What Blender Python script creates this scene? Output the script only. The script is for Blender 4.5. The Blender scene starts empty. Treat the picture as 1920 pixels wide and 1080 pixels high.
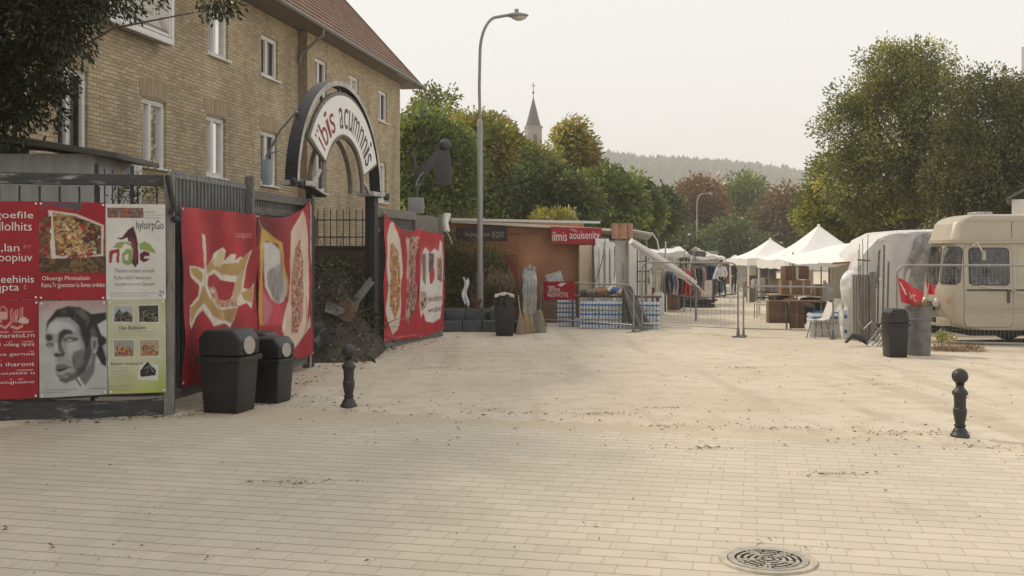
import bpy, bmesh, math, random
import numpy as np
from mathutils import Vector, Matrix, Euler
R = math.radians
random.seed(11)
rng = np.random.default_rng(11)
scene = bpy.context.scene
col = scene.collection
F, EYE, HZ = 2000.0, 2.1, 475.0          # lens in photo pixels, eye height, horizon row

def gp(px, py):                          # photo pixel of a point on the ground -> ground position
    d = F*EYE/(py-HZ)
    return Vector(((px-960)*d/F, d, 0.0))
def at(px, py, d):                       # photo pixel at a known distance
    return Vector(((px-960)*d/F, d, EYE+(HZ-py)*d/F))

class Frame:                             # vertical plane: local x along the line, z up, -y towards the viewer's side
    def __init__(s, p0, p1):
        s.p = Vector((p0[0], p0[1], 0)); d = Vector((p1[0]-p0[0], p1[1]-p0[1], 0)); s.L = d.length
        s.u = d.normalized(); s.n = Vector((-s.u.y, s.u.x, 0)); s.rz = math.atan2(s.u.y, s.u.x)
    def uv(s, px, py):
        k = (px-960)/F
        t = (k*s.p.y-s.p.x)/(s.u.x-k*s.u.y)
        return t, EYE+(HZ-py)*(s.p.y+t*s.u.y)/F

# ------------------------------------------------------------------ objects
def link(o, parent=None):
    col.objects.link(o)
    if parent: o.parent = parent
    return o
def tag(o, label=None, cat=None, group=None, kind=None):
    if label: o['label'] = label
    if cat: o['category'] = cat
    if group: o['group'] = group
    if kind: o['kind'] = kind
    return o
def thing(name, label, cat, loc=(0,0,0), rz=0, group=None):
    o = bpy.data.objects.new(name, None); o.empty_display_size = .2
    o.location = loc; o.rotation_euler = (0,0,rz)
    link(o); return tag(o, label, cat, group)
def copy_tree(o, parent=None, loc=None, rz=None, label=None, scale=None):
    c = o.copy(); link(c)
    c.parent = parent
    if loc is not None: c.location = loc
    if rz is not None: c.rotation_euler = (0,0,rz)
    if label: c['label'] = label
    if scale: c.scale = (scale,)*3
    for ch in list(o.children): copy_tree(ch, c)
    return c

class MB:
    def __init__(s): s.v = []; s.f = []; s.mi = []; s.cur = 0
    def add(s, vs, fs, M=None):
        o = len(s.v)
        for p in vs:
            p = Vector(p); s.v.append(M @ p if M is not None else p)
        for f in fs: s.f.append([i+o for i in f]); s.mi.append(s.cur)
        return s
    def box(s, c, size, M=None, top=1.0, rz=0):
        x, y, z = [k/2 for k in size]
        vs = []
        for dz, t in ((-z,1.0),(z,top)):
            for a, b in ((-1,-1),(1,-1),(1,1),(-1,1)): vs.append(Vector((a*x*t, b*y*t, dz)))
        T = Matrix.Translation(c) @ Matrix.Rotation(rz,4,'Z')
        vs = [T @ v for v in vs]
        return s.add(vs, [(3,2,1,0),(4,5,6,7),(0,1,5,4),(1,2,6,5),(2,3,7,6),(3,0,4,7)], M)
    def bar(s, a, b, w, h=None, M=None, up=(0,0,1)):
        a = Vector(a); b = Vector(b); h = h or w; d = (b-a).normalized(); up = Vector(up)
        if abs(d.dot(up)) > .98: up = Vector((0,1,0))
        sx = d.cross(up).normalized()*w/2; sy = sx.cross(d).normalized()*h/2
        vs = [a-sx-sy,a+sx-sy,a+sx+sy,a-sx+sy,b-sx-sy,b+sx-sy,b+sx+sy,b-sx+sy]
        return s.add(vs, [(3,2,1,0),(4,5,6,7),(0,1,5,4),(1,2,6,5),(2,3,7,6),(3,0,4,7)], M)
    def tube(s, pts, r, n=8, M=None, closed=False, cap=True):
        pts = [Vector(p) for p in pts]; k = len(pts)
        rs = r if isinstance(r,(list,tuple)) else [r]*k
        vs = []; fs = []; ref = None
        for i, p in enumerate(pts):
            if closed: d = pts[(i+1)%k]-pts[i-1]
            else: d = pts[min(i+1,k-1)]-pts[max(i-1,0)]
            d = d.normalized() if d.length > 1e-9 else Vector((0,0,1))
            if ref is None: ref = d.orthogonal().normalized()
            ref = (ref-d*ref.dot(d))
            ref = ref.normalized() if ref.length > 1e-6 else d.orthogonal().normalized()
            b = d.cross(ref)
            for j in range(n):
                a = 2*math.pi*j/n
                vs.append(p+(ref*math.cos(a)+b*math.sin(a))*rs[i])
        for i in range(k if closed else k-1):
            for j in range(n):
                i2 = (i+1)%k; j2 = (j+1)%n
                fs.append((i*n+j, i*n+j2, i2*n+j2, i2*n+j))
        if cap and not closed:
            fs.append(tuple(range(n-1,-1,-1))); fs.append(tuple(range((k-1)*n,k*n)))
        return s.add(vs, fs, M)
    def lathe(s, prof, n=24, c=(0,0,0), M=None):
        c = Vector(c); vs = []; fs = []; k = len(prof)
        for r, z in prof:
            for j in range(n):
                a = 2*math.pi*j/n; vs.append(c+Vector((r*math.cos(a), r*math.sin(a), z)))
        for i in range(k-1):
            for j in range(n):
                j2 = (j+1)%n; fs.append((i*n+j, i*n+j2, (i+1)*n+j2, (i+1)*n+j))
        fs.append(tuple(range(n-1,-1,-1))); fs.append(tuple(range((k-1)*n,k*n)))
        return s.add(vs, fs, M)
    def prism(s, poly, y0, y1, M=None):          # polygon in x,z extruded along y
        n = len(poly)
        vs = [Vector((x,y0,z)) for x,z in poly]+[Vector((x,y1,z)) for x,z in poly]
        fs = [tuple(range(n)), tuple(range(2*n-1,n-1,-1))]
        for i in range(n):
            j = (i+1)%n; fs.append((i, i+n, j+n, j))
        return s.add(vs, fs, M)
    def ball(s, c, r, nu=16, nv=10, M=None, sc=(1,1,1)):
        c = Vector(c); vs = []; fs = []
        for i in range(1,nv):
            t = math.pi*i/nv
            for j in range(nu):
                a = 2*math.pi*j/nu
                vs.append(c+Vector((r*sc[0]*math.sin(t)*math.cos(a), r*sc[1]*math.sin(t)*math.sin(a), r*sc[2]*math.cos(t))))
        for i in range(nv-2):
            for j in range(nu):
                j2 = (j+1)%nu; fs.append((i*nu+j, (i+1)*nu+j, (i+1)*nu+j2, i*nu+j2))
        t = len(vs); vs.append(c+Vector((0,0,r*sc[2]))); vs.append(c-Vector((0,0,r*sc[2])))
        for j in range(nu):
            j2 = (j+1)%nu; fs.append((t, j, j2)); fs.append((t+1, (nv-2)*nu+j2, (nv-2)*nu+j))
        return s.add(vs, fs, M)
    def grid(s, fn, nu, nv, M=None, thick=0):    # fn(u,v) -> point
        vs = [Vector(fn(i/nu, j/nv)) for j in range(nv+1) for i in range(nu+1)]
        fs = [(j*(nu+1)+i, j*(nu+1)+i+1, (j+1)*(nu+1)+i+1, (j+1)*(nu+1)+i) for j in range(nv) for i in range(nu)]
        return s.add(vs, fs, M)
    def build(s, name, mats, parent=None, bev=0, seg=2, smooth=35, loc=None, rz=None, solid=0, fix=True):
        me = bpy.data.meshes.new(name)
        me.from_pydata([tuple(v) for v in s.v], [], s.f)
        mats = mats if isinstance(mats,(list,tuple)) else [mats]
        for m in mats: me.materials.append(m)
        if len(mats) > 1: me.polygons.foreach_set('material_index', s.mi)
        bm = bmesh.new(); bm.from_mesh(me)
        if fix and not solid: bmesh.ops.recalc_face_normals(bm, faces=bm.faces)
        if bev:
            es = [e for e in bm.edges if len(e.link_faces) == 2 and e.calc_face_angle(0) > R(28)]
            bmesh.ops.bevel(bm, geom=es, offset=bev, segments=seg, affect='EDGES', clamp_overlap=True, profile=.6)
        if solid:
            bmesh.ops.solidify(bm, geom=bm.faces[:], thickness=solid)
            bmesh.ops.recalc_face_normals(bm, faces=bm.faces)
        bm.to_mesh(me); bm.free()
        if smooth:
            me.polygons.foreach_set('use_smooth', [True]*len(me.polygons))
            me.set_sharp_from_angle(angle=R(smooth))
        me.update()
        o = bpy.data.objects.new(name, me); link(o, parent)
        if loc is not None: o.location = loc
        if rz is not None: o.rotation_euler = (0,0,rz)
        return o

# ------------------------------------------------------------------ noise for prints
def _hash(ix, iy, seed):
    h = (ix.astype(np.int64)*374761393+iy.astype(np.int64)*668265263+seed*1442695041) & 0xffffffff
    h = ((h ^ (h >> 13))*1274126177) & 0xffffffff
    return ((h ^ (h >> 16)) & 0xffff)/65535.0
def vnoise(x, y, seed=0):
    ix = np.floor(x); iy = np.floor(y); fx = x-ix; fy = y-iy
    fx = fx*fx*(3-2*fx); fy = fy*fy*(3-2*fy)
    a = _hash(ix,iy,seed); b = _hash(ix+1,iy,seed); c = _hash(ix,iy+1,seed); d = _hash(ix+1,iy+1,seed)
    return (a*(1-fx)+b*fx)*(1-fy)+(c*(1-fx)+d*fx)*fy
def fbm(x, y, seed=0, o=4):
    t = 0; a = .5
    for i in range(o):
        t = t+a*vnoise(x*2**i, y*2**i, seed+i*7); a *= .5
    return t/(1-.5**o)

# ------------------------------------------------------------------ materials
def srgb(r, g, b):
    f = lambda c: (c/12.92 if c <= .04045 else ((c+.055)/1.055)**2.4)
    return (f(r/255), f(g/255), f(b/255))
def nt(name):
    m = bpy.data.materials.new(name); m.use_nodes = True
    t = m.node_tree; b = t.nodes['Principled BSDF']
    return m, t, b
def N(t, typ, **kw):
    n = t.nodes.new(typ)
    for k, v in kw.items():
        if k in n.inputs.keys() if hasattr(n.inputs,'keys') else False: n.inputs[k].default_value = v
        else: setattr(n, k, v)
    return n
def ramp(t, fac, stops):
    n = t.nodes.new('ShaderNodeValToRGB'); e = n.color_ramp.elements
    while len(e) < len(stops): e.new(.5)
    for k, (p, c) in zip(e, stops):
        k.position = p; k.color = (*c,1) if not isinstance(c,(int,float)) else (c,c,c,1)
    t.links.new(fac, n.inputs[0]); return n
def mixc(t, fac, a, b, mode='MIX'):
    n = t.nodes.new('ShaderNodeMix'); n.data_type = 'RGBA'; n.blend_type = mode
    for k, v in ((0,fac),(6,a),(7,b)):
        if isinstance(v,(int,float)): n.inputs[k].default_value = v
        elif isinstance(v,tuple): n.inputs[k].default_value = (*v[:3],1)
        else: t.links.new(v, n.inputs[k])
    return n.outputs[2]
def noise(t, vec, scale, detail=4, rough=.6):
    n = t.nodes.new('ShaderNodeTexNoise'); n.inputs['Scale'].default_value = scale
    n.inputs['Detail'].default_value = detail; n.inputs['Roughness'].default_value = rough
    if vec is not None: t.links.new(vec, n.inputs['Vector'])
    return n.outputs['Fac']
def bump(t, b, h, strength, dist=.02):
    n = t.nodes.new('ShaderNodeBump'); n.inputs['Strength'].default_value = strength; n.inputs['Distance'].default_value = dist
    t.links.new(h, n.inputs['Height']); t.links.new(n.outputs[0], b.inputs['Normal'])
def coords(t, scale=None):
    c = t.nodes.new('ShaderNodeTexCoord')
    if scale is None: return c.outputs['Object']
    m = t.nodes.new('ShaderNodeMapping'); m.inputs['Scale'].default_value = scale
    t.links.new(c.outputs['Object'], m.inputs['Vector']); return m.outputs[0]
def pm(name, c, rough=.7, var=.18, sc=4.0, metal=0, bmp=.0, bsc=30, wear=None, wear_c=None, wsc=6, stretch=None, spec=None, per_obj=0):
    """plain surface: colour with noise variation, optional wear patches of another colour and fine bump"""
    m, t, b = nt(name); v = coords(t, stretch)
    n1 = noise(t, v, sc, 5)
    lo = tuple(k*(1-var) for k in c); hi = tuple(min(1,k*(1+var)) for k in c)
    out = ramp(t, n1, [(.3,lo),(.7,hi)]).outputs[0]
    if wear:
        n2 = noise(t, v, wsc, 7, .7)
        f = ramp(t, n2, [(1-wear-.04,0),(1-wear+.06,1)]).outputs[0]
        out = mixc(t, f, out, wear_c)
    if per_obj:
        oi = t.nodes.new('ShaderNodeObjectInfo')
        f = ramp(t, oi.outputs['Random'], [(0,1-per_obj),(1,1+per_obj)]).outputs[0]
        out = mixc(t, 1.0, out, f, 'MULTIPLY')
    t.links.new(out, b.inputs['Base Color'])
    b.inputs['Roughness'].default_value = rough; b.inputs['Metallic'].default_value = metal
    if spec is not None: b.inputs['Specular IOR Level'].default_value = spec
    rr = ramp(t, n1, [(.2,max(0,rough-.12)),(.8,min(1,rough+.1))]).outputs[0]; t.links.new(rr, b.inputs['Roughness'])
    if bmp: bump(t, b, noise(t, v, bsc, 5), bmp)
    return m

M = {}
def mats():
    M['steel'] = pm('galvanised_steel', (.30,.30,.29), .45, .2, 9, .7)
    M['black_steel'] = pm('black_painted_steel', (.018,.018,.02), .5, .3, 8, 0, wear=.33, wear_c=(.12,.11,.10), wsc=5)
    M['black_plastic'] = pm('black_plastic', (.011,.011,.012), .45, .3, 5, 0, .15, 60, wear=.32, wear_c=(.032,.030,.027), wsc=4)
    M['cast_iron'] = pm('cast_iron', (.026,.025,.025), .45, .3, 10, 0, .25, 40, wear=.3, wear_c=(.075,.07,.06), wsc=7)
    M['grey_wood'] = pm('grey_weathered_wood', (.13,.125,.115), .85, .4, 3, 0, .5, 8, wear=.36, wear_c=(.30,.29,.26), wsc=3, stretch=(1,6,6))
    M['dark_wood'] = pm('dark_painted_wood', (.05,.052,.052), .8, .4, 3, 0, .5, 9, wear=.40, wear_c=(.33,.32,.28), wsc=2.6, stretch=(1,5,5))
    M['slat_zinc'] = pm('zinc_slats', (.17,.175,.17), .55, .35, 2.5, .35, .2, 20, stretch=(6,6,1))
    M['old_board'] = pm('old_grey_boards', (.17,.16,.14), .85, .4, 3, 0, .4, 9, stretch=(8,8,1))
    M['concrete'] = pm('stained_concrete', (.56,.555,.53), .9, .25, 1.6, 0, .35, 18, wear=.28, wear_c=(.33,.325,.30), wsc=1.8, stretch=(2,2,.7))
    M['slab'] = pm('dark_roof_slab', (.12,.115,.105), .9, .3, 3, 0, .3, 14)
    M['white_paint'] = pm('white_painted_frame', (.72,.71,.67), .5, .08, 6)
    M['sign_white'] = pm('sign_white', (.74,.73,.70), .45, .05, 3, wear=.24, wear_c=(.5,.49,.45), wsc=3)
    M['arch_grey'] = pm('worn_grey_metal', (.42,.41,.38), .5, .3, 5, .3, wear=.38, wear_c=(.13,.12,.11), wsc=4)
    M['dull_metal'] = pm('dull_brown_metal', (.17,.155,.135), .5, .3, 5, .5, wear=.3, wear_c=(.07,.06,.05), wsc=5)
    M['rust'] = pm('rusty_iron', (.075,.052,.04), .8, .4, 8)
    M['brown_wall'] = pm('brown_boarding', (.10,.062,.04), .9, .35, 1.5, 0, .3, 12, stretch=(1,1,3))
    M['letter_dark'] = pm('dark_lettering', (.035,.032,.034), .5, .1)
    M['letter_white'] = pm('white_lettering', (.74,.70,.66), .5, .06)
    M['letter_red'] = pm('dark_red_lettering', (.22,.02,.025), .5, .1)
    M['letter_grey'] = pm('grey_lettering', (.22,.21,.2), .5, .1)
    M['letter_pink'] = pm('pale_pink_lettering', (.55,.22,.2), .5, .1)
    M['tent_white'] = pm('white_tent_fabric', (.80,.785,.74), .75, .05, 2, 0, .12, 5)
    M['canvas_cream'] = pm('cream_canvas', (.62,.58,.50), .8, .12, 2, 0, .2, 6)
    M['canvas_grey'] = pm('grey_canvas', (.30,.28,.25), .8, .2, 2, 0, .2, 6)
    M['tarp_white'] = pm('white_tarpaulin', (.62,.605,.575), .45, .08, 2, 0, .35, 3.2)
    M['plastic_film'] = pm('crumpled_grey_plastic', (.30,.29,.28), .3, .35, 5, 0, .8, 7)
    M['tarp_orange'] = pm('orange_brown_tarp', (.36,.165,.08), .6, .25, 1.3, 0, .35, 3)
    M['cardboard'] = pm('cardboard', (.26,.155,.085), .85, .15, 4, per_obj=.3)
    M['wood_brown'] = pm('brown_wood', (.15,.085,.05), .75, .35, 3, 0, .3, 10, stretch=(1,1,6), per_obj=.25)
    M['wood_pale'] = pm('pale_wood', (.42,.30,.18), .75, .25, 4, 0, .2, 12, stretch=(6,6,1))
    M['appliance'] = pm('white_enamel', (.66,.64,.59), .35, .06, 3)
    M['cream_panel'] = pm('cream_panel', (.55,.45,.31), .6, .1, 3)
    M['film_grey'] = pm('greyed_plastic_film', (.36,.36,.36), .25, .35, 4, 0, .8, 8)
    M['film_white'] = pm('white_plastic_film', (.70,.69,.67), .25, .15, 5, 0, .7, 8)
    M['bag_black'] = pm('black_bin_bag', (.012,.012,.013), .22, .3, 8, 0, .9, 14)
    M['blue'] = pm('blue_cloth', (.045,.11,.25), .8, .2, per_obj=.1)
    M['red_cloth'] = pm('red_cloth', (.55,.035,.045), .6, .12, 3, 0, .25, 6)
    M['stone_dark'] = pm('dark_kerb_stone', (.075,.078,.08), .8, .3, 5, 0, .4, 20)
    M['soil'] = pm('dark_soil', (.05,.04,.03), .95, .4, 8, 0, .6, 20)
    M['van_paint'] = pm('beige_van_paint', (.42,.37,.285), .36, .05, 1.4, wear=.2, wear_c=(.34,.29,.215), wsc=2.2)
    M['van_grey'] = pm('van_dark_trim', (.035,.035,.035), .5, .2)
    M['rubber'] = pm('rubber', (.02,.02,.02), .8, .25)
    M['barrel'] = pm('weathered_grey_barrel', (.15,.145,.135), .75, .4, 5, 0, .35, 16, wear=.36, wear_c=(.06,.06,.055), wsc=5)
    M['bark'] = pm('bark', (.085,.066,.05), .9, .35, 6, 0, .8, 12, stretch=(1,1,.3))
    M['bark_grey'] = pm('grey_bark', (.14,.125,.105), .9, .35, 6, 0, .6, 12, stretch=(1,1,.3))
    M['lamp_grey'] = pm('grey_lamp_post', (.27,.265,.25), .5, .12, 3, .3)
    M['lamp_lens'] = pm('cream_lamp_lens', (.52,.48,.40), .3, .05)
    M['spire'] = pm('slate_spire', (.045,.046,.05), .8, .2, 1.0)
    M['church_stone'] = pm('church_stone', (.20,.18,.155), .9, .15, .6)
    M['sky_blue'] = pm('pale_blue_paint', (.30,.37,.42), .5, .12)
    M['film_blue'] = pm('pale_blue_film', (.36,.52,.62), .3, .2, 6, 0, .4, 10)
    M['label_blue'] = pm('blue_bottle_label', (.05,.18,.42), .45, .25, 12)
    M['brush'] = pm('straw_bristles', (.30,.22,.13), .9, .3, 8, stretch=(8,8,1))
    M['sack'] = pm('jute_sack', (.20,.165,.12), .9, .25, 6, 0, .4, 14)
    M['tyre_far'] = M['rubber']
    M['house_white'] = pm('white_render', (.66,.64,.60), .85, .06, 2)
    M['chimney_red'] = pm('red_brick_chimney', (.25,.10,.06), .85, .25, 5)
    M['grey_panel'] = pm('dull_grey_panel', (.055,.057,.058), .6, .2, 3)
    M['flue'] = pm('straw_twig', (.22,.155,.09), .9, .3)
    M['skin'] = pm('skin', (.45,.27,.19), .6, .08)
    M['hair'] = pm('dark_hair', (.03,.022,.018), .7, .2)
    M['shirt_pale'] = pm('pale_shirt', (.52,.56,.60), .8, .1)
    M['shirt_pink'] = pm('faded_pink_shirt', (.50,.36,.36), .8, .1)
    M['trousers'] = pm('dark_trousers', (.04,.043,.055), .8, .2)
    M['shirt_dark'] = pm('dark_jacket', (.03,.03,.035), .8, .2)
    # bottle plastic: clear PET packs
    m, t, b = nt('clear_bottle_plastic'); v = coords(t)
    b.inputs['Base Color'].default_value = (.80,.86,.90,1); b.inputs['Roughness'].default_value = .12
    b.inputs['Transmission Weight'].default_value = .35; M['pet'] = m
    # printed sheet: colour stored on the sheet
    for nm, ro, bs in (('poster_paper',.6,.08),('banner_vinyl',.5,.3)):
        m, t, b = nt(nm); a = t.nodes.new('ShaderNodeAttribute'); a.attribute_name = 'print'
        v = coords(t); n1 = noise(t, v, 2.5, 4); n2 = noise(t, v, 9, 5)
        dirt = ramp(t, n1, [(.35,.86),(.65,1.0)]).outputs[0]
        t.links.new(mixc(t, 1.0, a.outputs['Color'], dirt, 'MULTIPLY'), b.inputs['Base Color'])
        b.inputs['Roughness'].default_value = ro; b.inputs['Specular IOR Level'].default_value = .28; bump(t, b, n2, bs, .03); M[nm] = m
    # window glass: real pane, see-through with fresnel reflection
    m = bpy.data.materials.new('window_glass'); m.use_nodes = True; t = m.node_tree; t.nodes.clear()
    o = t.nodes.new('ShaderNodeOutputMaterial'); mx = t.nodes.new('ShaderNodeMixShader')
    tr = t.nodes.new('ShaderNodeBsdfTransparent'); gl = t.nodes.new('ShaderNodeBsdfGlossy')
    gl.inputs['Roughness'].default_value = .02; tr.inputs[0].default_value = (.82,.84,.83,1)
    fr = t.nodes.new('ShaderNodeFresnel'); fr.inputs[0].default_value = 1.7
    t.links.new(fr.outputs[0], mx.inputs[0]); t.links.new(tr.outputs[0], mx.inputs[1]); t.links.new(gl.outputs[0], mx.inputs[2])
    t.links.new(mx.outputs[0], o.inputs[0]); M['glass'] = m
    # van glass with grey sheeting pressed behind it
    m, t, b = nt('van_glass'); v = coords(t, (1,1,.6)); n = noise(t, v, 3.2, 6, .7)
    t.links.new(ramp(t, n, [(.38,(.02,.021,.022)),(.5,(.10,.10,.10)),(.56,(.03,.03,.03)),(.66,(.24,.235,.22))]).outputs[0], b.inputs['Base Color'])
    b.inputs['Roughness'].default_value = .06; bump(t, b, n, .12, .05); M['van_glass'] = m
    M['interior'] = pm('dim_interior', (.22,.21,.19), .9, .1)
    M['curtain'] = pm('net_curtain', (.50,.49,.46), .9, .1, 3, 0, .5, 8, stretch=(8,8,.3))
    # brick wall
    m, t, b = nt('buff_brick')
    c = t.nodes.new('ShaderNodeTexCoord'); sp = t.nodes.new('ShaderNodeSeparateXYZ'); cb = t.nodes.new('ShaderNodeCombineXYZ')
    t.links.new(c.outputs['Object'], sp.inputs[0])
    ad = t.nodes.new('ShaderNodeMath'); ad.operation = 'ADD'; t.links.new(sp.outputs[0], ad.inputs[0]); t.links.new(sp.outputs[1], ad.inputs[1])
    t.links.new(ad.outputs[0], cb.inputs[0]); t.links.new(sp.outputs[2], cb.inputs[1])
    nz = t.nodes.new('ShaderNodeTexNoise'); nz.inputs['Scale'].default_value = 3.0; nz.inputs['Detail'].default_value = 3
    t.links.new(c.outputs['Object'], nz.inputs['Vector'])
    vm = t.nodes.new('ShaderNodeVectorMath'); vm.operation = 'SCALE'; vm.inputs['Scale'].default_value = .05
    t.links.new(nz.outputs['Color'], vm.inputs[0])
    va = t.nodes.new('ShaderNodeVectorMath'); va.operation = 'ADD'; t.links.new(cb.outputs[0], va.inputs[0]); t.links.new(vm.outputs[0], va.inputs[1])
    br = t.nodes.new('ShaderNodeTexBrick'); t.links.new(va.outputs[0], br.inputs['Vector'])
    br.inputs['Scale'].default_value = 1.0; br.inputs['Brick Width'].default_value = .24; br.inputs['Row Height'].default_value = .078
    br.inputs['Mortar Size'].default_value = .009; br.inputs['Mortar Smooth'].default_value = .4; br.inputs['Bias'].default_value = -.1
    br.inputs['Color1'].default_value = (.53,.435,.29,1); br.inputs['Color2'].default_value = (.37,.295,.19,1); br.inputs['Mortar'].default_value = (.26,.22,.16,1)
    n3 = noise(t, c.outputs['Object'], .45, 5); n4 = noise(t, c.outputs['Object'], 14, 4)
    o1 = mixc(t, 1.0, br.outputs['Color'], ramp(t, n3, [(.3,(.80,.79,.77)),(.7,(1.12,1.1,1.06))]).outputs[0], 'MULTIPLY')
    ms = t.nodes.new('ShaderNodeMapping'); ms.inputs['Scale'].default_value = (1.3,1.3,.22); t.links.new(c.outputs['Object'], ms.inputs[0]); n9 = noise(t, ms.outputs[0], 1.0, 6, .65)
    o1 = mixc(t, 1.0, o1, ramp(t, n9, [(.30,(.70,.69,.67)),(.52,(1,1,1)),(.75,(1.10,1.08,1.03))]).outputs[0], 'MULTIPLY')
    fl = ramp(t, n4, [(.56,0),(.68,.55)]).outputs[0]
    o1 = mixc(t, fl, o1, (.56,.48,.34))
    t.links.new(o1, b.inputs['Base Color']); b.inputs['Roughness'].default_value = .9
    hh = mixc(t, .35, br.outputs['Fac'], n4); inv = t.nodes.new('ShaderNodeInvert'); t.links.new(hh, inv.inputs['Color'])
    bump(t, b, inv.outputs[0], .75, .03); M['brick'] = m
    M['brick_soldier'] = pm('buff_brick_lintel', (.36,.285,.18), .9, .45, 3, 0, .3, 20, stretch=(16,16,.3))
    M['brick_shade'] = pm('shaded_brick_return', (.25,.195,.125), .9, .25, 6, 0, .3, 20)  # shade of the wing's return face put into a darker brick colour
    # roof tiles
    m, t, b = nt('clay_roof_tile'); v = coords(t)
    br = t.nodes.new('ShaderNodeTexBrick'); mp = t.nodes.new('ShaderNodeMapping')
    mp.inputs['Scale'].default_value = (1,1.49,1); t.links.new(v, mp.inputs[0]); t.links.new(mp.outputs[0], br.inputs[0])
    br.inputs['Scale'].default_value = 1; br.inputs['Brick Width'].default_value = .24; br.inputs['Row Height'].default_value = .30
    br.inputs['Mortar Size'].default_value = .012; br.inputs['Color1'].default_value = (.36,.225,.16,1); br.inputs['Color2'].default_value = (.25,.16,.115,1); br.inputs['Mortar'].default_value = (.06,.04,.03,1)
    n3 = noise(t, v, .8, 5)
    o1 = mixc(t, ramp(t, n3, [(.45,0),(.75,.5)]).outputs[0], br.outputs['Color'], (.20,.165,.12))
    t.links.new(o1, b.inputs['Base Color']); b.inputs['Roughness'].default_value = .85
    inv = t.nodes.new('ShaderNodeInvert'); t.links.new(br.outputs['Fac'], inv.inputs['Color']); bump(t, b, inv.outputs[0], .6, .04); M['tile'] = m
    # leaves: colour stored per leaf
    m = bpy.data.materials.new('leaf'); m.use_nodes = True; t = m.node_tree; b = t.nodes['Principled BSDF']
    a = t.nodes.new('ShaderNodeAttribute'); a.attribute_name = 'leafcol'
    t.links.new(a.outputs['Color'], b.inputs['Base Color']); b.inputs['Roughness'].default_value = .36
    b.inputs['Specular IOR Level'].default_value = .6
    tl = t.nodes.new('ShaderNodeBsdfTranslucent'); t.links.new(mixc(t, 1.0, a.outputs['Color'], (1.35,1.3,.7), 'MULTIPLY'), tl.inputs[0])
    mx = t.nodes.new('ShaderNodeMixShader'); mx.inputs[0].default_value = .42
    o = t.nodes['Material Output']; t.links.new(b.outputs[0], mx.inputs[1]); t.links.new(tl.outputs[0], mx.inputs[2]); t.links.new(mx.outputs[0], o.inputs[0])
    M['leaf'] = m
    # loose litter
    m, t, b = nt('litter_bits'); a = t.nodes.new('ShaderNodeAttribute'); a.attribute_name = 'leafcol'
    t.links.new(a.outputs['Color'], b.inputs['Base Color']); b.inputs['Roughness'].default_value = .9; M['bits'] = m
mats()

# ------------------------------------------------------------------ text
_txt = {}
def text_geo(s):
    if s in _txt: return _txt[s]
    cu = bpy.data.curves.new('t', 'FONT'); cu.body = s; cu.resolution_u = 3
    o = bpy.data.objects.new('t', cu); col.objects.link(o)
    dg = bpy.context.evaluated_depsgraph_get(); dg.update()
    me = bpy.data.meshes.new_from_object(o.evaluated_get(dg))
    n = len(me.vertices); co = np.empty(n*3); me.vertices.foreach_get('co', co); co = co.reshape(-1,3)
    fs = [tuple(p.vertices) for p in me.polygons]
    bpy.data.objects.remove(o); bpy.data.curves.remove(cu); bpy.data.meshes.remove(me)
    lo = co.min(0); hi = co.max(0)
    co = (co-lo)/np.maximum(hi-lo,1e-6)
    _txt[s] = (co, fs); return _txt[s]
def text_box(mb, s, x0, x1, z0, z1, y=-.004, fn=None, slant=0):
    """fit a line of text into a box of the x-z plane; fn(x,z) gives the sheet's own depth there"""
    co, fs = text_geo(s)
    vs = []
    for p in co:
        x = x0+(x1-x0)*p[0]+slant*(p[1]-.5)*(z1-z0); z = z0+(z1-z0)*p[1]
        vs.append((x, y+(fn(x,z) if fn else 0), z))
    mb.add(vs, fs)
    return mb

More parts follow.
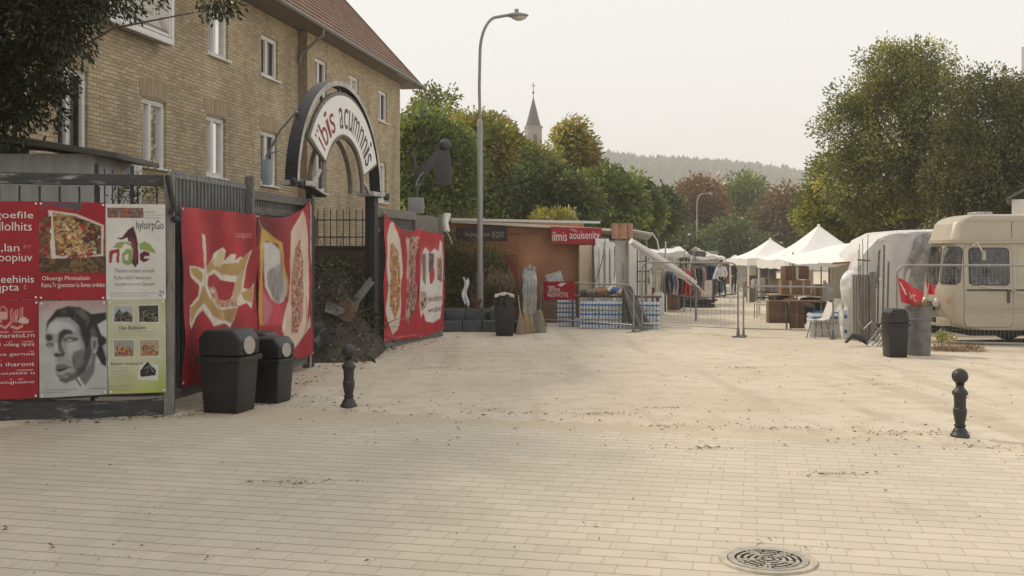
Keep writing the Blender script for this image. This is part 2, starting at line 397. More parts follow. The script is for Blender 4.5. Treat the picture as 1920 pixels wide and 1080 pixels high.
# ------------------------------------------------------------------ printed sheets
class Sheet:
    """a printed sheet on a Frame; everything is drawn in the frame's own metres"""
    def __init__(s, fr, quad, nx, ny, base, fn=None, y=-.02, px=None):
        s.fr = fr; s.fn = fn; s.y = y; s.px = px or (lambda a,b: (a,b))
        s.q = [np.array(fr.uv(*p)) for p in quad]           # TL TR BR BL in photo pixels
        u = np.linspace(0,1,nx+1); v = np.linspace(0,1,ny+1); U, V = np.meshgrid(u,v)
        TL,TR,BR,BL = s.q
        P = [(BL[k]*(1-U)+BR[k]*U)*(1-V)+(TL[k]*(1-U)+TR[k]*U)*V for k in (0,1)]
        s.X, s.Z = P; s.U, s.V = U, V; s.nx, s.ny = nx, ny
        s.C = np.ones((ny+1,nx+1,3))*np.array(base)
    def P(s, pts): return [s.fr.uv(*s.px(*p)) for p in pts]
    def mask(s, pts, blur=0, raw=False):
        q = pts if raw else s.P(pts)
        m = np.zeros(s.X.shape, bool); n = len(q)
        for i in range(n):
            x0,z0 = q[i]; x1,z1 = q[(i+1)%n]
            c = (z0 > s.Z) != (z1 > s.Z)
            with np.errstate(divide='ignore', invalid='ignore'):
                xi = (x1-x0)*(s.Z-z0)/(z1-z0+1e-12)+x0
            m ^= c & (s.X < xi)
        m = m.astype(float)
        for _ in range(blur):
            p = np.pad(m,1,mode='edge'); m = (p[:-2,1:-1]+p[2:,1:-1]+p[1:-1,:-2]+p[1:-1,2:]+p[1:-1,1:-1])/5
        return m
    def fill(s, m, c, a=1.0):
        c = c if isinstance(c,np.ndarray) else np.array(c)
        s.C = s.C*(1-(m*a)[...,None])+c*(m*a)[...,None]
    def poly(s, pts, c, blur=0, a=1.0): s.fill(s.mask(pts,blur), c, a)
    def line(s, pts, w, c, blur=0, a=1.0):
        q = s.P(pts); d = np.full(s.X.shape, 1e9)
        for (x0,z0),(x1,z1) in zip(q[:-1],q[1:]):
            L2 = (x1-x0)**2+(z1-z0)**2+1e-12
            t = np.clip(((s.X-x0)*(x1-x0)+(s.Z-z0)*(z1-z0))/L2,0,1)
            d = np.minimum(d, np.hypot(s.X-x0-t*(x1-x0), s.Z-z0-t*(z1-z0)))
        m = np.clip((w/2-d)/(w*.25)+.5,0,1)
        s.fill(m, c, a)
    def food(s, m, cols, sc, seed):
        n = fbm(s.X*sc, s.Z*sc, seed, 3); n2 = vnoise(s.X*sc*2.7, s.Z*sc*2.7, seed+5)
        k = np.clip(((n-.25)/.5)*.7+n2*.3,0,.999)*len(cols); i = k.astype(int)
        c = np.array(cols)[np.clip(i,0,len(cols)-1)]
        c = c*(.75+.5*vnoise(s.X*sc*5, s.Z*sc*5, seed+9))[...,None]
        s.fill(m, c)
    def blobs(s, m, n, cols, r0, r1, seed, shade=.35):
        g = np.random.default_rng(seed); ys, xs = np.where(m > .5)
        if not len(ys): return
        for k in range(n):
            i = g.integers(len(ys)); x, z = s.X[ys[i],xs[i]], s.Z[ys[i],xs[i]]; r = g.uniform(r0,r1); a = g.uniform(0,3.14); e = g.uniform(.35,1)
            dx = (s.X-x)*math.cos(a)+(s.Z-z)*math.sin(a); dz = -(s.X-x)*math.sin(a)+(s.Z-z)*math.cos(a)
            q = np.hypot(dx/r, dz/(r*e)); c = np.array(cols[g.integers(len(cols))])*g.uniform(.8,1.2)
            s.fill(np.clip((1.25-q)*3,0,1)*m*.75, c*(1-shade)); s.fill(np.clip((1.0-np.hypot(dx/r+.15,dz/(r*e)-.2))*2.5,0,1)*m, c)
    def build(s, name, mat, parent, thick=.004):
        n = s.X.size; Y = s.y+(s.fn(s.X,s.Z) if s.fn else 0*s.X)
        co = np.stack([s.X,Y,s.Z],-1).reshape(-1,3)
        w = s.nx+1; j,i = np.meshgrid(np.arange(s.ny),np.arange(s.nx),indexing='ij')
        a = (j*w+i).ravel(); fs = np.stack([a,a+1,a+w+1,a+w],-1)
        me = bpy.data.meshes.new(name); raw_mesh(me, co, fs)
        at_ = me.attributes.new('print','FLOAT_COLOR','POINT')
        c4 = np.ones((n,4)); c4[:,:3] = np.clip(s.C.reshape(-1,3),0,1); at_.data.foreach_set('color', c4.ravel())
        me.materials.append(mat); me.polygons.foreach_set('use_smooth',[True]*len(me.polygons))
        o = bpy.data.objects.new(name, me); link(o, parent)
        return o
def raw_mesh(me, co, fs):
    n = len(co); k = fs.shape[1]; f = len(fs)
    me.vertices.add(n); me.vertices.foreach_set('co', np.ascontiguousarray(co,dtype=np.float32).ravel())
    me.loops.add(f*k); me.loops.foreach_set('vertex_index', np.ascontiguousarray(fs,dtype=np.int32).ravel())
    me.polygons.add(f); me.polygons.foreach_set('loop_start', np.arange(0,f*k,k,dtype=np.int32))
    me.update(calc_edges=True)

# ------------------------------------------------------------------ foliage
def unit(a): return a/np.maximum(np.linalg.norm(a,axis=-1,keepdims=True),1e-9)
def leaves_mesh(name, pos, axis, L, W, cols, parent, mat=None, curl=.0):
    n = len(pos); r = rng.normal(size=(n,3)); s = unit(np.cross(axis,r)); up = np.cross(s,axis)
    L = np.broadcast_to(L,(n,))[:,None]*rng.uniform(.5,1.5,(n,1)); W = np.broadcast_to(W,(n,))[:,None]*rng.uniform(.7,1.2,(n,1))
    co = np.stack([pos, pos+axis*L*.5+s*W*.5+up*L*curl, pos+axis*L, pos+axis*L*.5-s*W*.5+up*L*curl],1).reshape(-1,3)
    fs = np.arange(n*4).reshape(-1,4)
    me = bpy.data.meshes.new(name); raw_mesh(me, co, fs)
    a = me.attributes.new('leafcol','FLOAT_COLOR','POINT'); c4 = np.ones((n*4,4)); c4[:,:3] = np.repeat(cols,4,0)
    a.data.foreach_set('color', c4.ravel()); me.materials.append(mat or M['leaf'])
    o = bpy.data.objects.new(name, me); link(o, parent); return o
def crown_points(ells, nclump, per, cr, droop=.15, shell=.55, seed=0, zmin=.3):
    """clumps spread through ellipsoids (centre, radii); returns leaf positions, directions, clump index, clump centres"""
    g = np.random.default_rng(seed)
    vol = np.array([e[1][0]*e[1][1]*e[1][2] for e in ells])**.75; pick = g.choice(len(ells), nclump, p=vol/vol.sum())
    d = unit(g.normal(size=(nclump,3))); rad = g.uniform(shell,1.0,nclump)**.6
    cc = np.array([ells[i][0] for i in pick]); rr = np.array([ells[i][1] for i in pick])
    spr = g.uniform(0,1,nclump) < .10; rad = np.where(spr, g.uniform(1.02,1.22,nclump), rad); C = cc+d*rr*rad[:,None]; C[:,2] = np.maximum(C[:,2], zmin)
    sz = cr*g.uniform(.5,1.4,nclump)*np.where(spr,.6,1)
    cnt = np.maximum(4,(per*(sz/cr)**2).astype(int)); idx = np.repeat(np.arange(nclump),cnt); n = len(idx)
    dd = unit(g.normal(size=(n,3))*np.array([1,1,.75])); q = g.uniform(.15,1,n)**.5
    P = C[idx]+dd*(sz[idx]*q)[:,None]
    ax = unit(dd*.8+d[idx]*.5+g.normal(size=(n,3))*.55+np.array([0,0,-droop*2]))
    return P, ax, idx, C, g
LEAF = np.array([2.75,2.58,1.95])
def leaf_cols(idx, nclump, pal, g, cv=.22, lv=.25, P=None):
    pal = np.array(pal); w = g.uniform(0,1,nclump)**1.2*(len(pal)-1.001); i = w.astype(int); f = (w-i)[:,None]
    base = pal[i]*(1-f)+pal[i+1]*f
    base = base*LEAF*(1+g.uniform(-cv,cv,(nclump,1)))*np.where(g.uniform(0,1,(nclump,1)) < .14,1.45,1)
    return np.clip(base[idx]*(1+g.uniform(-lv,lv,(len(idx),1))),0,.6)
def trunk_mb(base, top, r, targets, g, n=8, limbs=12):
    mb = MB(); base = Vector(base); top = Vector(top); h = top-base
    pts = []; rs = []
    for k in range(9):
        t = k/8; j = .02*h.length*math.sin(3*t+g.uniform(0,6))*t
        pts.append(base+h*t+Vector((j,j*.7,0))); rs.append(r*(1.25 if k == 0 else 1)*(1-.8*t))
    mb.tube(pts, rs, n)
    if len(targets):
        pickn = g.choice(len(targets), min(limbs,len(targets)), replace=False)
        for i in pickn:
            q = Vector(targets[i]); t = min(.92,max(.25,(q.z-base.z)/max(h.z,.1)-.22)); k = int(t*8)
            a = pts[k].lerp(pts[min(k+1,8)], t*8-k); rr = r*(1-.8*t)*.55
            mid = a.lerp(q,.5)+Vector((g.normal()*.08,g.normal()*.08,.08))*(q-a).length
            mb.tube([a, a.lerp(mid,.6), mid, mid.lerp(q,.6), q], [rr,rr*.85,rr*.6,rr*.4,rr*.15], 6)
    return mb
def tree(name, label, base, ells, pal, nclump, per, cr, leaf, tr=.18, cat='tree', group=None, seed=1, bark='bark', limbs=14, droop=.15, shell=.5, wl=.62, th=None):
    """base on the ground; ellipsoids given in world metres"""
    o = thing(name, label, cat, base, 0, group)
    b = np.array(base); E = [((np.array(c)-b), r) for c, r in ells]
    P, ax, idx, C, g = crown_points(E, nclump, per, cr, droop, shell, seed)
    leaves_mesh('crown', P, ax, leaf, leaf*wl, leaf_cols(idx, nclump, pal, g), o)
    zt = max(e[0][2]+e[1][2]*.5 for e in E); xm = np.mean([e[0][0] for e in E]); ym = np.mean([e[0][1] for e in E])
    trunk_mb((0,0,-.1), (xm*.6,ym*.6,th or zt), tr, C, g, 8, limbs).build('trunk', M[bark], o)
    return o
# ================================================================== camera, sky, sun, air
cam = bpy.data.cameras.new('camera'); co = bpy.data.objects.new('camera', cam); col.objects.link(co)
cam.sensor_width = 36; cam.lens = F/1920*36; cam.shift_y = (HZ-540)/1920
cam.clip_start = .1; cam.clip_end = 5000
co.location = (0,0,EYE); co.rotation_euler = (R(90),0,0); scene.camera = co
SUN_EL, SUN_AZ = R(44), R(-62)            # azimuth measured from +Y towards +X: behind the building on the left
sd = Vector((math.sin(SUN_AZ)*math.cos(SUN_EL), math.cos(SUN_AZ)*math.cos(SUN_EL), math.sin(SUN_EL)))
sl = bpy.data.lights.new('sun','SUN'); sl.energy = 2.2; sl.angle = R(6); sl.color = (1.0,.88,.70)
so = bpy.data.objects.new('sun', sl); col.objects.link(so); so.rotation_euler = sd.to_track_quat('Z','Y').to_euler()
w = bpy.data.worlds.new('World'); scene.world = w; w.use_nodes = True; t = w.node_tree
bg = t.nodes['Background']; sk = t.nodes.new('ShaderNodeTexSky'); sk.sky_type = 'NISHITA'; sk.sun_disc = False
sk.sun_elevation = SUN_EL; sk.sun_rotation = SUN_AZ; sk.dust_density = 6; sk.air_density = 1.2
veil = mixc(t, .86, sk.outputs[0], (9.05,8.95,8.8))        # thin even overcast in front of the clear sky
t.links.new(veil, bg.inputs['Color']); bg.inputs['Strength'].default_value = .1
scene.view_settings.view_transform = 'Standard'; scene.view_settings.look = 'None'
scene.view_settings.exposure = .18; scene.view_settings.gamma = 1
cy = scene.cycles; cy.max_bounces = 7; cy.diffuse_bounces = 3; cy.glossy_bounces = 3; cy.transmission_bounces = 4
cy.transparent_max_bounces = 10; cy.volume_bounces = 1; cy.use_denoising = True
m = bpy.data.materials.new('haze_air'); m.use_nodes = True; t = m.node_tree; t.nodes.clear()
o = t.nodes.new('ShaderNodeOutputMaterial'); pv = t.nodes.new('ShaderNodeVolumePrincipled')
pv.inputs['Color'].default_value = (.95,.94,.92,1); pv.inputs['Density'].default_value = .0006; pv.inputs['Anisotropy'].default_value = .0
t.links.new(pv.outputs[0], o.inputs['Volume'])
hz = MB().box((150,745,75),(1900,1640,152)).build('haze', m, smooth=0); tag(hz, kind='stuff')

# ================================================================== ground
m, t, b = nt('dusty_sand'); v = coords(t)
n1 = noise(t, v, .25, 6); n2 = noise(t, v, 2.2, 7, .7); n3 = noise(t, v, 26, 5)
mp = t.nodes.new('ShaderNodeMapping'); mp.inputs['Scale'].default_value = (.35,1.6,1); t.links.new(v, mp.inputs[0]); n4 = noise(t, mp.outputs[0], 1.3, 5)
c = ramp(t, n1, [(.3,(.50,.432,.335)),(.7,(.63,.558,.445))]).outputs[0]
c = mixc(t, ramp(t, n2, [(.47,0),(.72,.8)]).outputs[0], c, (.41,.335,.24))
mp2 = t.nodes.new('ShaderNodeMapping'); mp2.inputs['Scale'].default_value = (1.5,.10,1); mp2.inputs['Rotation'].default_value = (0,0,R(12)); t.links.new(v, mp2.inputs[0]); n8 = noise(t, mp2.outputs[0], 1.0, 5, .6)
c = mixc(t, ramp(t, n8, [(.54,0),(.64,.4)]).outputs[0], c, (.36,.295,.215))
c = mixc(t, ramp(t, n4, [(.52,0),(.66,.35)]).outputs[0], c, (.60,.54,.43))
c = mixc(t, ramp(t, n3, [(.62,0),(.72,.6)]).outputs[0], c, (.25,.195,.14))
t.links.new(c, b.inputs['Base Color']); b.inputs['Roughness'].default_value = .95; b.inputs['Specular IOR Level'].default_value = .15
n6 = noise(t, mp.outputs[0], 3.2, 6, .75); bump(t, b, mixc(t, .45, n2, mixc(t,.5,n3,n6)), .8, .05)
M['sand'] = m
def gz(x, y):
    return .03*math.sin(x*.9+y*.4)*math.sin(y*.55-x*.3) if y > 16 else 0
mb = MB(); xs = [-750,-60,-20]+[i*1.0 for i in range(-12,19)]+[30,80,300,1050]; ys = [-60,0,8]+[12+i*.8 for i in range(0,60)]+[70,120,300,900,1500]
mb.v = [Vector((x,y,gz(x,y)*(1 if -12 <= x <= 18 and y < 62 else 0))) for y in ys for x in xs]
k = len(xs); mb.f = [(j*k+i,j*k+i+1,(j+1)*k+i+1,(j+1)*k+i) for j in range(len(ys)-1) for i in range(k-1)]; mb.mi = [0]*len(mb.f)
tag(mb.build('ground', M['sand'], smooth=60), kind='structure')
# paving: rows run a little clockwise from the picture plane
PA = R(-12.8); pc, ps = math.cos(PA), math.sin(PA)
m, t, b = nt('concrete_block_paving'); c_ = t.nodes.new('ShaderNodeTexCoord'); v = c_.outputs['Object']
nw = t.nodes.new('ShaderNodeTexNoise'); nw.inputs['Scale'].default_value = 1.7; nw.inputs['Detail'].default_value = 3; t.links.new(v, nw.inputs['Vector'])
sc_ = t.nodes.new('ShaderNodeVectorMath'); sc_.operation = 'SCALE'; sc_.inputs['Scale'].default_value = .022; t.links.new(nw.outputs['Color'], sc_.inputs[0])
ad = t.nodes.new('ShaderNodeVectorMath'); t.links.new(v, ad.inputs[0]); t.links.new(sc_.outputs[0], ad.inputs[1])
br = t.nodes.new('ShaderNodeTexBrick'); t.links.new(ad.outputs[0], br.inputs[0])
br.inputs['Scale'].default_value = 1; br.inputs['Brick Width'].default_value = .305; br.inputs['Row Height'].default_value = .192
br.inputs['Mortar Size'].default_value = .0075; br.inputs['Mortar Smooth'].default_value = .5; br.offset = .37
br.inputs['Color1'].default_value = (.57,.51,.41,1); br.inputs['Color2'].default_value = (.52,.465,.37,1); br.inputs['Mortar'].default_value = (.445,.39,.30,1)
sr = t.nodes.new('ShaderNodeSeparateXYZ'); t.links.new(ad.outputs[0], sr.inputs[0])
pp = t.nodes.new('ShaderNodeMath'); pp.operation = 'PINGPONG'; pp.inputs[1].default_value = .096; t.links.new(sr.outputs[1], pp.inputs[0])
rowm = ramp(t, pp.outputs[0], [(.0045,1),(.010,0)]).outputs[0]
n1 = noise(t, v, .5, 6); n2 = noise(t, v, 7, 6, .7); n3 = noise(t, v, 45, 4); n5 = noise(t, v, 1.6, 7, .75)
c0 = mixc(t, rowm, br.outputs['Color'], (.30,.255,.19))
c = mixc(t, 1.0, c0, ramp(t, n1, [(.3,.87),(.7,1.08)]).outputs[0], 'MULTIPLY')
c = mixc(t, ramp(t, n2, [(.55,0),(.75,.4)]).outputs[0], c, (.47,.43,.35))
c = mixc(t, ramp(t, n3, [(.64,0),(.74,.5)]).outputs[0], c, (.22,.18,.13))
n7 = noise(t, v, .9, 6, .7); c = mixc(t, ramp(t, n7, [(.60,0),(.72,.45)]).outputs[0], c, (.33,.27,.20)); c = mixc(t, ramp(t, n5, [(.57,0),(.72,.7)]).outputs[0], c, (.47,.40,.30))      # blown sand lying in patches
sx = t.nodes.new('ShaderNodeSeparateXYZ'); t.links.new(v, sx.inputs[0])
mr = t.nodes.new('ShaderNodeMapRange'); mr.inputs[1].default_value = -2.6; mr.inputs[2].default_value = -.1; t.links.new(sx.outputs[1], mr.inputs[0])
m1 = t.nodes.new('ShaderNodeMath'); m1.operation = 'MULTIPLY_ADD'; m1.inputs[1].default_value = 1.1; m1.inputs[2].default_value = -.55; t.links.new(mr.outputs[0], m1.inputs[0])
m2 = t.nodes.new('ShaderNodeMath'); m2.operation = 'ADD'; t.links.new(m1.outputs[0], m2.inputs[0]); t.links.new(n5, m2.inputs[1])
c = mixc(t, ramp(t, m2.outputs[0], [(.62,0),(.85,1)]).outputs[0], c, (.49,.415,.305))   # sand drifted over the outer rows
t.links.new(c, b.inputs['Base Color']); b.inputs['Roughness'].default_value = .9; b.inputs['Specular IOR Level'].default_value = .25
inv = t.nodes.new('ShaderNodeInvert'); t.links.new(mixc(t, .3, mixc(t,.35,rowm,br.outputs['Fac']), n3), inv.inputs['Color']); bump(t, b, inv.outputs[0], .35, .015)
M['paving'] = m
# local frame: origin on the paving's edge, x along the rows
po = gp(960,783); edge = [gp(-900,815),(gp(-300,800)),gp(0,797),gp(310,777),gp(380,770),gp(530,767),gp(655,768),gp(800,774),gp(960,783),gp(1240,797),gp(1400,808),gp(1600,818),gp(1780,828),gp(1920,845),gp(2300,880)]
def tl(p): d = p-po; return (d.x*pc+d.y*ps, -d.x*ps+d.y*pc)
pts = []
for a, c2 in zip(edge[:-1],edge[1:]):
    for k in range(10):
        q = a.lerp(c2,k/10); x, y = tl(q); pts.append((x, y+.05*math.sin(x*3.1)+.04*math.sin(x*7.7+1)))
pts.append(tl(edge[-1]))
pts += [(14,-14),(-22,-14)]
me = bpy.data.meshes.new('paving'); me.from_pydata([(x,y,0) for x,y in pts],[],[list(range(len(pts)))[::-1]]); me.materials.append(M['paving'])
pv_ = bpy.data.objects.new('paving', me); link(pv_); pv_.location = (po.x,po.y,.005); pv_.rotation_euler = (0,0,PA)
tag(pv_, kind='structure')
bpy.context.view_layer.update()
bm = bmesh.new(); bm.from_mesh(me); bmesh.ops.triangulate(bm, faces=bm.faces); bmesh.ops.recalc_face_normals(bm, faces=bm.faces)
if sum(f.normal.z for f in bm.faces) < 0: bmesh.ops.reverse_faces(bm, faces=bm.faces)
bm.to_mesh(me); bm.free()

# loose twigs, leaf scraps and grit
def scatter(n, fn, name, szr, pal, lift=.012, twig=.35):
    g = np.random.default_rng(5+n); P = np.array([fn(g) for _ in range(n)])
    ang = g.uniform(0,6.283,n); tw = g.uniform(0,1,n) < twig
    L = g.uniform(szr[0],szr[1],n)*np.where(tw,2.6,1); W = np.where(tw, L*.09, L*.55)
    ax = np.stack([np.cos(ang),np.sin(ang),g.uniform(-.05,.3,n)],1); P[:,2] += lift
    pal = np.array(pal); c = pal[g.integers(0,len(pal),n)]*g.uniform(.7,1.3,(n,1))
    side = np.stack([-np.sin(ang),np.cos(ang),g.uniform(-.2,.2,n)],1)
    h = np.array([0,0,1.0])*np.minimum(L*.25,.02)[:,None]
    p0 = P; p1 = P+ax*L[:,None]*.5+side*W[:,None]*.5+h; p2 = P+ax*L[:,None]; p3 = P+ax*L[:,None]*.5-side*W[:,None]*.5
    co_ = np.stack([p0,p1,p2,p3],1).reshape(-1,3); me = bpy.data.meshes.new(name); raw_mesh(me, co_, np.arange(4*n).reshape(-1,4))
    a = me.attributes.new('leafcol','FLOAT_COLOR','POINT'); c4 = np.ones((4*n,4)); c4[:,:3] = np.repeat(c,4,0); a.data.foreach_set('color', c4.ravel())
    me.materials.append(M['bits']); o = bpy.data.objects.new(name, me); link(o); tag(o, kind='stuff'); return o
EP = [p for p in edge if -1 < 0 or True]
def near_edge(g):
    i = g.integers(2,len(edge)-1); a = edge[i].lerp(edge[i+1] if i+1 < len(edge) else edge[i], g.uniform()); s = abs(g.normal())*.35*(1 if g.uniform() < .6 else 3)
    # heaps along the seam
    return (a.x+g.normal()*.25, a.y+s*(1 if g.uniform() < .7 else -.8), 0)
def on_sand(g):
    py = 560+ (g.uniform()**.8)*280; px = g.uniform(520,1960); p = gp(px,py); return (p.x,p.y,gz(p.x,p.y))
def on_pave(g):
    if g.uniform() < .55:
        cpx = [(60,1060),(105,1028),(200,1045),(560,905),(1230,845),(1580,888),(1120,985),(1440,1020),(1300,840),(1670,850),(250,960),(1850,845),(1530,1035)][g.integers(0,13)]
        p = gp(cpx[0]+g.normal()*32, min(1110,cpx[1]+g.normal()*6)); return (p.x,p.y,.005)
    p = gp(g.uniform(-30,1950), 775+g.uniform()*330); return (p.x,p.y,.005)
BP = [(.15,.105,.065),(.22,.16,.10),(.30,.22,.13),(.11,.085,.06),(.36,.29,.19)]
scatter(750, near_edge, 'leaf_litter', (.006,.028), BP)
scatter(1100, on_sand, 'twig_litter', (.006,.026), BP+[(.42,.36,.27)]*2)
scatter(380, on_pave, 'paving_litter', (.006,.022), BP)
def by_fence(g):
    a = [gp(0,793),gp(315,779),gp(500,742),gp(590,690),gp(700,662),gp(825,632)]; i = g.integers(0,5); q = a[i].lerp(a[i+1],g.uniform())
    return (q.x+abs(g.normal())*.35, q.y-abs(g.normal())*.15, 0)
scatter(900, by_fence, 'fence_litter', (.010,.045), BP+[(.09,.11,.04)])

CL = [(560,745,.5),(700,772,.4),(955,776,.45),(1085,778,.6),(1130,776,.35),(1250,800,.4),(1430,803,.5),(1520,806,.4),(1680,815,.4),(1740,812,.5),(1850,838,.5),(1560,890,.35),(560,905,.45),(1330,842,.35),(1250,765,.4),(820,690,.6),(640,690,.8),(1020,700,.5),(1390,690,.4),(1640,720,.5)]
def dirt_patch(g):
    px,py,w_ = CL[g.integers(0,len(CL))]; p = gp(px,py); return (p.x+g.normal()*w_*.55, p.y+g.normal()*w_*.16, gz(p.x,p.y)+(.004 if py > 770 else 0))
scatter(2600, dirt_patch, 'dirt_crumbs', (.004,.022), [(.26,.19,.12),(.20,.145,.09),(.32,.24,.15),(.14,.10,.065),(.38,.30,.20)], .006, .2)
# ridge of drifted sand along the seam
mb = MB(); q0_ = [p for p in edge[2:14]]; acc = []
for a,c2 in zip(q0_[:-1],q0_[1:]):
    for k in range(24): acc.append(a.lerp(c2,k/24))
for i,p in enumerate(acc):
    for j in range(9):
        f = j/8; yy = p.y-.45+1.0*f; h = math.sin(math.pi*f)**1.5*(.008+.055*max(0,float(fbm(np.array(i*.11),np.array(f*3.0),4,4))-.42)*2.2)
        mb.v.append(Vector((p.x+.02*math.sin(i*.7+j), yy+.10*math.sin(i*.13), h-.004)))
for i in range(len(acc)-1):
    for j in range(8): mb.f.append([i*9+j,(i+1)*9+j,(i+1)*9+j+1,i*9+j+1]); mb.mi.append(0)
tag(mb.build('sand_ridge', M['sand'], smooth=80), kind='stuff')
# manhole
mc = gp(1440,1053)
mh = thing('manhole_cover','round cast iron manhole cover with a slotted wheel pattern set in the paving','manhole cover',(mc.x,mc.y,.006),.3)
mb = MB(); mb.lathe([(.275,0),(.275,.012),(.285,.016),(.325,.014),(.33,0)],48); 
mb.build('frame', pm('manhole_rim_concrete',(.45,.40,.315),.85,.25,8,0,.3,30), mh)
mb = MB(); iron = pm('worn_manhole_iron',(.36,.325,.265),.6,.3,10,.1,.3,40)
MB().lathe([(.01,.0),(.272,.0),(.272,.001),(.01,.001)],40).build('pit', pm('dark_gap',(.02,.018,.015),.9), mh)
def ringseg(mb, r0, r1, a0, a1, z0, z1, n=6):
    for k in range(n):
        b0 = a0+(a1-a0)*k/n; b1 = a0+(a1-a0)*(k+1)/n
        v = [(r*math.cos(a),r*math.sin(a),z) for z in (z0,z1) for r,a in ((r0,b0),(r1,b0),(r1,b1),(r0,b1))]
        f = [(4,5,6,7),(0,1,5,4),(2,3,7,6)]+([(3,0,4,7)] if k == 0 else [])+([(1,2,6,5)] if k == n-1 else [])
        mb.add(v,f)
ringseg(mb,.225,.27,0,2*math.pi,.002,.014,40)
ringseg(mb,.0,.03,0,2*math.pi,.002,.013,12)
for i,(r0,r1) in enumerate(((.05,.07),(.095,.115),(.14,.16),(.185,.205))):
    k = 6+2*i
    for j in range(k):
        a0 = 2*math.pi*(j+.12*i)/k; ringseg(mb, r0, r1+.004, a0, a0+2*math.pi/k*.86, .002,.012,5)
for j in range(5):
    a = 2*math.pi*j/5+.4
    for q in (-1,1):
        mb.bar((.03*math.cos(a),.03*math.sin(a),.008),(.226*math.cos(a+q*.09),.226*math.sin(a+q*.09),.008),.016,.011)
mb.build('cover', iron, mh)
# ================================================================== brick building
BF = Frame((-11.2,0),(-11.2+.175*40,40)); SEAM = None
bfar = Frame((-10.98,0),(-10.98+.175*40,40))          # the farther wing stands a little proud
bl = thing('brick_building','long buff brick building with white casement windows and a steep red tiled roof','building',(BF.p.x,BF.p.y,0),BF.rz)
FY = -(bfar.p-BF.p).dot(BF.n) ; FY = (bfar.p-BF.p).dot(BF.n)     # local y of the proud wing (negative = outwards)
fo = (bfar.p-BF.p).dot(BF.u)
def bs(px, far=False):
    if far: return bfar.uv(px,400)[0]+fo
    return BF.uv(px,400)[0]
s_seam = bs(560); s_end = bs(750,True); s0 = -14.0; EAVE = 8.62
wins = []
def wn(l, r, z0, z1, far=False, lint=False, style=0): wins.append((bs(l,far), bs(r,far), z0, z1, far, lint, style))
wn(390,428,6.66,7.74,style=1); wn(490,521,6.66,7.74); wn(591,613,6.66,7.74,True); wn(655,673,6.66,7.74,True); wn(709,726,6.66,7.74,True)
wn(108,165,3.92,5.42,lint=True,style=2); wn(266,312,3.86,5.26,lint=True,style=2); wn(387,423,3.86,5.26,lint=True,style=2); wn(489,519,3.86,5.26,lint=True,style=2)
wn(590,612,3.86,5.26,True,True,2); wn(706,724,3.86,5.26,True,True,2)
def wall_holes(mb, x0, x1, z0, z1, y, holes, depth=.17):
    xs = sorted({x0,x1,*[h[0] for h in holes],*[h[1] for h in holes]}); zs = sorted({z0,z1,*[h[2] for h in holes],*[h[3] for h in holes]})
    for a,b_ in zip(xs[:-1],xs[1:]):
        for c,d in zip(zs[:-1],zs[1:]):
            mx_, mz = (a+b_)/2,(c+d)/2
            if any(h[0] < mx_ < h[1] and h[2] < mz < h[3] for h in holes): continue
            mb.add([(a,y,c),(b_,y,c),(b_,y,d),(a,y,d)],[(0,1,2,3)])
    for h in holes:
        a,b_,c,d = h[:4]; y2 = y+depth
        mb.add([(a,y,c),(a,y2,c),(a,y2,d),(a,y,d)],[(0,1,2,3)]); mb.add([(b_,y,c),(b_,y2,c),(b_,y2,d),(b_,y,d)],[(3,2,1,0)])
        mb.add([(a,y,c),(b_,y,c),(b_,y2,c),(a,y2,c)],[(0,1,2,3)]); mb.add([(a,y,d),(b_,y,d),(b_,y2,d),(a,y2,d)],[(3,2,1,0)])
mb = MB()
wall_holes(mb, s0, s_seam, 0, EAVE, 0, [w_ for w_ in wins if not w_[4]])
wall_holes(mb, s_seam, s_end, 0, EAVE, FY, [w_ for w_ in wins if w_[4]])
mb.add([(s_seam,0,0),(s_seam,FY,0),(s_seam,FY,EAVE),(s_seam,0,EAVE)],[(0,1,2,3)])
RY = 4.9; RZ = 8.40+ (RY+.72)*1.1
mb.add([(s_end,FY,0),(s_end,10.2,0),(s_end,10.2,EAVE),(s_end,RY,RZ-.25),(s_end,FY,EAVE)],[(0,1,2,3,4)])
mb.add([(s0,0,0),(s0,10.2,0),(s0,10.2,EAVE),(s0,RY,RZ-.25),(s0,0,EAVE)],[(4,3,2,1,0)])
mb.add([(s0,10.2,0),(s_end,10.2,0),(s_end,10.2,EAVE),(s0,10.2,EAVE)],[(3,2,1,0)])
mb.build('wall', M['brick'], bl, smooth=0, fix=False)
MB().box((s_seam-.02,FY*.5-.02,EAVE/2),(.05,abs(FY)+.05,EAVE-.02)).build('pier', M['brick_shade'], bl)  # thin cover over the proud wing's return, shade painted into its brick
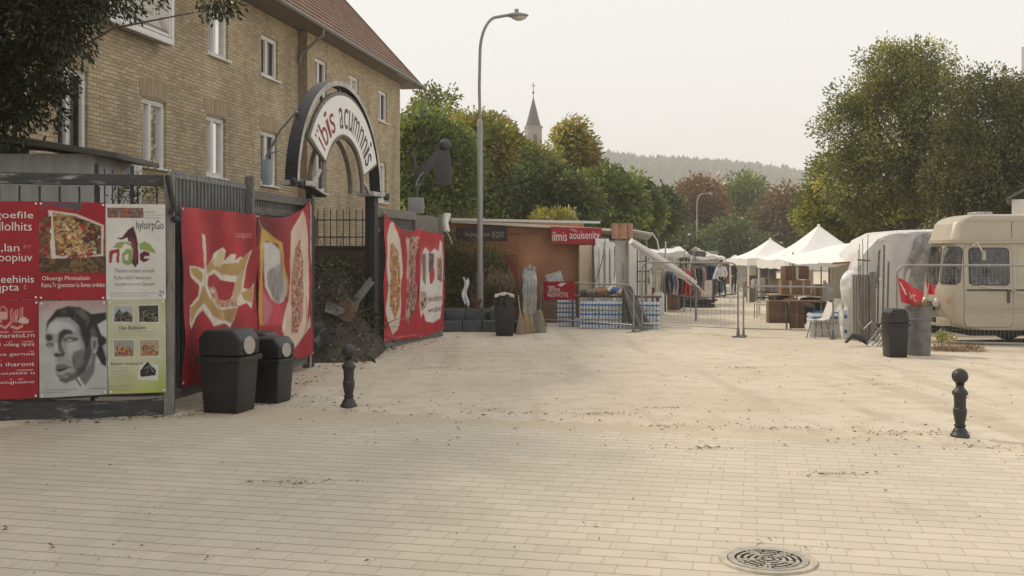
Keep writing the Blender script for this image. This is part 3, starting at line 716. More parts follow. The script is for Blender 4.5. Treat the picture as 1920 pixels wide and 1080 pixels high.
# dim rooms behind the glass
MB().add([(s0+.3,.8,3),(s_end-.3,.8,3),(s_end-.3,.8,8.3),(s0+.3,.8,8.3)],[(0,1,2,3)]).build('inner_wall', M['interior'], bl, smooth=0)
for (a,b_,c,d,far,lint,style) in wins:
    y = (FY if far else 0)+.07; fr = MB(); wdt = .075
    yc = y+.035
    fr.box(((a+b_)/2,yc,d-wdt/2),(b_-a,.09,wdt)); fr.box(((a+b_)/2,yc,c+wdt/2),(b_-a,.09,wdt))
    fr.box((a+wdt/2,yc,(c+d)/2),(wdt,.09,d-c-2*wdt)); fr.box((b_-wdt/2,yc,(c+d)/2),(wdt,.09,d-c-2*wdt))
    mid = a+(b_-a)*.42
    fr.box((mid,yc,(c+d)/2),(.05,.088,d-c-2*wdt))
    for q0,q1 in ((a+wdt,mid-.035),(mid+.035,b_-wdt)):            # opening sashes
        fr.box(((q0+q1)/2,yc-.012,d-wdt-.02),(q1-q0,.07,.03)); fr.box(((q0+q1)/2,yc-.012,c+wdt+.02),(q1-q0,.07,.03))
        fr.box((q0+.012,yc-.012,(c+d)/2),(.024,.07,d-c-2*wdt-.08)); fr.box((q1-.012,yc-.012,(c+d)/2),(.024,.07,d-c-2*wdt-.08))
    W = fr.build('window', M['white_paint'], bl, bev=.006, seg=1)
    MB().add([(a+.1,yc+.02,c+.1),(b_-.1,yc+.02,c+.1),(b_-.1,yc+.02,d-.1),(a+.1,yc+.02,d-.1)],[(0,1,2,3)]).build('pane', M['glass'], W, smooth=0)
    MB().box(((a+b_)/2,y-.06,c-.02),(b_-a+.08,.20,.04)).build('sill', M['white_paint'], W, bev=.01)
    if style: 
        cx0, cx1 = (a+.06,mid+.02) if style == 1 else (mid-.05,b_-.06)
        cu_ = MB(); cu_.grid(lambda u,v: (cx0+(cx1-cx0)*u, yc+.14+.02*math.sin(u*34), c+.05+(d-c-.1)*v), 40, 2); cu_.build('curtain', M['curtain'], W)
    if lint:                                                            # soldier course of wedge bricks, gently arched
        lm = MB(); k = 15; yy = (FY if far else 0)-.012
        for i in range(k):
            f0 = i/k; f1 = (i+.88)/k; ln = b_-a+.12; x0 = a-.06
            zc = lambda f: d-.0+.05*(1-(2*f-1)**2)
            e = lambda f: (2*f-1)*.05
            lm.prism([(x0+ln*f0,zc(f0)),(x0+ln*f1,zc(f1)),(x0+ln*f1+e(f1),zc(f1)+.36),(x0+ln*f0+e(f0),zc(f0)+.36)], yy, yy+.06)
        lm.build('lintel', M['brick_soldier'], bl, smooth=0)
# roof: real courses, each one lapping the next
ct = math.atan(1.1); y_e, z_e = -.72, 8.40; sl_len = (RY-y_e)/math.cos(ct); nco = 27
mb = MB(); sR = bs(790,True)+.2
r0, r1 = s0-.5, 41.1
for k in range(nco):
    q0 = sl_len*k/nco; q1 = sl_len*(k+1)/nco+.03
    f = lambda q, up: (y_e+q*math.cos(ct)-up*math.sin(ct), z_e+q*math.sin(ct)+up*math.cos(ct))
    (ya,za),(yb,zb),(yc_,zc_) = f(q0,.045), f(q1,.0), f(q0,.0)
    nseg = 40; jit = [random.uniform(-.006,.012) for _ in range(nseg+1)]
    for i in range(nseg):
        xa = r0+(r1-r0)*i/nseg; xb = r0+(r1-r0)*(i+1)/nseg
        mb.add([(xa,ya,za+jit[i]),(xb,ya,za+jit[i+1]),(xb,yb,zb),(xa,yb,zb),(xa,yc_,zc_),(xb,yc_,zc_)],[(0,1,2,3),(4,5,1,0)])
mb.add([(r0,RY,z_e+sl_len*math.sin(ct)),(r1,RY,z_e+sl_len*math.sin(ct)),(r1,2*RY-y_e,z_e),(r0,2*RY-y_e,z_e)],[(0,1,2,3)])
rf = mb.build('roof', M['tile'], bl, smooth=0, fix=False)
mb = MB()
for sgn in (0,):
    for xx in (r1-.02,):
        mb.bar((xx,y_e,z_e-.05),(xx,RY,z_e+sl_len*math.sin(ct)-.05),.05,.2)
mb.box(((r0+r1)/2,-.32,z_e-.07),(r1-r0-.1,.78,.04))
mb.build('eaves_board', pm('eaves_boards',(.16,.13,.10),.8,.2,4), rf)
gm = MB(); gut = [(r0+(r1-r0)*i/30, y_e-.07, z_e-.02) for i in range(31)]; gm.tube(gut,.065,10)
gt = gm.build('gutter', pm('grey_gutter',(.20,.19,.17),.5,.15,4,.3), rf)
mb = MB(); xx = s_seam-.16
mb.tube([(xx,y_e-.07,z_e-.05),(xx,y_e-.05,z_e-.25),(xx,-.14,z_e-.75),(xx,-.09,z_e-1.0)],.045,8)
mb.build('downpipe', pm('grey_downpipe',(.2,.18,.15),.5,.2,4,.3), gt)
MB().tube([(r1-.3,y_e-.07,z_e-.1),(r1-.35,y_e-.06,z_e-1.1),(r1-.3,y_e-.03,z_e-1.9)],.008,5).build('loose_wire', M['black_steel'], gt)

# billboard fixed to the facade
sb = Frame((BF.p.x-.3*BF.n.x,BF.p.y-.3*BF.n.y),(BF.p.x-.3*BF.n.x+BF.u.x,BF.p.y-.3*BF.n.y+BF.u.y))
x0 = sb.uv(203,35)[0]; x1 = sb.uv(325,70)[0]; zb = 6.40
sg = thing('wall_sign','pale grey framed board with dark lettering mounted high on the brick wall','sign',(sb.p.x,sb.p.y,0),sb.rz)
zt = zb+1.7; w2 = x1-x0
MB().box(((x0+x1)/2,.10,(zb+zt)/2),(w2,.16,zt-zb)).build('box', pm('sign_box_grey',(.27,.275,.28),.5,.1), sg, bev=.015)
mb = MB()
for a,b_ in (((x0,zb+.06),(x1,zb+.06)),((x0,zt-.06),(x1,zt-.06))): mb.box(((a[0]+b_[0])/2,0,a[1]),(w2,.05,.12))
for xx in (x0+.06,x1-.06): mb.box((xx,0,(zb+zt)/2),(.12,.05,zt-zb-.24))
for xx,ww in ((x0+.17,.06),(x1-.17,.06)): mb.box((xx,.005,(zb+zt)/2),(ww,.04,zt-zb-.28))
for zz in (zb+.17,zt-.17): mb.box(((x0+x1)/2,.005,zz),(w2-.44,.04,.06))
mb.build('frame', M['white_paint'], sg, bev=.008)
MB().box(((x0+x1)/2,.012,(zb+zt)/2+.04),(w2-.4,.02,zt-zb-.44)).build('panel', pm('sign_face',(.50,.47,.42),.5,.05), sg)
mb = MB(); fx = lambda f: x0+w2*f
text_box(mb,'Vulacina',fx(.44),fx(.68),zb+.66,zb+.77,-.002); text_box(mb,'Haslivnsim',fx(.36),fx(.66),zb+.44,zb+.56,-.002)
text_box(mb,'p',fx(.13),fx(.16),zb+.60,zb+.74,-.002)
for k in range(7):                                                     # small feather-like emblem
    a = (fx(.79)+.02*k, zb+.46-.0*k); mb.bar((fx(.77)+.035*k,-.001,zb+.44-.03*k),(fx(.77)+.035*k+.10,-.001,zb+.49-.03*k),.004,.018)
    mb.bar((fx(.77)+.035*k,-.001,zb+.44-.03*k),(fx(.77)+.035*k-.02,-.001,zb+.36-.03*k),.004,.016)
mb.build('lettering', M['letter_grey'], sg, smooth=0)

# concrete shed against the building
sh = thing('concrete_shed','low stained concrete shed with an overhanging flat roof slab behind the poster fence','shed',(-7.2,15.6,0))
MB().box((.05,1.0,1.78),(2.1,2.0,3.56)).build('wall', M['concrete'], sh, bev=.02)
MB().box((-1.15,.3,1.87),(1.6,1.6,3.74)).build('pier', M['concrete'], sh, bev=.03)
sl_ = MB().prism([(-1.95,3.78),(-1.95,3.88),(-.3,3.84),(1.55,3.54),(1.55,3.46),(-.3,3.74)], -.35, 1.5).build('roof', M['slab'], sh, bev=.01)
# ================================================================== poster fence along the left
FA = Frame(gp(-420,806).to_tuple(), gp(312,779).to_tuple())
FB = Frame((-4.47,13.86),(-3.73,19.5))
FC0 = FB.uv(468,500)[0]
fa = thing('iron_fence','blackened iron railing with weathered bottom boards carrying six posters','fence',(FA.p.x,FA.p.y,0),FA.rz)
LA = FA.L
mb = MB()
k = int(LA/.235)
for i in range(k+1):
    x = LA-.12-i*.235; mb.box((x,.06,1.7),(.022,.022,2.5))
for px, zt, wd in ((180,3.25,.05),(247,3.22,.045),(195,3.12,.015),(210,3.1,.012)):
    x = FA.uv(px,400)[0]; mb.box((x,.06,1.75),(wd,wd,zt*1.0-.25)); mb.lathe([(wd*.7,zt-.40),(wd*.5,zt-.3),(.004,zt+.02)],6,(x,.06,0))
mb.box((LA/2,.06,.62),(LA,.04,.06))
mb.build('railing', M['black_steel'], fa, bev=0)
mb = MB(); mb.box((LA/2,.0,3.04),(LA+.02,.12,.14)); mb.build('top_rail', M['dark_wood'], fa, bev=.012)
for z,hh,y in ((.12,.22,-.06),(.36,.24,-.04)):
    mb = MB(); n = 24
    mb.grid(lambda u,v: (LA*u, y+.01*math.sin(u*9), z-hh/2+hh*v+.018*math.sin(u*17+z*20)+(.10*(u-.6) if u > .6 and z > .2 else 0)), n, 3)
    mb.build('bottom_board', M['dark_wood'], fa, solid=.05)
px_ = gp(317,778)
MB().box((LA+.035,.02,1.56),(.13,.2,3.12)).build('post', pm('peeling_concrete_post',(.21,.20,.18),.9,.3,3,0,.4,14,wear=.38,wear_c=(.055,.055,.055),wsc=2.5,stretch=(2,2,.8)), fa, bev=.015)
# chain and padlock at the post top
ck = MB(); ck.tube([(LA+.02,-.1,3.1),(LA+.06,-.13,2.9),(LA+.1,-.13,2.7),(LA+.05,-.12,2.6)],.035,7); ck.lathe([(.03,2.5),(.06,2.52),(.06,2.56),(.02,2.58)],8,(LA+.12,-.12,0)); ck.build('chain', M['black_steel'], fa)

RED = np.array((.34,.022,.032)); RED2 = np.array((.27,.018,.028)); WHITE = np.array((.74,.72,.69))
def weather(S, seed, a=.14):
    S.C = S.C*(1-a+a*2*fbm(S.X*1.7,S.Z*1.7,seed,4))[...,None]
def sag(amp, seed):
    return lambda x, z: amp*(np.sin(x*2.3+seed)*np.sin(z*1.9+seed*2)+.5*np.sin(x*5.1+z*3.3+seed)+.35*np.sin(x*9.7-z*6.1+seed*3))
def f1(x, y): return (x/5.685, 370+y/5.685)      # enlarged crops used for reading the prints
def f2(x, y): return (x/4.321, 550+y/4.321)
def f3(x, y): return (310+x/3.176, 360+y/3.176)
def f4(x, y): return (640+x/3.6, 380+y/3.6)
def poster(name, label, S, mat='poster_paper', cat='poster', group='posters on the iron fence', letters=(), grom=True):
    fr = S.fr; o = thing(name, label, cat, (fr.p.x,fr.p.y,0), fr.rz, group)
    S.build('sheet', M[mat], o)
    by = {}
    for L in letters:
        mt, s, x0, y0, x1, y1 = L[:6]; mbx = by.setdefault(mt, MB())
        a = fr.uv(*S.px(x0,y1)); b_ = fr.uv(*S.px(x1,y0))
        text_box(mbx, s, a[0], b_[0], a[1], b_[1], S.y-.004, S.fn)
    for mt, mbx in by.items(): mbx.build('lettering', M[mt], o, smooth=0, fix=False)
    if grom:
        g = MB()
        for P in S.q:
            x = P[0]+(.03 if P is S.q[0] or P is S.q[3] else -.03); z = P[1]+(-.03 if P is S.q[0] or P is S.q[1] else .03)
            y = S.y+(float(S.fn(np.array(x),np.array(z))) if S.fn else 0)
            g.lathe([(.014,0),(.014,.006),(.006,.008)],8,M=Matrix.Translation((x,y-.003,z)) @ Matrix.Rotation(R(90),4,'X'))
        g.build('grommet', M['sign_white'], o)
    return o
YA = -.11
# 1 upper red text poster
S = Sheet(FA, [(-125,378),(75,378),(75,561),(-125,563)], 60, 60, RED, sag(.008,1), YA, f1); S.q and weather(S,3)
poster('poster','dark red poster with large pale garbled lettering, in the top row','x' and S, letters=[
 ('letter_white','Mns goefile',-330,155,372,245),('letter_white','in a Illolhits',-260,265,357,355),
 ('letter_white','roa,lan',-180,495,225,590),('letter_white','m npioopiuv',-300,600,362,710),
 ('letter_white','rcneehinis',-140,830,380,910),('letter_white','t eqpta',-200,930,222,1020),('letter_pink','t',268,925,300,975),('letter_pink','e-r',270,505,355,545)]) 
# 2 food poster
S = Sheet(FA, [(75,378),(200,381),(200,562),(75,562)], 130, 180, RED, sag(.008,2), YA-.006, f1)
S.food(S.mask([(437,795),(437,240),(560,130),(900,60),(1145,200),(1145,800)]), [(.24,.03,.03),(.20,.05,.03),(.28,.09,.04),(.16,.08,.04),(.33,.14,.08)], 6, 4)
S.poly([(437,60),(880,60),(860,130),(700,110),(560,90),(437,140)], (.09,.09,.13),2)
S.poly([(437,60),(437,130),(520,80),(600,90),(680,130),(880,150),(890,60),(1140,60),(1140,420),(1000,280),(860,200),(560,140)], RED,1)
S.food(S.mask([(437,800),(437,640),(1145,600),(1145,800)]), [(.10,.06,.03),(.17,.11,.05),(.08,.05,.03),(.14,.09,.045)], 9, 14)
S.poly([(530,140),(830,180),(1120,300),(1110,625),(560,655)], (.66,.60,.52),1)
S.poly([(575,165),(820,205),(1090,310),(1090,605),(610,620)], (.16,.09,.05),1)
S.blobs(S.mask([(437,600),(437,240),(560,200),(560,660)]), 40, [(.24,.03,.03),(.3,.1,.04),(.33,.2,.09),(.12,.09,.04)], .02,.05, 71)
FM = S.mask([(580,170),(760,200),(900,240),(1070,330),(1060,480),(1060,590),(960,600),(780,625),(640,600),(590,400)],1)
S.food(S.mask([(580,170),(760,200),(900,240),(1070,330),(1060,480),(960,580),(780,610),(640,540),(590,400)],1), [(.42,.28,.10),(.50,.36,.16),(.30,.10,.05),(.46,.30,.12),(.13,.06,.04),(.62,.50,.28),(.26,.14,.06)], 7, 24)
S.food(S.mask([(780,220),(920,250),(1080,340),(1070,520),(980,590),(900,480),(930,360)],2), [(.05,.03,.03),(.10,.05,.04),(.28,.20,.12),(.05,.07,.04),(.36,.06,.04)], 9, 34)
for c_ in ((690,590,50,38),(985,400,30,28),(1000,345,45,14)): S.fill(np.clip(1.6-np.hypot((S.X-S.P([(c_[0],c_[1])])[0][0])/(c_[2]/5.685*.0068),(S.Z-S.P([(c_[0],c_[1])])[0][1])/(c_[3]/5.685*.0068))*1.2,0,1), (.42,.05,.035))
S.food(S.mask([(740,560),(800,530),(880,590),(960,580),(1060,610),(820,660),(740,640)],1), [(.30,.05,.05),(.4,.28,.15),(.08,.04,.04),(.35,.12,.06)], 12, 44)
S.blobs(FM,150,[(.48,.32,.12),(.56,.42,.20),(.40,.24,.09),(.62,.50,.28),(.36,.06,.04),(.20,.10,.05)],.012,.034,72)
S.blobs(S.mask([(780,210),(960,250),(1085,340),(1080,590),(960,600),(900,480),(900,360)],1),90,[(.06,.03,.035),(.12,.05,.05),(.05,.08,.035),(.40,.05,.035),(.5,.36,.24),(.10,.04,.05)],.010,.028,73)
S.blobs(S.mask([(640,560),(900,520),(1060,590),(900,660),(680,640)],1),40,[(.45,.06,.04),(.5,.3,.14),(.10,.05,.06),(.62,.5,.35)],.012,.026,74)
weather(S,5,.08)
poster('poster','red poster with a tray of mixed food above two caption lines', S, letters=[('letter_white','Obuergs Plminaitain',465,835,970,895),('letter_white','Rqma.Tr gjueration lu lkwon ardelse',460,905,1128,970)])
# 3 white logo poster
S = Sheet(FA, [(200,383),(311,384),(312,560),(201,562)], 130, 190, (.66,.64,.60), sag(.007,3), YA-.01, f1)
S.food(S.mask([(1155,115),(1535,115),(1540,225),(1155,220)]), [(.32,.09,.04),(.42,.16,.06),(.16,.06,.05),(.22,.10,.07),(.30,.25,.24)], 14, 2)
G_ = (.27,.33,.11); DK = (.07,.025,.03)
S.poly([(1210,535),(1260,480),(1340,470),(1420,490),(1435,600),(1400,520),(1340,490),(1300,545)], G_,1)
S.poly([(1490,500),(1550,470),(1610,500),(1650,560),(1672,598),(1600,580),(1540,560),(1500,560)], G_,1)
S.poly([(1310,600),(1360,545),(1420,560),(1425,700),(1370,725),(1315,700)], G_,1); S.poly([(1335,620),(1375,600),(1380,670),(1340,672)], (.66,.64,.60))
S.poly([(1250,430),(1310,430),(1370,350),(1430,310),(1460,400),(1480,500),(1485,700),(1450,748),(1415,700),(1430,560),(1400,470),(1375,470),(1370,430),(1300,455)], DK,1)
S.poly([(1385,420),(1440,440),(1465,520),(1480,620),(1450,700),(1425,650),(1430,540),(1400,470)], (.17,.04,.05),1)
S.poly([(1175,570),(1285,545),(1280,700),(1250,690),(1255,590),(1215,605),(1200,700),(1172,700)], (.33,.04,.05),1)
S.poly([(1500,600),(1545,570),(1600,590),(1600,625),(1550,625),(1545,650),(1605,655),(1570,685),(1530,690),(1500,660)], (.12,.02,.04),1)
weather(S,9,.06)
T3 = [('letter_grey','Nidubo o ilingoes',1175,118,1530,160),('letter_grey','lamok Lapuaniten',1180,172,1535,212)]
poster('poster','white poster with a green and maroon leaf logo under handwritten lettering', S, letters=[('letter_dark','hyloirpGo',1460,250,1750,370),
 ('letter_grey','Thesico ocatain ocooze',1228,755,1652,800),('letter_grey','Rube xilbO lbasonios',1228,832,1620,872),('letter_grey','Gumabils Lor wre Zipregob',1228,902,1660,948),
 ('letter_grey','amos trar',1557,152,1650,168),('letter_grey','umlinco, M.A. copatos',1557,185,1755,200),('letter_grey','somm alnmhsne',1557,215,1720,228),
 ('letter_grey','hobete AB aliconoos incoroo ol pronob, beasoliomo',1183,1008,1695,1028),('letter_grey','OI basons iu abacce turgramant praple oamls,',1183,1038,1575,1055),('letter_dark','Sq',1705,985,1752,1025),('letter_dark','uq',1695,1030,1730,1062)]+T3)
# 4 lower red menu poster
S = Sheet(FA, [(-125,562),(76,562),(75,744),(-125,752)], 110, 90, RED, sag(.008,4), YA-.004, f2); weather(S,13)
PK = (.62,.36,.33)
S.poly([(10,145),(75,145),(75,205),(30,205),(30,235),(10,235)], PK); S.line([(5,150),(20,110),(50,105),(72,140)], .012, PK); S.line([(0,250),(60,275),(100,235)], .025, PK)
for x_ in (100,118,136,150,176,190): S.line([(x_,230),(x_+8,110+(x_%7)*6)], .012, PK)
S.poly([(160,235),(170,200),(210,185),(250,215),(240,240)], (.66,.5,.47)); S.line([(110,265),(150,280),(190,262)], .03, PK)
L4 = []
for k_,(s_,y0) in enumerate((('mlti us fannaratuLrn',315),('ruacoarmlll olaig ipsz',392),('nrnul linnoe garnoe',470),('tesalluiwn iharont',548),('galiuse daoustea u',622),('S urlnu, caniqJuaino',695))):
    L4.append(('letter_white',s_,-290,y0,293,y0+45)); S.line([(-200+60*k_,y0-6),(80+30*(k_%4),y0-6)], .006, PK); S.line([(120+20*(k_%3),y0-8),(285,y0-8)], .006, PK)
poster('poster','dark red menu poster with a small pale crockery drawing over six lines of text', S, letters=L4)
# 5 black and white portrait
S = Sheet(FA, [(76,564),(202,562),(204,737),(77,744)], 170, 240, (.50,.50,.49), sag(.009,5), YA-.012, f2)
g_ = lambda k: (k,k,k*.98)
S.fill(np.clip((S.V-.72)*3,0,1), (.42,.20,.19), .8)
S.fill(np.clip((.45-S.V)*2,0,1)*np.clip(S.U,0,1), g_(.33), .6)
S.poly([(420,780),(440,720),(520,690),(640,690),(690,600),(760,560),(870,600),(870,830),(330,830)], g_(.46),4); S.poly([(640,660),(700,620),(760,470),(790,480),(770,640),(700,740),(660,720)], g_(.16),4); S.line([(640,665),(690,745)], .022, g_(.55)); S.line([(625,680),(665,740)], .02, g_(.1))
FACE = [(383,300),(378,380),(400,440),(440,490),(455,520),(470,560),(458,600),(465,650),(500,705),(545,722),(610,695),(700,630),(745,560),(765,470),(795,450),(806,390),(790,345),(740,330),(690,230),(560,170),(460,200),(405,240)]
FMk = S.mask(FACE,2)
def fp(pts, k, blur=10, a=1.0): S.fill(S.mask(pts,blur)*FMk, g_(k), a)
S.fill(FMk, g_(.34))
fp([(390,260),(480,215),(560,230),(620,280),(600,330),(480,320),(400,320)], .52, 14)          # lit forehead
fp([(395,380),(440,400),(452,470),(470,540),(440,520),(400,450)], .50, 10); fp([(560,380),(650,380),(660,450),(600,520),(560,460)], .48, 14)   # cheeks
fp([(640,230),(740,320),(760,470),(700,640),(600,705),(640,560),(700,430),(660,330)], .07, 16)  # shaded far side
fp([(600,470),(690,440),(690,560),(640,600),(600,540)], .16, 14); fp([(470,480),(560,520),(600,560),(540,560),(480,545)], .30, 8)
fp([(480,690),(560,640),(640,630),(620,690),(545,722),(505,708)], .12, 12); fp([(500,640),(560,640),(560,670),(510,672)], .42, 8)   # chin
fp([(376,345),(400,322),(440,335),(440,372),(400,385)], .05, 6); fp([(490,310),(530,282),(590,292),(610,325),(545,330),(515,365),(500,420),(478,400)], .05, 8)  # brows and sockets
fp([(385,400),(415,392),(446,404),(440,426),(400,430)], .12, 4); fp([(522,362),(575,346),(645,358),(640,378),(580,390),(530,384)], .14, 5)
fp([(545,372),(580,362),(600,374),(575,382)], .45, 2); fp([(400,412),(425,406),(428,418),(405,420)], .40, 2)
S.line([(525,374),(575,354),(642,364)], .010, g_(.03)); S.line([(388,410),(418,398),(444,408)], .010, g_(.04))
fp([(472,400),(500,380),(520,440),(540,478),(520,500),(500,470)], .10, 6); fp([(455,400),(480,395),(478,470),(452,476)], .55, 6)   # nose, shaded and lit sides
fp([(440,488),(465,474),(500,486),(530,480),(536,498),(500,506),(460,506)], .05, 4)
fp([(455,592),(482,568),(520,562),(570,580),(606,592),(560,600),(510,612),(470,614)], .14, 4); fp([(468,610),(520,602),(566,594),(545,614),(500,628),(474,624)], .015, 2); fp([(466,630),(505,632),(552,606),(556,622),(515,650),(476,646)], .34, 4); fp([(470,652),(520,656),(560,630),(580,640),(520,672),(480,668)], .12, 6)
fp([(600,480),(620,540),(630,610),(612,600),(598,540)], .10, 5); S.fill(S.mask([(755,358),(792,344),(806,395),(792,450),(764,470),(748,430)],3), g_(.30)); S.fill(S.mask([(765,382),(788,375),(782,432),(766,446)],4), g_(.08))
HR = S.mask([(383,315),(396,222),(470,128),(560,100),(660,108),(730,148),(790,198),(812,330),(790,352),(752,340),(730,430),(704,446),(694,380),(655,260),(575,190),(470,192),(412,240)],3)
S.fill(HR, g_(.03)); S.fill(HR*np.clip(fbm(S.X*30,S.Z*8,41,3)*2.4-1.2,0,1), g_(.16), .8)
S.fill(S.mask([(600,118),(680,132),(735,190),(700,215),(640,165)],10), g_(.14), .7)
S.poly([(740,165),(870,148),(872,208),(800,248),(830,330),(872,360),(872,590),(830,565),(785,480),(805,420),(790,300)], g_(.03),3)
S.poly([(800,250),(872,210),(872,300),(830,300)], g_(.55),5); S.poly([(838,420),(872,400),(872,520)], g_(.42),5)
for _ in range(3):
    q_ = np.pad(S.C,((1,1),(1,1),(0,0)),mode='edge'); S.C = (q_[:-2,1:-1]+q_[2:,1:-1]+q_[1:-1,:-2]+q_[1:-1,2:]+2*q_[1:-1,1:-1])/6
S.C *= (.85+.3*fbm(S.X*9,S.Z*9,77,4))[...,None]
poster('poster','black and white portrait poster of a grimacing dark-haired face', S, letters=[('letter_dark','uiltmoo Faool Akocn oo aulnoinnoe',362,762,640,778),('letter_dark','lonoodioobo odoool',362,785,550,798),('letter_dark','Nia obedlindoaBo,',745,752,860,766)])
# 6 green photo poster
S = Sheet(FA, [(203,562),(311,560),(313,733),(205,737)], 150, 220, (.52,.52,.36), sag(.009,6), YA-.014, f2)
S.fill(np.clip((.30-S.V)*3+.5*(S.U-.5),0,1), (.40,.46,.13)); S.fill(np.clip((S.U-.86)*5,0,1)*np.clip((S.V-.7)*4,0,1), (.40,.46,.14)); S.fill(np.clip(1-np.hypot(S.U-1,(S.V-.12)*1.2)/.35,0,1), (.30,.38,.09), .6)
FD = [(.35,.14,.07),(.28,.06,.04),(.45,.28,.14),(.14,.06,.04),(.5,.40,.26)]; DKF = [(.03,.03,.03),(.08,.07,.05),(.2,.19,.17),(.02,.02,.02),(.12,.10,.05)]
for q,cs,bgc,sd_ in ((((925,98),(1085,98),(1085,230),(925,230)),DKF,(.42,.44,.46),1),(((1130,98),(1288,95),(1288,225),(1135,228)),DKF,(.06,.06,.06),2),(((930,373),(1092,373),(1092,505),(932,508)),FD,(.30,.32,.30),3),(((1140,373),(1295,370),(1295,500),(1142,503)),FD,(.40,.33,.22),4)):
    (a_,b2),(c2,_),(e2,f_),_ = q
    S.poly([(q[0][0]-8,q[0][1]-8),(q[1][0]+8,q[1][1]-8),(q[2][0]+8,q[2][1]+8),(q[3][0]-8,q[3][1]+8)], (.64,.62,.52))
    S.poly(q, bgc); x0_,x1_,y0_,y1_ = q[0][0],q[1][0],q[0][1],q[2][1]; ww = x1_-x0_; hh = y1_-y0_
    S.food(S.mask([(x0_+.05*ww,y1_-.05*hh),(x0_+.1*ww,y0_+.5*hh),(x0_+.3*ww,y0_+.15*hh),(x0_+.45*ww,y0_+.45*hh),(x0_+.7*ww,y0_+.3*hh),(x0_+.97*ww,y0_+.6*hh),(x0_+.95*ww,y1_-.04*hh)],1), cs, 22, sd_)
S.poly([(1120,690),(1140,560),(1290,570),(1285,700)], (.60,.60,.52),1)
S.poly([(1140,620),(1200,545),(1270,615),(1265,655),(1145,668)], (.03,.03,.035)); S.line([(1180,600),(1220,580),(1250,630)], .008, (.3,.3,.28)); S.line([(1190,640),(1210,600)], .006, (.25,.25,.25))
weather(S,21,.06)
L6 = [('letter_dark','Oen Buldosinn',972,255,1185,290),('letter_dark','Eanof unscurio',908,545,1165,575)]
for s_,x0_,y0_,x1_ in (('Pouoot lono vurnohu iaolr o caselsslitho dad oo',972,298,1265),('Ausonooloi tounog diunopo uoo, sbo; Soolr borts',972,324,1252),('tedugn oo o plornoo ooo',908,588,1075),('loo neoolnnoooooo noo',908,612,1045),('olg; Sodobn. ol tlo: ibooo oo aootor',908,636,1120),('Sorlouoorooolo, ol oaonolos Dng.',908,658,1110),('gol, u-ossldoooooo tbooooo',908,682,1098),('Prornan?',895,738,965),('BOUSSEE L',975,733,1062),('Snooi ioa',895,765,965),('Oolooolood',975,762,1065)):
    L6.append(('letter_grey',s_,x0_,y0_,x1_,y0_+13))
poster('poster','lime green poster with five small food photographs and dark headings', S, letters=L6)

# ------------------------------------------------------------------ slatted fence with two big banners, up to the gate
fb = thing('slatted_fence','tall zinc slat fence between the concrete post and the arched gateway','fence',(FB.p.x,FB.p.y,0),FB.rz)
mb = MB(); x = .12
while x < FC0-.06:
    mb.box((x,.05,1.66),(.095,.012,2.9)); mb.lathe([(.045,3.1),(.03,3.16),(.004,3.2)],4,(x,.05,0)); mb.box((x+.045,.035,1.66),(.02,.03,2.9)); x += .118
mb.build('slats', M['slat_zinc'], fb)
mb = MB()
x = FC0+.09
while x < FB.L-.1:
    mb.box((x,.05,1.62),(.035,.03,2.76)); x += .075
mb.build('grating', M['slat_zinc'], fb)
for c_,s_ in (((FC0/2+.05,.02,.24),(FC0,.07,.14)),((FC0/2+.05,.1,2.7),(FC0,.05,.08)),(((FC0+FB.L)/2,.0,.2),(FB.L-FC0,.09,.2)),(((FC0+FB.L)/2,.0,3.02),(FB.L-FC0,.1,.14)),(((FC0+FB.L)/2,.03,2.78),(FB.L-FC0,.04,.12))): MB().box(c_,s_).build('rail', M['grey_wood'], fb, bev=.01)

for x,hh,wd in ((FC0,3.3,.1),(FB.L-.06,3.1,.12)): MB().box((x,.0,hh/2),(wd,.13,hh)).build('post', M['grey_wood'], fb, bev=.01)
mb = MB(); mb.tube([(FB.L-.14,-.09,.05),(FB.L-.14,-.09,2.98)],.022,8); mb.build('pipe', M['arch_grey'], fb)
# banner with bone-like ornament
VN = 'banner_vinyl'
S = Sheet(FB, [(323,387),(466,402),(467,712),(329,723)], 170, 220, RED, sag(.028,7), -.12, f3)
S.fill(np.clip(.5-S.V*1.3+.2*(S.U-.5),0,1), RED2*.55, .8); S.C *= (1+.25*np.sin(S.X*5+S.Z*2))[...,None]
TAN = (.42,.27,.10); IV = (.66,.60,.50)
out = [(85,440),(130,445),(165,460),(170,250),(190,255),(180,450),(240,400),(250,370),(300,330),(315,350),(310,410),(350,370),(380,372),(370,410),(400,385),(420,395),(475,345),(440,460),(420,570),(450,585),(480,540),(475,640),(465,695),(430,660),(395,680),(375,760),(350,808),(300,780),(240,800),(210,760),(175,700),(140,740),(100,815),(85,790),(90,680),(135,620),(140,560),(95,500)]
S.poly(out, IV,1)
S.poly([(90,450),(130,450),(160,490),(150,540),(105,490)], TAN,1); S.poly([(90,690),(140,640),(160,560),(175,560),(210,630),(260,690),(300,700),(300,770),(230,740),(180,660),(140,700),(95,780)], TAN,1)
S.poly([(180,440),(250,405),(300,430),(390,420),(400,395),(415,400),(470,350),(435,450),(415,520),(380,500),(300,490),(250,460),(190,490)], TAN,1)
S.poly([(300,700),(395,690),(365,780),(305,765)], (.36,.22,.08),1); S.poly([(410,600),(475,560),(470,660),(420,645)], TAN,1)
S.poly([(205,500),(250,485),(290,520),(380,535),(370,590),(350,640),(300,660),(250,650),(215,600),(195,545)], RED,1)
S.food(S.mask([(210,570),(240,560),(265,600),(275,640),(330,650),(390,620),(390,680),(280,690),(225,640)],1), [(.45,.22,.14),(.55,.36,.25),(.35,.12,.08),(.6,.48,.36)], 14, 3)
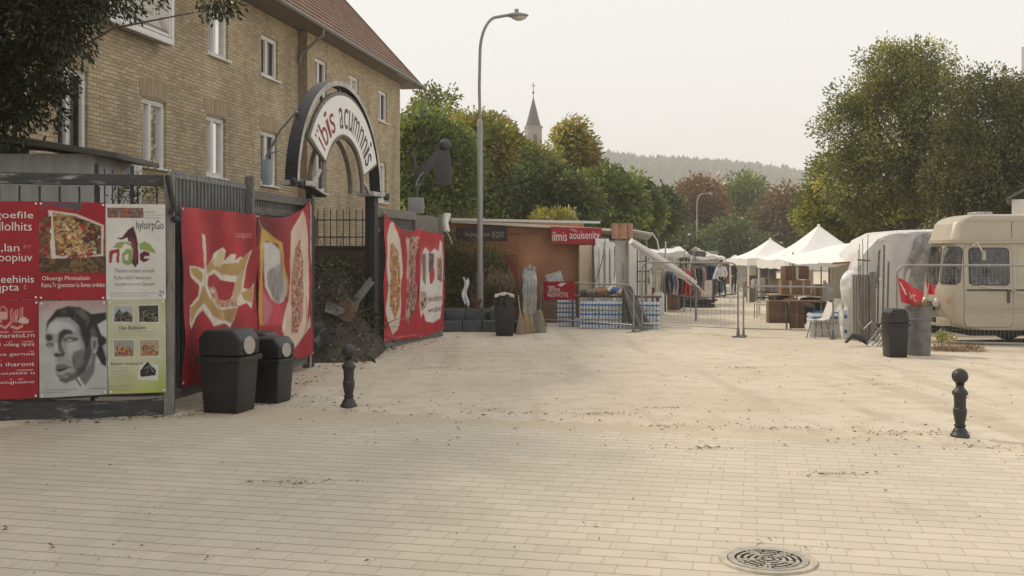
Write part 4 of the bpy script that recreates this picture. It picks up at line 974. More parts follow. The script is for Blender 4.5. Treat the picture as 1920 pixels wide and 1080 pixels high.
S.poly([(380,500),(420,460),(410,600),(370,660),(360,610)], (.50,.38,.22),2); S.poly([(285,500),(380,512),(375,540),(290,520)], IV,0); S.poly([(245,420),(290,340),(308,360),(295,450),(255,440)], (.58,.47,.30),2); S.line([(175,255),(172,540)], .035, (.55,.40,.28))
for k_ in range(3): S.line([(245+40*k_,270-k_*8),(262+40*k_,215-k_*10),(270+40*k_,240),(300+40*k_,170+k_*9)], .012, (.42,.10,.10), a=.8)
for k_ in range(5): S.line([(110+22*k_,1065),(150+14*k_,900+30*(k_%2))], .012, (.40,.12,.10), a=.6)
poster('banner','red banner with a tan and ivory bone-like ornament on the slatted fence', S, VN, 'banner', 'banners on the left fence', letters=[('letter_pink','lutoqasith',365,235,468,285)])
# banner with wrapped food, top edge sagging
S = Sheet(FB, [(470,402),(572,378),(572,664),(471,700)], 130, 220, RED, lambda x,z: sag(.026,8)(x,z), -.12, f3)
tl_,tr_,br_,bl_ = S.q; S.Z = S.Z-.30*np.clip(S.V-.0,0,1)**6*np.sin(np.pi*S.U)*.5
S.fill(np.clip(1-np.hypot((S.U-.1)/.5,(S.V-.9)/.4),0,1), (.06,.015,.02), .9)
S.poly([(510,150),(545,210),(590,260),(640,300),(660,420),(690,560),(690,640),(670,560),(650,430),(625,310),(560,290),(545,330),(530,500),(540,640),(540,790),(520,795),(515,600),(525,330),(540,220)], (.50,.32,.07),1)
S.poly([(545,305),(590,295),(630,340),(640,420),(670,520),(682,600),(670,650),(620,680),(580,640),(550,560),(540,470)], (.55,.53,.50),2)
S.fill(S.mask([(560,480),(640,420),(675,540),(680,620),(640,660),(590,630),(565,560)],2), np.stack([.12+.45*fbm(S.X*9,S.Z*3,5,3)]*3,-1)*np.array([1,.97,.92]))
S.poly([(538,570),(580,640),(660,670),(690,640),(665,795),(535,795)], (.50,.06,.09),2); S.poly([(538,590),(560,640),(600,700),(560,790),(540,790)], (.48,.16,.22),2)
S.poly([(775,110),(805,150),(812,260),(820,420),(815,640),(800,760),(770,860),(730,940),(690,930),(665,800),(700,640),(690,420),(710,240)], (.62,.48,.38),2)
S.food(S.mask([(770,280),(785,420),(790,600),(770,740),(745,840),(720,840),(710,640),(705,480),(735,340)],3), [(.45,.20,.14),(.30,.08,.06),(.55,.38,.28),(.20,.10,.06),(.5,.28,.2)], 13, 8)
S.blobs(S.mask([(770,280),(785,420),(790,600),(770,740),(745,840),(720,840),(710,640),(705,480),(735,340)],3),130,[(.48,.18,.12),(.32,.08,.06),(.60,.42,.32),(.22,.10,.07),(.55,.30,.22)],.015,.05,76); S.poly([(810,760),(822,740),(822,800),(770,860)], (.55,.44,.36),1); S.line([(800,700),(790,760),(800,620)], .02, (.10,.07,.06))
S.poly([(665,830),(700,640),(690,700),(690,800)], (.7,.6,.52),1)
weather(S,31,.12)
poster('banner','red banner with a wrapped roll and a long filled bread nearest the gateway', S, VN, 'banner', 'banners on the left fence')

# ------------------------------------------------------------------ right fence beyond the gate
FD_ = Frame((-2.93,22.72),(-1.80,27.15)); fd = thing('board_fence','grey board and grating fence standing beyond the gateway post','fence',(FD_.p.x,FD_.p.y,0),FD_.rz)
xm = FD_.uv(778,500)[0]; LD = FD_.L
mb = MB(); x = .1
while x < xm: mb.box((x,.05,1.6),(.03,.03,2.7)); x += .07
mb.build('grating', M['slat_zinc'], fd)
mb = MB(); x = xm+.06; g5 = random.Random(4)
while x < LD: mb.box((x,.05,1.6),(.145,.02,2.85+g5.uniform(-.03,.03))); x += .152
mb.build('boards', M['old_board'], fd)
for c_,s_ in (((LD/2,0,.17),(LD,.1,.3)),((xm/2,0,2.98),(xm,.08,.2)),((xm/2,.02,2.6),(xm,.05,.1))): MB().box(c_,s_).build('rail', M['old_board'], fd, bev=.01)
for x in (.0,xm,LD): MB().box((x,.02,1.55),(.08,.1,3.1)).build('post', M['old_board'], fd, bev=.008)
S = Sheet(FD_, [(711,396),(778,428),(778,632),(709,640)], 150, 210, RED*1.15, sag(.03,9), -.13, f4); 
S.Z = S.Z-.22*np.clip(S.V,0,1)**8*np.sin(np.pi*S.U)
S.C *= (1+.3*np.sin(S.X*4-S.Z*3)*np.clip(S.V,0,1))[...,None]
S.poly([(315,125),(345,200),(370,330),(375,480),(360,560),(365,680),(345,850),(320,890),(290,840),(262,720),(275,560),(262,400),(275,230),(300,140)], (.62,.54,.45),2)
S.food(S.mask([(318,265),(345,330),(360,430),(355,560),(350,680),(318,790),(290,700),(280,560),(285,400),(300,300)],2), [(.42,.20,.05),(.50,.32,.12),(.28,.09,.04),(.45,.26,.12),(.2,.1,.05),(.55,.42,.28)], 11, 6)
S.line([(285,570),(350,580)], .06, (.3,.1,.06)); S.blobs(S.mask([(318,265),(345,330),(360,430),(355,560),(350,680),(318,790),(290,700),(280,560),(285,400),(300,300)],2),90,[(.50,.26,.06),(.58,.40,.16),(.32,.10,.05),(.5,.16,.06),(.62,.5,.34),(.2,.1,.05)],.02,.07,75)
S.food(S.mask([(400,240),(440,215),(480,230),(475,330),(480,560),(470,720),(420,820),(400,760),(410,500)],3), [(.18,.05,.05),(.30,.10,.09),(.45,.30,.26),(.12,.05,.04),(.34,.06,.06)], 8, 16)
S.poly([(400,250),(425,240),(420,500),(405,520)], (.50,.33,.30),3); S.line([(440,360),(436,560),(440,640)], .05, (.10,.10,.06)); S.line([(440,600),(425,780)], .03, (.55,.36,.30))
S.line([(290,890),(360,780),(420,790)], .02, (.55,.25,.22), a=.7); S.line([(270,880),(330,910),(470,890)], .016, (.55,.3,.28), a=.7)
poster('banner','red banner with a pale oval dish of food beside the black gate post', S, VN, 'banner', 'banners on the right fence')
S = Sheet(FD_, [(779,431),(825,440),(826,617),(779,633)], 120, 190, RED*1.2, sag(.014,10), -.10, f4)
S.poly([(530,330),(545,300),(575,340),(600,310),(630,330),(640,250),(655,270),(658,420),(655,700),(645,780),(590,810),(540,800),(525,740),(505,790),(500,700),(505,560),(515,420)], (.66,.62,.58),2)
S.fill(np.clip(1-np.abs(S.V-.70)/.2,0,1), (.55,.30,.28), .45)
S.food(S.mask([(520,345),(548,345),(545,560),(520,520)],1), [(.08,.06,.05),(.25,.2,.16),(.15,.12,.1)], 9, 1); S.food(S.mask([(568,338),(600,345),(595,460),(570,470)],1), [(.06,.05,.05),(.12,.09,.1),(.2,.15,.15)], 9, 2); S.poly([(572,470),(600,440),(606,500),(590,548),(572,545)], (.42,.06,.06),1)
S.food(S.mask([(620,380),(650,370),(650,540),(622,520)],1), [(.2,.1,.08),(.35,.2,.15),(.1,.06,.05)], 9, 3); S.food(S.mask([(508,600),(545,600),(550,680),(520,740),(505,700)],1), [(.3,.12,.1),(.5,.35,.3),(.15,.08,.06)], 9, 4)
poster('banner','red banner with a torn white panel of pictures at the far end of the fence', S, VN, 'banner', 'banners on the right fence', letters=[('letter_red','imolnjo',555,615,652,685),('letter_red','wvabel',555,690,655,745)])

# ------------------------------------------------------------------ gateway arch
GF = Frame((-3.73,19.5),(-2.985,22.7)); ga = thing('entrance_arch','curved metal entrance arch with a white lettered sign above the open gateway','archway',(GF.p.x,GF.p.y,0),GF.rz)
cx, aw, bz, hz_ = 1.43, 2.15, 3.3, 2.15
def arc(rad, th, yy=0, rx=1.0): return Vector((cx+aw*rad*rx*math.cos(th), yy, bz+hz_*rad*math.sin(th)))
def rib(r0, r1, y0, y1, a0, a1, n, mats_):
    mb = MB()
    for k in range(n):
        A = math.pi-(a0+(a1-a0)*k/n); B = math.pi-(a0+(a1-a0)*(k+1)/n)
        v = [arc(r,T,y) for T in (A,B) for r,y in ((r0,y0),(r1,y0),(r1,y1),(r0,y1))]
        mb.cur = 0; mb.add([v[0],v[1],v[5],v[4]],[(0,1,2,3)])
        mb.cur = 1; mb.add([v[1],v[2],v[6],v[5]],[(0,1,2,3)]); mb.add([v[2],v[3],v[7],v[6]],[(0,1,2,3)]); mb.add([v[3],v[0],v[4],v[7]],[(0,1,2,3)])
    bm_ = mb; return bm_
rib(.955,1.0,-.12,.12,0,math.pi,48,None).build('outer_rib', [M['arch_grey'],M['black_steel']], ga, smooth=30, fix=False)
for yy in (-.14,.12):
    mb = MB(); mb.tube([Vector((cx-.08+1.02*math.cos(math.pi*(1-k/30)), yy, bz+.02+1.07*math.sin(math.pi*k/30))) for k in range(31)],.045,8); mb.build('inner_rib', M['dull_metal'], ga)
for th in (28,62,92,118,150):
    a = R(th); mb = MB(); mb.bar(arc(.93,a,-.05), Vector((cx-.08+1.85*.98*math.cos(a),-.05,bz+1.85*.98*math.sin(a))), .05, .04); mb.build('strut', M['dull_metal'], ga)
for q in (-1,1):
    mb = MB(); fx_ = cx+q*(aw-.08); mb.box((fx_-q*.28,0,bz+.05),(.75,.4,.09))
    mb.bar((fx_-q*.62,-.1,bz+.05),(cx-.08+q*1.02,-.1,bz+.35),.06,.06)
    mb.build('foot_plate', M['arch_grey'], ga, bev=.01)
def sector(r0, r1, a0, a1, y0, y1, n, mat, name, par, bev=0):
    mb = MB(); po_ = []
    for k in range(n+1):
        T = R(a1+(a0-a1)*k/n); po_.append((cx-.05+r1*math.cos(T), bz+r1*math.sin(T)))
    for k in range(n,-1,-1):
        T = R(a1+(a0-a1)*k/n); po_.append((cx-.05+r0*math.cos(T), bz+r0*math.sin(T)))
    for k in range(n):
        q = [po_[k],po_[k+1],po_[2*n-k],po_[2*n+1-k]]
        v = [Vector((x,y0,z)) for x,z in q]+[Vector((x,y1,z)) for x,z in q]
        fs = [(3,2,1,0),(4,5,6,7),(0,1,5,4),(2,3,7,6)]
        if k == 0: fs.append((3,0,4,7))
        if k == n-1: fs.append((1,2,6,5))
        mb.add(v,fs)
    return mb.build(name, mat, par, smooth=25)
sector(1.02,1.93,20,153,-.155,-.10,30,M['dull_metal'],'sign_frame',ga)
pn = sector(1.09,1.86,22,151,-.175,-.15,30,M['sign_white'],'sign_panel',ga)
def arc_text(s, a_from, a_to, r0, r1, mat, wts=None):
    mb = MB(); n = len(s); wts = wts or [{'i':.5,'ï':.55,'m':1.5,' ':.7,'s':.9}.get(ch,1.0) for ch in s]; tot = sum(wts); a = a_from
    for ch, w_ in zip(s,wts):
        da = (a_to-a_from)*w_/tot
        if ch != ' ':
            co_, fs = text_geo(ch); tall = ch in 'bïi'
            top = r1 if tall else r0+(r1-r0)*.72
            vs = []
            for p in co_:
                A = R(a+da*(.1+.8*p[0])); rr = r0+(top-r0)*p[1]
                vs.append((cx-.05+rr*math.cos(A), -.179, bz+rr*math.sin(A)))
            mb.add(vs, fs)
        a += da
    mb.build('lettering', mat, pn, smooth=0, fix=False)
arc_text('ïbis',148,112,1.22,1.76,M['letter_red']); arc_text('acumnnis',104,26,1.22,1.79,M['letter_dark'])
# pale blue stay between arch and wall
mb = MB(); bx = cx-aw
sx_, sy_, sz_ = 1.21,1.41,bz+.72; mb.tube([(bx+.35,.05,bz+1.35),((bx+.35+sx_)/2,.75,bz+1.12),(sx_,sy_,sz_)],.02,6); mb.tube([(sx_,sy_,sz_),((bx+.1+sx_)/2,.75,bz+.72),(bx+.1,.1,bz+.55)],.014,6); mb.tube([(sx_,sy_,sz_),(sx_,sy_,sz_-.55)],.03,6)
mb.add([(bx+1.0,.55,bz+1.12),(sx_,sy_+.01,sz_),(bx+1.2,.95,bz+.82)],[(0,1,2)]); mb.build('stay', M['sky_blue'], ga)
mb = MB(); mb.box((1.21,1.41,bz+.40),(.16,.14,.5)); mb.build('stay_box', M['sky_blue'], ga, bev=.02)
# lights and clutter at the arch feet
for q,dx in ((-1,0),(1,.05)):
    x_ = cx+q*aw+dx; mb = MB()
    mb.ball((x_-.16,-.12,bz+.06),.07,8,6); mb.ball((x_-.02,-.2,bz+.0),.06,8,6); mb.tube([(x_-.2,-.1,bz),(x_+.05,-.24,bz+.08),(x_+.16,-.18,bz-.05)],.02,6)
    if q < 0: mb.bar((cx-aw+.3,-.18,bz-.02),(cx-aw+.75,-.25,bz-.16),.22,.03)
    mb.build('bracket_lamp', M['black_steel'], ga)
# gate posts
gpz = thing('gate_post','thick black square gate post on the far side of the opening','post',(-2.985,22.7,0),GF.rz); MB().box((0,0,1.68),(.22,.22,3.36)).build('post', M['black_steel'], gpz, bev=.012); MB().box((0,0,.03),(.3,.3,.06)).build('base_plate', M['black_steel'], gpz, bev=.008)
g2 = thing('gate_post','slim dark gate post at the end of the slatted fence with a hanging coil','post',(-3.71,19.6,0),GF.rz); MB().box((0,0,1.65),(.12,.12,3.3)).build('post', M['black_steel'], g2, bev=.01)
mb = MB(); mb.tube([(.12,.05,2.85),(.16,.0,2.7),(.15,.0,2.3),(.1,.02,2.02),(.2,.03,2.0)],[.05,.07,.06,.03,.02],8); mb.build('coil', M['black_steel'], g2)
# ================================================================== bins, bollards, lamps
def bin_hooded(label, px, py, rz, sc=1.0, sticker=True):
    p = gp(px,py); o = thing('litter_bin', label, 'litter bin', (p.x,p.y,0), rz, 'hooded black litter bins by the slatted fence')
    mb = MB()                                                # tapered square body, wide rim
    z0,z1 = .0,.70
    mb.box((0,0,.35),(.50,.50,.70),top=1.16); mb.build('body', M['black_plastic'], o, bev=.03, seg=3)
    mb = MB(); mb.box((0,0,.725),(.66,.66,.075)); mb.box((.0,-.30,.70),(.30,.08,.05)); mb.build('rim', M['black_plastic'], o, bev=.018)
    mb = MB(); mb.prism([(-.30,.765),(.30,.765),(.315,.98),(.20,1.12),(-.22,1.12),(-.305,1.0)], -.29, .29)
    mb.build('hood', M['black_plastic'], o, bev=.04, seg=3)
    if sticker:
        mb = MB(); mb.lathe([(.0001,0),(.12,0),(.12,.008),(.0001,.008)],24,M=Matrix.Translation((.313,-.04,.905)) @ Matrix.Rotation(R(86),4,'Y') @ Matrix.Diagonal((1.0,1.35,1,1)).to_4x4())
        mb.build('oval_plate', pm('pale_oval_plate',(.36,.33,.28),.5,.15,5), o)
    for x in (-.2,.2): MB().box((x,-.262,.33),(.02,.02,.5)).build('ridge', M['black_plastic'], o, bev=.006)
    for x in (-.2,.2): MB().lathe([(.06,-.02),(.06,.02)],12,M=Matrix.Translation((x,.24,.06)) @ Matrix.Rotation(R(90),4,'Y')).build('wheel', M['rubber'], o)
    o.scale = (sc,sc,sc); return o
bin_hooded('nearest hooded black litter bin with an oval plate, standing square to the banner', 430, 771, R(-13), .98)
bin_hooded('tilted hooded black litter bin squeezed between the two others', 478, 744, R(-8), .86, False).rotation_euler[1] = R(4)
bin_hooded('farther hooded black litter bin with an oval plate, next to the striped food banner', 508, 753, R(-15), .82)

def bollard(label, px, py, sc=1.0):
    p = gp(px,py); o = thing('bollard', label, 'bollard', (p.x,p.y,0), 0, 'cast iron bollards at the paving edge')
    MB().lathe([(.115,0),(.115,.05),(.108,.062),(.098,.07),(.088,.10),(.066,.135),(.058,.15),(.072,.162),(.072,.175),(.056,.185)],28).build('base', M['cast_iron'], o, smooth=40)
    MB().lathe([(.056,.184),(.064,.23),(.076,.29),(.082,.34),(.080,.375),(.070,.39),(.073,.40),(.068,.42),(.072,.50),(.078,.54),(.090,.552),(.096,.565),(.092,.59),(.072,.615),(.050,.64),(.046,.672),(.060,.682),(.050,.69)],28).build('shaft', M['cast_iron'], o, smooth=40)
    MB().ball((0,0,.78),.098,28,18).build('ball', M['cast_iron'], o)
    o.scale = (sc,sc,sc*1.0); return o
bollard('black cast iron bollard with ball top, standing in front of the gateway opening', 654, 766, .99)
bollard('black cast iron bollard with ball top, alone in front of the van', 1800, 823, .91)

def street_lamp(label, x, y, H, reach, r):
    o = thing('street_lamp', label, 'street lamp', (x,y,0), 0, 'curved arm street lamps')
    hp = H*.66
    MB().tube([(0,0,0),(0,0,1.55)], r*1.32, 16).build('base_sleeve', M['lamp_grey'], o)
    MB().tube([(0,0,1.5),(0,0,hp),(0,0,hp+.03)], [r*1.12,r*1.0,r*.75], 16).build('pole', M['lamp_grey'], o)
    pts = [(0,0,hp)]; zb = H-1.15
    pts += [(-.02,0,(hp+zb)/2),(0,0,zb)]
    for k in range(1,13):
        a = math.pi/2*k/12; pts.append((.86*(1-math.cos(a))*reach/1.35,0,zb+1.08*math.sin(a)))
    pts.append((.98*reach,0,zb+1.13))
    MB().tube(pts, r*.58, 12).build('arm', M['lamp_grey'], o)
    hx = .95*reach; hd = MB()
    hd.grid(lambda u,v: (hx+.68*u, .17*math.sin(math.pi*min(1,u*.9+.06))**.7*math.cos(2*math.pi*v), zb+1.13+ (.085 if math.sin(2*math.pi*v) > 0 else .07)*math.sin(2*math.pi*v)*math.sin(math.pi*min(1,u*.93+.05))**.6), 16, 18)
    h = hd.build('lamp_head', M['lamp_grey'], o, smooth=60)
    ln = MB(); ln.grid(lambda u,v: (hx+.16+.48*u, .13*math.sin(math.pi*u)**.6*math.cos(math.pi*(1+v)), zb+1.09+.12*math.sin(math.pi*(1+v))*math.sin(math.pi*u)**.6), 14, 10)
    ln.build('lens', M['lamp_lens'], h, smooth=60)
    MB().box((hx+.33,0,zb+1.255),(.12,.09,.12)).build('photocell', M['lamp_grey'], h, bev=.01)
    return o
p = gp(900,609.6); street_lamp('tall grey street lamp with a curved arm beside the orange stall', p.x, p.y, 9.08, .78, .078)
p = at(1307,475,124); street_lamp('distant pale street lamp in front of the orange autumn tree', p.x, 124, 9.1, 1.25, .12)

# post with jointed arm, round head and hanging board behind the right fence
q = at(780,400,28.5); o = thing('jointed_arm_post','grey post with a raised jointed arm carrying a round head and a hanging flat board','post',(q.x,q.y,0))
MB().tube([(0,0,0),(0,0,4.2),(-.06,0,4.75)],[.06,.055,.03],8).build('pole', M['grey_panel'], o)
MB().bar((.05,-.03,4.12),(.68,-.03,4.83),.12,.24).build('arm', M['grey_panel'], o, bev=.03)
mb = MB(); mb.tube([(.0,-.12,3.9),(.1,-.12,4.15),(.22,-.12,4.25)],.02,6); mb.tube([(-.02,-.1,3.85),(.14,-.12,3.98)],.015,6); mb.build('hinge', M['steel'], o)
MB().prism([(.52,3.93),(.72,3.91),(.93,3.92),(.96,4.0),(.95,4.40),(.90,4.78),(.84,4.92),(.64,4.86),(.55,4.55)],-.10,.0).build('hanging_board', M['grey_panel'], o, bev=.03)
MB().ball((.78,-.05,4.99),.165,16,12).build('round_head', pm('dark_blue_grey_head',(.04,.046,.052),.5,.2), o)
MB().box((.0,.0,3.38),(.42,.2,.42)).build('meter_box', pm('grey_meter_box',(.27,.27,.26),.6,.1), o, bev=.02)
# white plastic bag tied to the fence end
q = at(836,412,27.3); o = thing('plastic_bag','white plastic bag tied to the top of the board fence end','plastic bag',(q.x,q.y,q.z))
mb = MB(); mb.grid(lambda u,v: ((.09+.03*math.sin(7*v+2*math.sin(9*u)))*math.cos(6.283*u)*(1.0-.25*v)+.01*math.sin(20*u), .08*math.sin(6.283*u)*(1-.2*v), .17-.46*v+.02*math.sin(25*u)*v), 20, 12); mb.build('bag', M['film_white'], o)
MB().tube([(.0,0,-.25),(.1,0,-.45),(.16,.02,-.62)],.008,5).build('string', M['letter_white'], o)

# ================================================================== low wall, railing and heap seen through the gateway
o = thing('boarded_wall','low brown boarded wall at the back of the heap behind the gateway','wall',(-6.4,26.2,0))
MB().box((1.95,0,1.12),(3.9,.12,2.24)).build('wall', M['brown_wall'], o); 
for x in (3.35,): MB().box((x,-.1,1.1),(.16,.1,2.2)).build('stud', pm('rusty_brown_stud',(.13,.06,.03),.9,.3), o)
MB().box((1.95,0,2.26),(4.0,.2,.05)).build('coping', M['rust'], o)
o = thing('iron_railing','thin rusty spiked railing on top of the brown boarded wall','railing',(-6.4,26.25,2.28))
mb = MB()
for k in range(25):
    x = .05+k*.157; mb.box((x,0,.4),(.022,.022,.84)); mb.lathe([(.014,.82),(.018,.84),(.002,.92)],5,(x,0,0))
mb.build('bars', M['rust'], o)
for z in (.22,.64): MB().box((1.95,0,z),(3.9,.03,.03)).build('rail', M['rust'], o)
g = np.random.default_rng(31)
mb = MB()
def heap(u,v):
    x = -3.0+2.95*u+.5*(v-.5)*0; y = 20.3+5.6*v
    x0 = -4.75+ (x+3.0)
    h = (1.62*math.sin(math.pi*min(1,max(0,.08+.9*v)))**.8)*(.55+.45*math.sin(math.pi*(.15+.6*(1-u))))
    h *= .78+.5*float(fbm(np.array(u*5.0),np.array(v*5.0),8,4))
    h *= min(1,v*4.5)**.8*min(1,(1-u)*3.5)**.8
    return (-5.6+u*(2.9), y-.35*u*0, max(-.03,h-.12+.14*float(fbm(np.array(u*14.0),np.array(v*14.0),3,3))))
mb.grid(heap, 34, 34); hp = mb.build('rubbish_heap', pm('dark_heap_earth',(.06,.046,.032),.95,.5,5,0,.8,12), smooth=0); tag(hp, kind='stuff')
H = [heap(g.uniform(0,1),g.uniform(0,.9)) for _ in range(3400)]
P = np.array(H)+np.array([0,0,.05])+g.normal(size=(3400,3))*.05; ax = unit(g.normal(size=(3400,3))*np.array([1,1,.45])+np.array([0,-.3,.1]))
pal = np.array([(.04,.032,.022),(.065,.052,.035),(.035,.045,.018),(.03,.04,.016),(.085,.07,.052),(.02,.016,.012),(.15,.135,.11)])
Lr = g.uniform(.03,.15,3400); hl = leaves_mesh('heap_scraps', P, ax, Lr, Lr*g.uniform(.15,.6,3400), pal[g.integers(0,7,3400)]*g.uniform(.9,2.0,(3400,1)), None, M['bits']); tag(hl, kind='stuff')
g = np.random.default_rng(32); H = [heap(g.uniform(0,.95),g.uniform(.15,.95)) for _ in range(2600)]; P = np.array(H)+np.abs(g.normal(size=(2600,3)))*np.array([.1,.1,.13])+np.array([0,0,.1])
hg = leaves_mesh('heap_weeds', P, unit(g.normal(size=(2600,3))+np.array([0,0,.5])), .10, .045, np.array([(.04,.055,.018),(.06,.075,.025),(.03,.04,.016),(.085,.075,.04),(.06,.045,.03)])[g.integers(0,5,2600)], None); tag(hg, kind='stuff')
mb = MB()
for k in range(80):
    a = Vector(heap(g.uniform(.05,.95),g.uniform(.02,.7)))+Vector((0,0,.06)); d = Vector((g.normal(),g.normal()*.6,abs(g.normal())*.45)).normalized()*g.uniform(.3,.95); mb.tube([a,a+d*.5+Vector((0,0,.05)),a+d],[.012,.01,.004],4)
tag(mb.build('heap_branches', M['bark'], smooth=0), kind='stuff')
for lab,px,py,d,w_,h_,rx,ry,mt in (('dark brown board leaning on the heap behind the gateway',652,625,21.4,.38,.6,-50,22,'brown_wall'),('splintered grey plank propped against the gate post',668,622,21.9,.16,1.15,-20,38,'grey_wood'),('dark sheet lying on the near side of the heap',600,590,20.8,.3,.62,-50,-28,'dark_wood'),('curled grey sheet halfway up the heap',628,585,21.3,.36,.3,-60,12,'grey_wood')):
    q = at(px,py,d); u_ = min(.97,max(.03,(q.x+5.6)/2.9)); v_ = min(.95,max(.05,(d-20.3)/5.6)); q = Vector(heap(u_,v_))+Vector((0,-.05,h_*.28)); MBx = MB(); MBx.grid(lambda u,v: (w_*(u-.5),.03*math.sin(u*4+v*3),h_*(v-.5)+.03*math.sin(u*7)),6,6); b_ = MBx.build('broken_board', M[mt], solid=.02, loc=q); b_.rotation_euler = (R(rx),R(ry),R(10)); tag(b_, lab, 'board')

# ================================================================== planter with shrub
p0_ = gp(832,634); 
o = thing('planter','low planter edged with dark stone blocks at the foot of the street lamp','planter',(-2.1,29.2,0))
mb = MB(); g6 = random.Random(2)
for k in range(4):
    MB().box((-.0+k*.52,-.62+.0,.15),(.50,.36,.30)).build('block', M['stone_dark'], o, bev=.02)
for k in range(3):
    MB().box((.05+k*.53,-.5,.45),(.51,.2,.3)).build('block', M['stone_dark'], o, bev=.015)
for k in range(7): MB().box((1.62,-.2+k*.5,.3),(.2,.48,.56)).build('block', M['stone_dark'], o, bev=.015)
MB().box((.75,1.5,.26),(1.7,3.8,.5)).build('soil', M['soil'], o)
def bush(name, label, base, ells, pal, n, per, cr, leaf, cat='shrub', seed=3, bark='bark', wl=.5, group=None, stems=10):
    return tree(name, label, base, ells, pal, n, per, cr, leaf, .03, cat, group, seed, bark, stems, .1, .25, wl)
bush('shrub','loose green shrub growing in the planter behind the street lamp',(-1.85,32.0,.5),[((-2.0,32.0,1.5),(.75,.5,1.0)),((-1.5,31.9,.95),(1.0,.4,.5)),((-1.45,32.0,1.6),(.8,.4,.6)),((-1.2,32.0,1.9),(.7,.4,.6)),((-2.05,32.0,2.7),(.3,.35,.6)),((-.55,32.0,1.8),(.5,.35,.35))],[(.02,.03,.011),(.03,.042,.016),(.045,.05,.022),(.05,.042,.025)],170,55,.28,.085,seed=41,stems=36)
g = np.random.default_rng(5); mb = MB()
for k in range(260):
    x = g.uniform(-.85,.45); y = 31.75+g.uniform(-.2,.6); h = g.uniform(.5,1.25); dx = g.normal()*.18; dy = g.normal()*.1
    mb.tube([(x,y,.4),(x+dx*.4,y+dy*.4,.4+h*.6),(x+dx,y+dy,.4+h)],[.008,.007,.002],3,cap=False)
tag(mb.build('dry_grass', pm('dry_straw_stalks',(.13,.095,.055),.9,.35,9), smooth=0), kind='stuff')
for k,(px,py) in enumerate(((826,497),(873,545))):
    q = at(px,py,29.2); o = thing('hanging_rag', ['white and blue rag caught at the fence end above the planter','torn white plastic rag hanging in the shrub beside the lamp post'][k], 'rag',(q.x,q.y,q.z))
    mb = MB(); mb.grid(lambda u,v: (.14*(u-.5)+.04*math.sin(v*8),.03*math.sin(u*9+v*5),.34-.75*v+.05*math.sin(u*7)),8,12); mb.build('cloth', M['film_white'], o)
    if k == 0: mb = MB(); mb.grid(lambda u,v: (-.14+.1*(u-.5)+.03*math.sin(v*8),.05+.03*math.sin(u*9+v*5),.34-.8*v),6,10); mb.build('blue_cloth', M['blue'], o)
o = thing('flower_pot','brown clay pot on the planter edge by the lamp post','pot',(-.98,28.9,.60)); MB().lathe([(.10,0),(.15,.2),(.17,.2),(.17,.26),(.13,.26),(.12,.2)],14).build('pot', pm('clay_pot',(.10,.06,.04),.8,.2), o); MB().lathe([(.13,.2),(.02,.24)],10).build('earth', M['soil'], o)

# black bin with bag, crate and brooms, wrapped column
p = gp(946,628); o = thing('bag_lined_bin','black rubbish bin lined with a shiny black bag beside the planter','rubbish bin',(p.x,p.y,0))
MB().box((0,0,.38),(.44,.42,.76),top=1.22).build('body', M['black_plastic'], o, bev=.03)
mb = MB(); mb.grid(lambda u,v: ((.27-.02*v+.018*math.sin(u*44)+.03*math.sin(11*u+6*v))*math.cos(6.283*u),(.26+.02*math.sin(u*37+3))*math.sin(6.283*u),.68+.40*v+.03*math.sin(u*19)*v),40,10); mb.lathe([(.26,1.0),(.02,.93)],16); mb.build('bag', M['bag_black'], o)
mb = MB(); mb.grid(lambda u,v: (-.25+.5*u,-.23-.05*v+.02*math.sin(u*9),1.03+.09*v-.12*abs(u-.5)),10,3); mb.build('paper_flap', M['film_white'], o)
def crate(label, loc, size, rz=0, mt='wood_brown', group=None, cat='crate'):
    o = thing('crate', label, cat, loc, rz, group); x,y,z = size; n = max(3,int(z/.11))
    mb = MB()
    for k in range(n):
        zz = (k+.5)*z/n
        for s in (-1,1): mb.box((0,s*y/2,zz),(x,.018,z/n*.82)); mb.box((s*x/2,0,zz),(.018,y,z/n*.82))
    mb.box((0,0,.02),(x,y,.03)); mb.build('slats', M[mt], o)
    for sx in (-1,1):
        for sy in (-1,1): MB().box((sx*(x/2-.03),sy*(y/2-.03),z/2),(.04,.04,z)).build('corner_post', M[mt], o)
    return o
p = gp(970,624); crate('small dark slatted crate between the bag-lined bin and the brooms',(p.x+.1,p.y+.15,0),(.42,.35,.42),.2,'dark_wood')
for k,(px,lab) in enumerate(((976,'straw broom head standing closest to the black bin'),(986,'straw broom head in the middle beside the wrapped column'),(995,'pale straw broom leaning towards the wrapped column'))):
    p = gp(px,626-k); o = thing('broom', lab,'broom',(p.x,p.y,0),0,'straw brooms beside the wrapped column')
    MB().prism([(-.13,0),(.11,0),(.05,.52),(-.04,.52)],-.05,.05).build('bristles', M['brush'], o, bev=.015); MB().tube([(0,0,.5),(-.06+.05*k,.22,1.0)],.014,6).build('handle', M['wood_pale'], o)
p = gp(990,616); o = thing('wrapped_column','tall bundle wrapped in shiny white plastic film between the bin and the barrier','bundle',(p.x+.05,p.y+.3,0))
mb = MB(); mb.grid(lambda u,v: ((.19+.015*math.sin(u*31+v*5)+.012*math.sin(19*v+u*6))*math.copysign(abs(math.cos(6.283*u))**.35,math.cos(6.283*u)),.17*math.copysign(abs(math.sin(6.283*u))**.35,math.sin(6.283*u)),.25+1.36*v+.05*math.sin(u*13)*v),30,24); mb.box((0,0,1.5),(.34,.3,.2)); mb.build('film', M['film_grey'], o)
for dx,hh in ((-.11,1.70),(.0,1.78),(.11,1.73)): MB().lathe([(.05,1.4),(.052,1.62),(.05,hh-.01),(.04,hh)],9,(dx,-.02,0)).build('roll_end', M['film_grey'], o)
mb = MB()
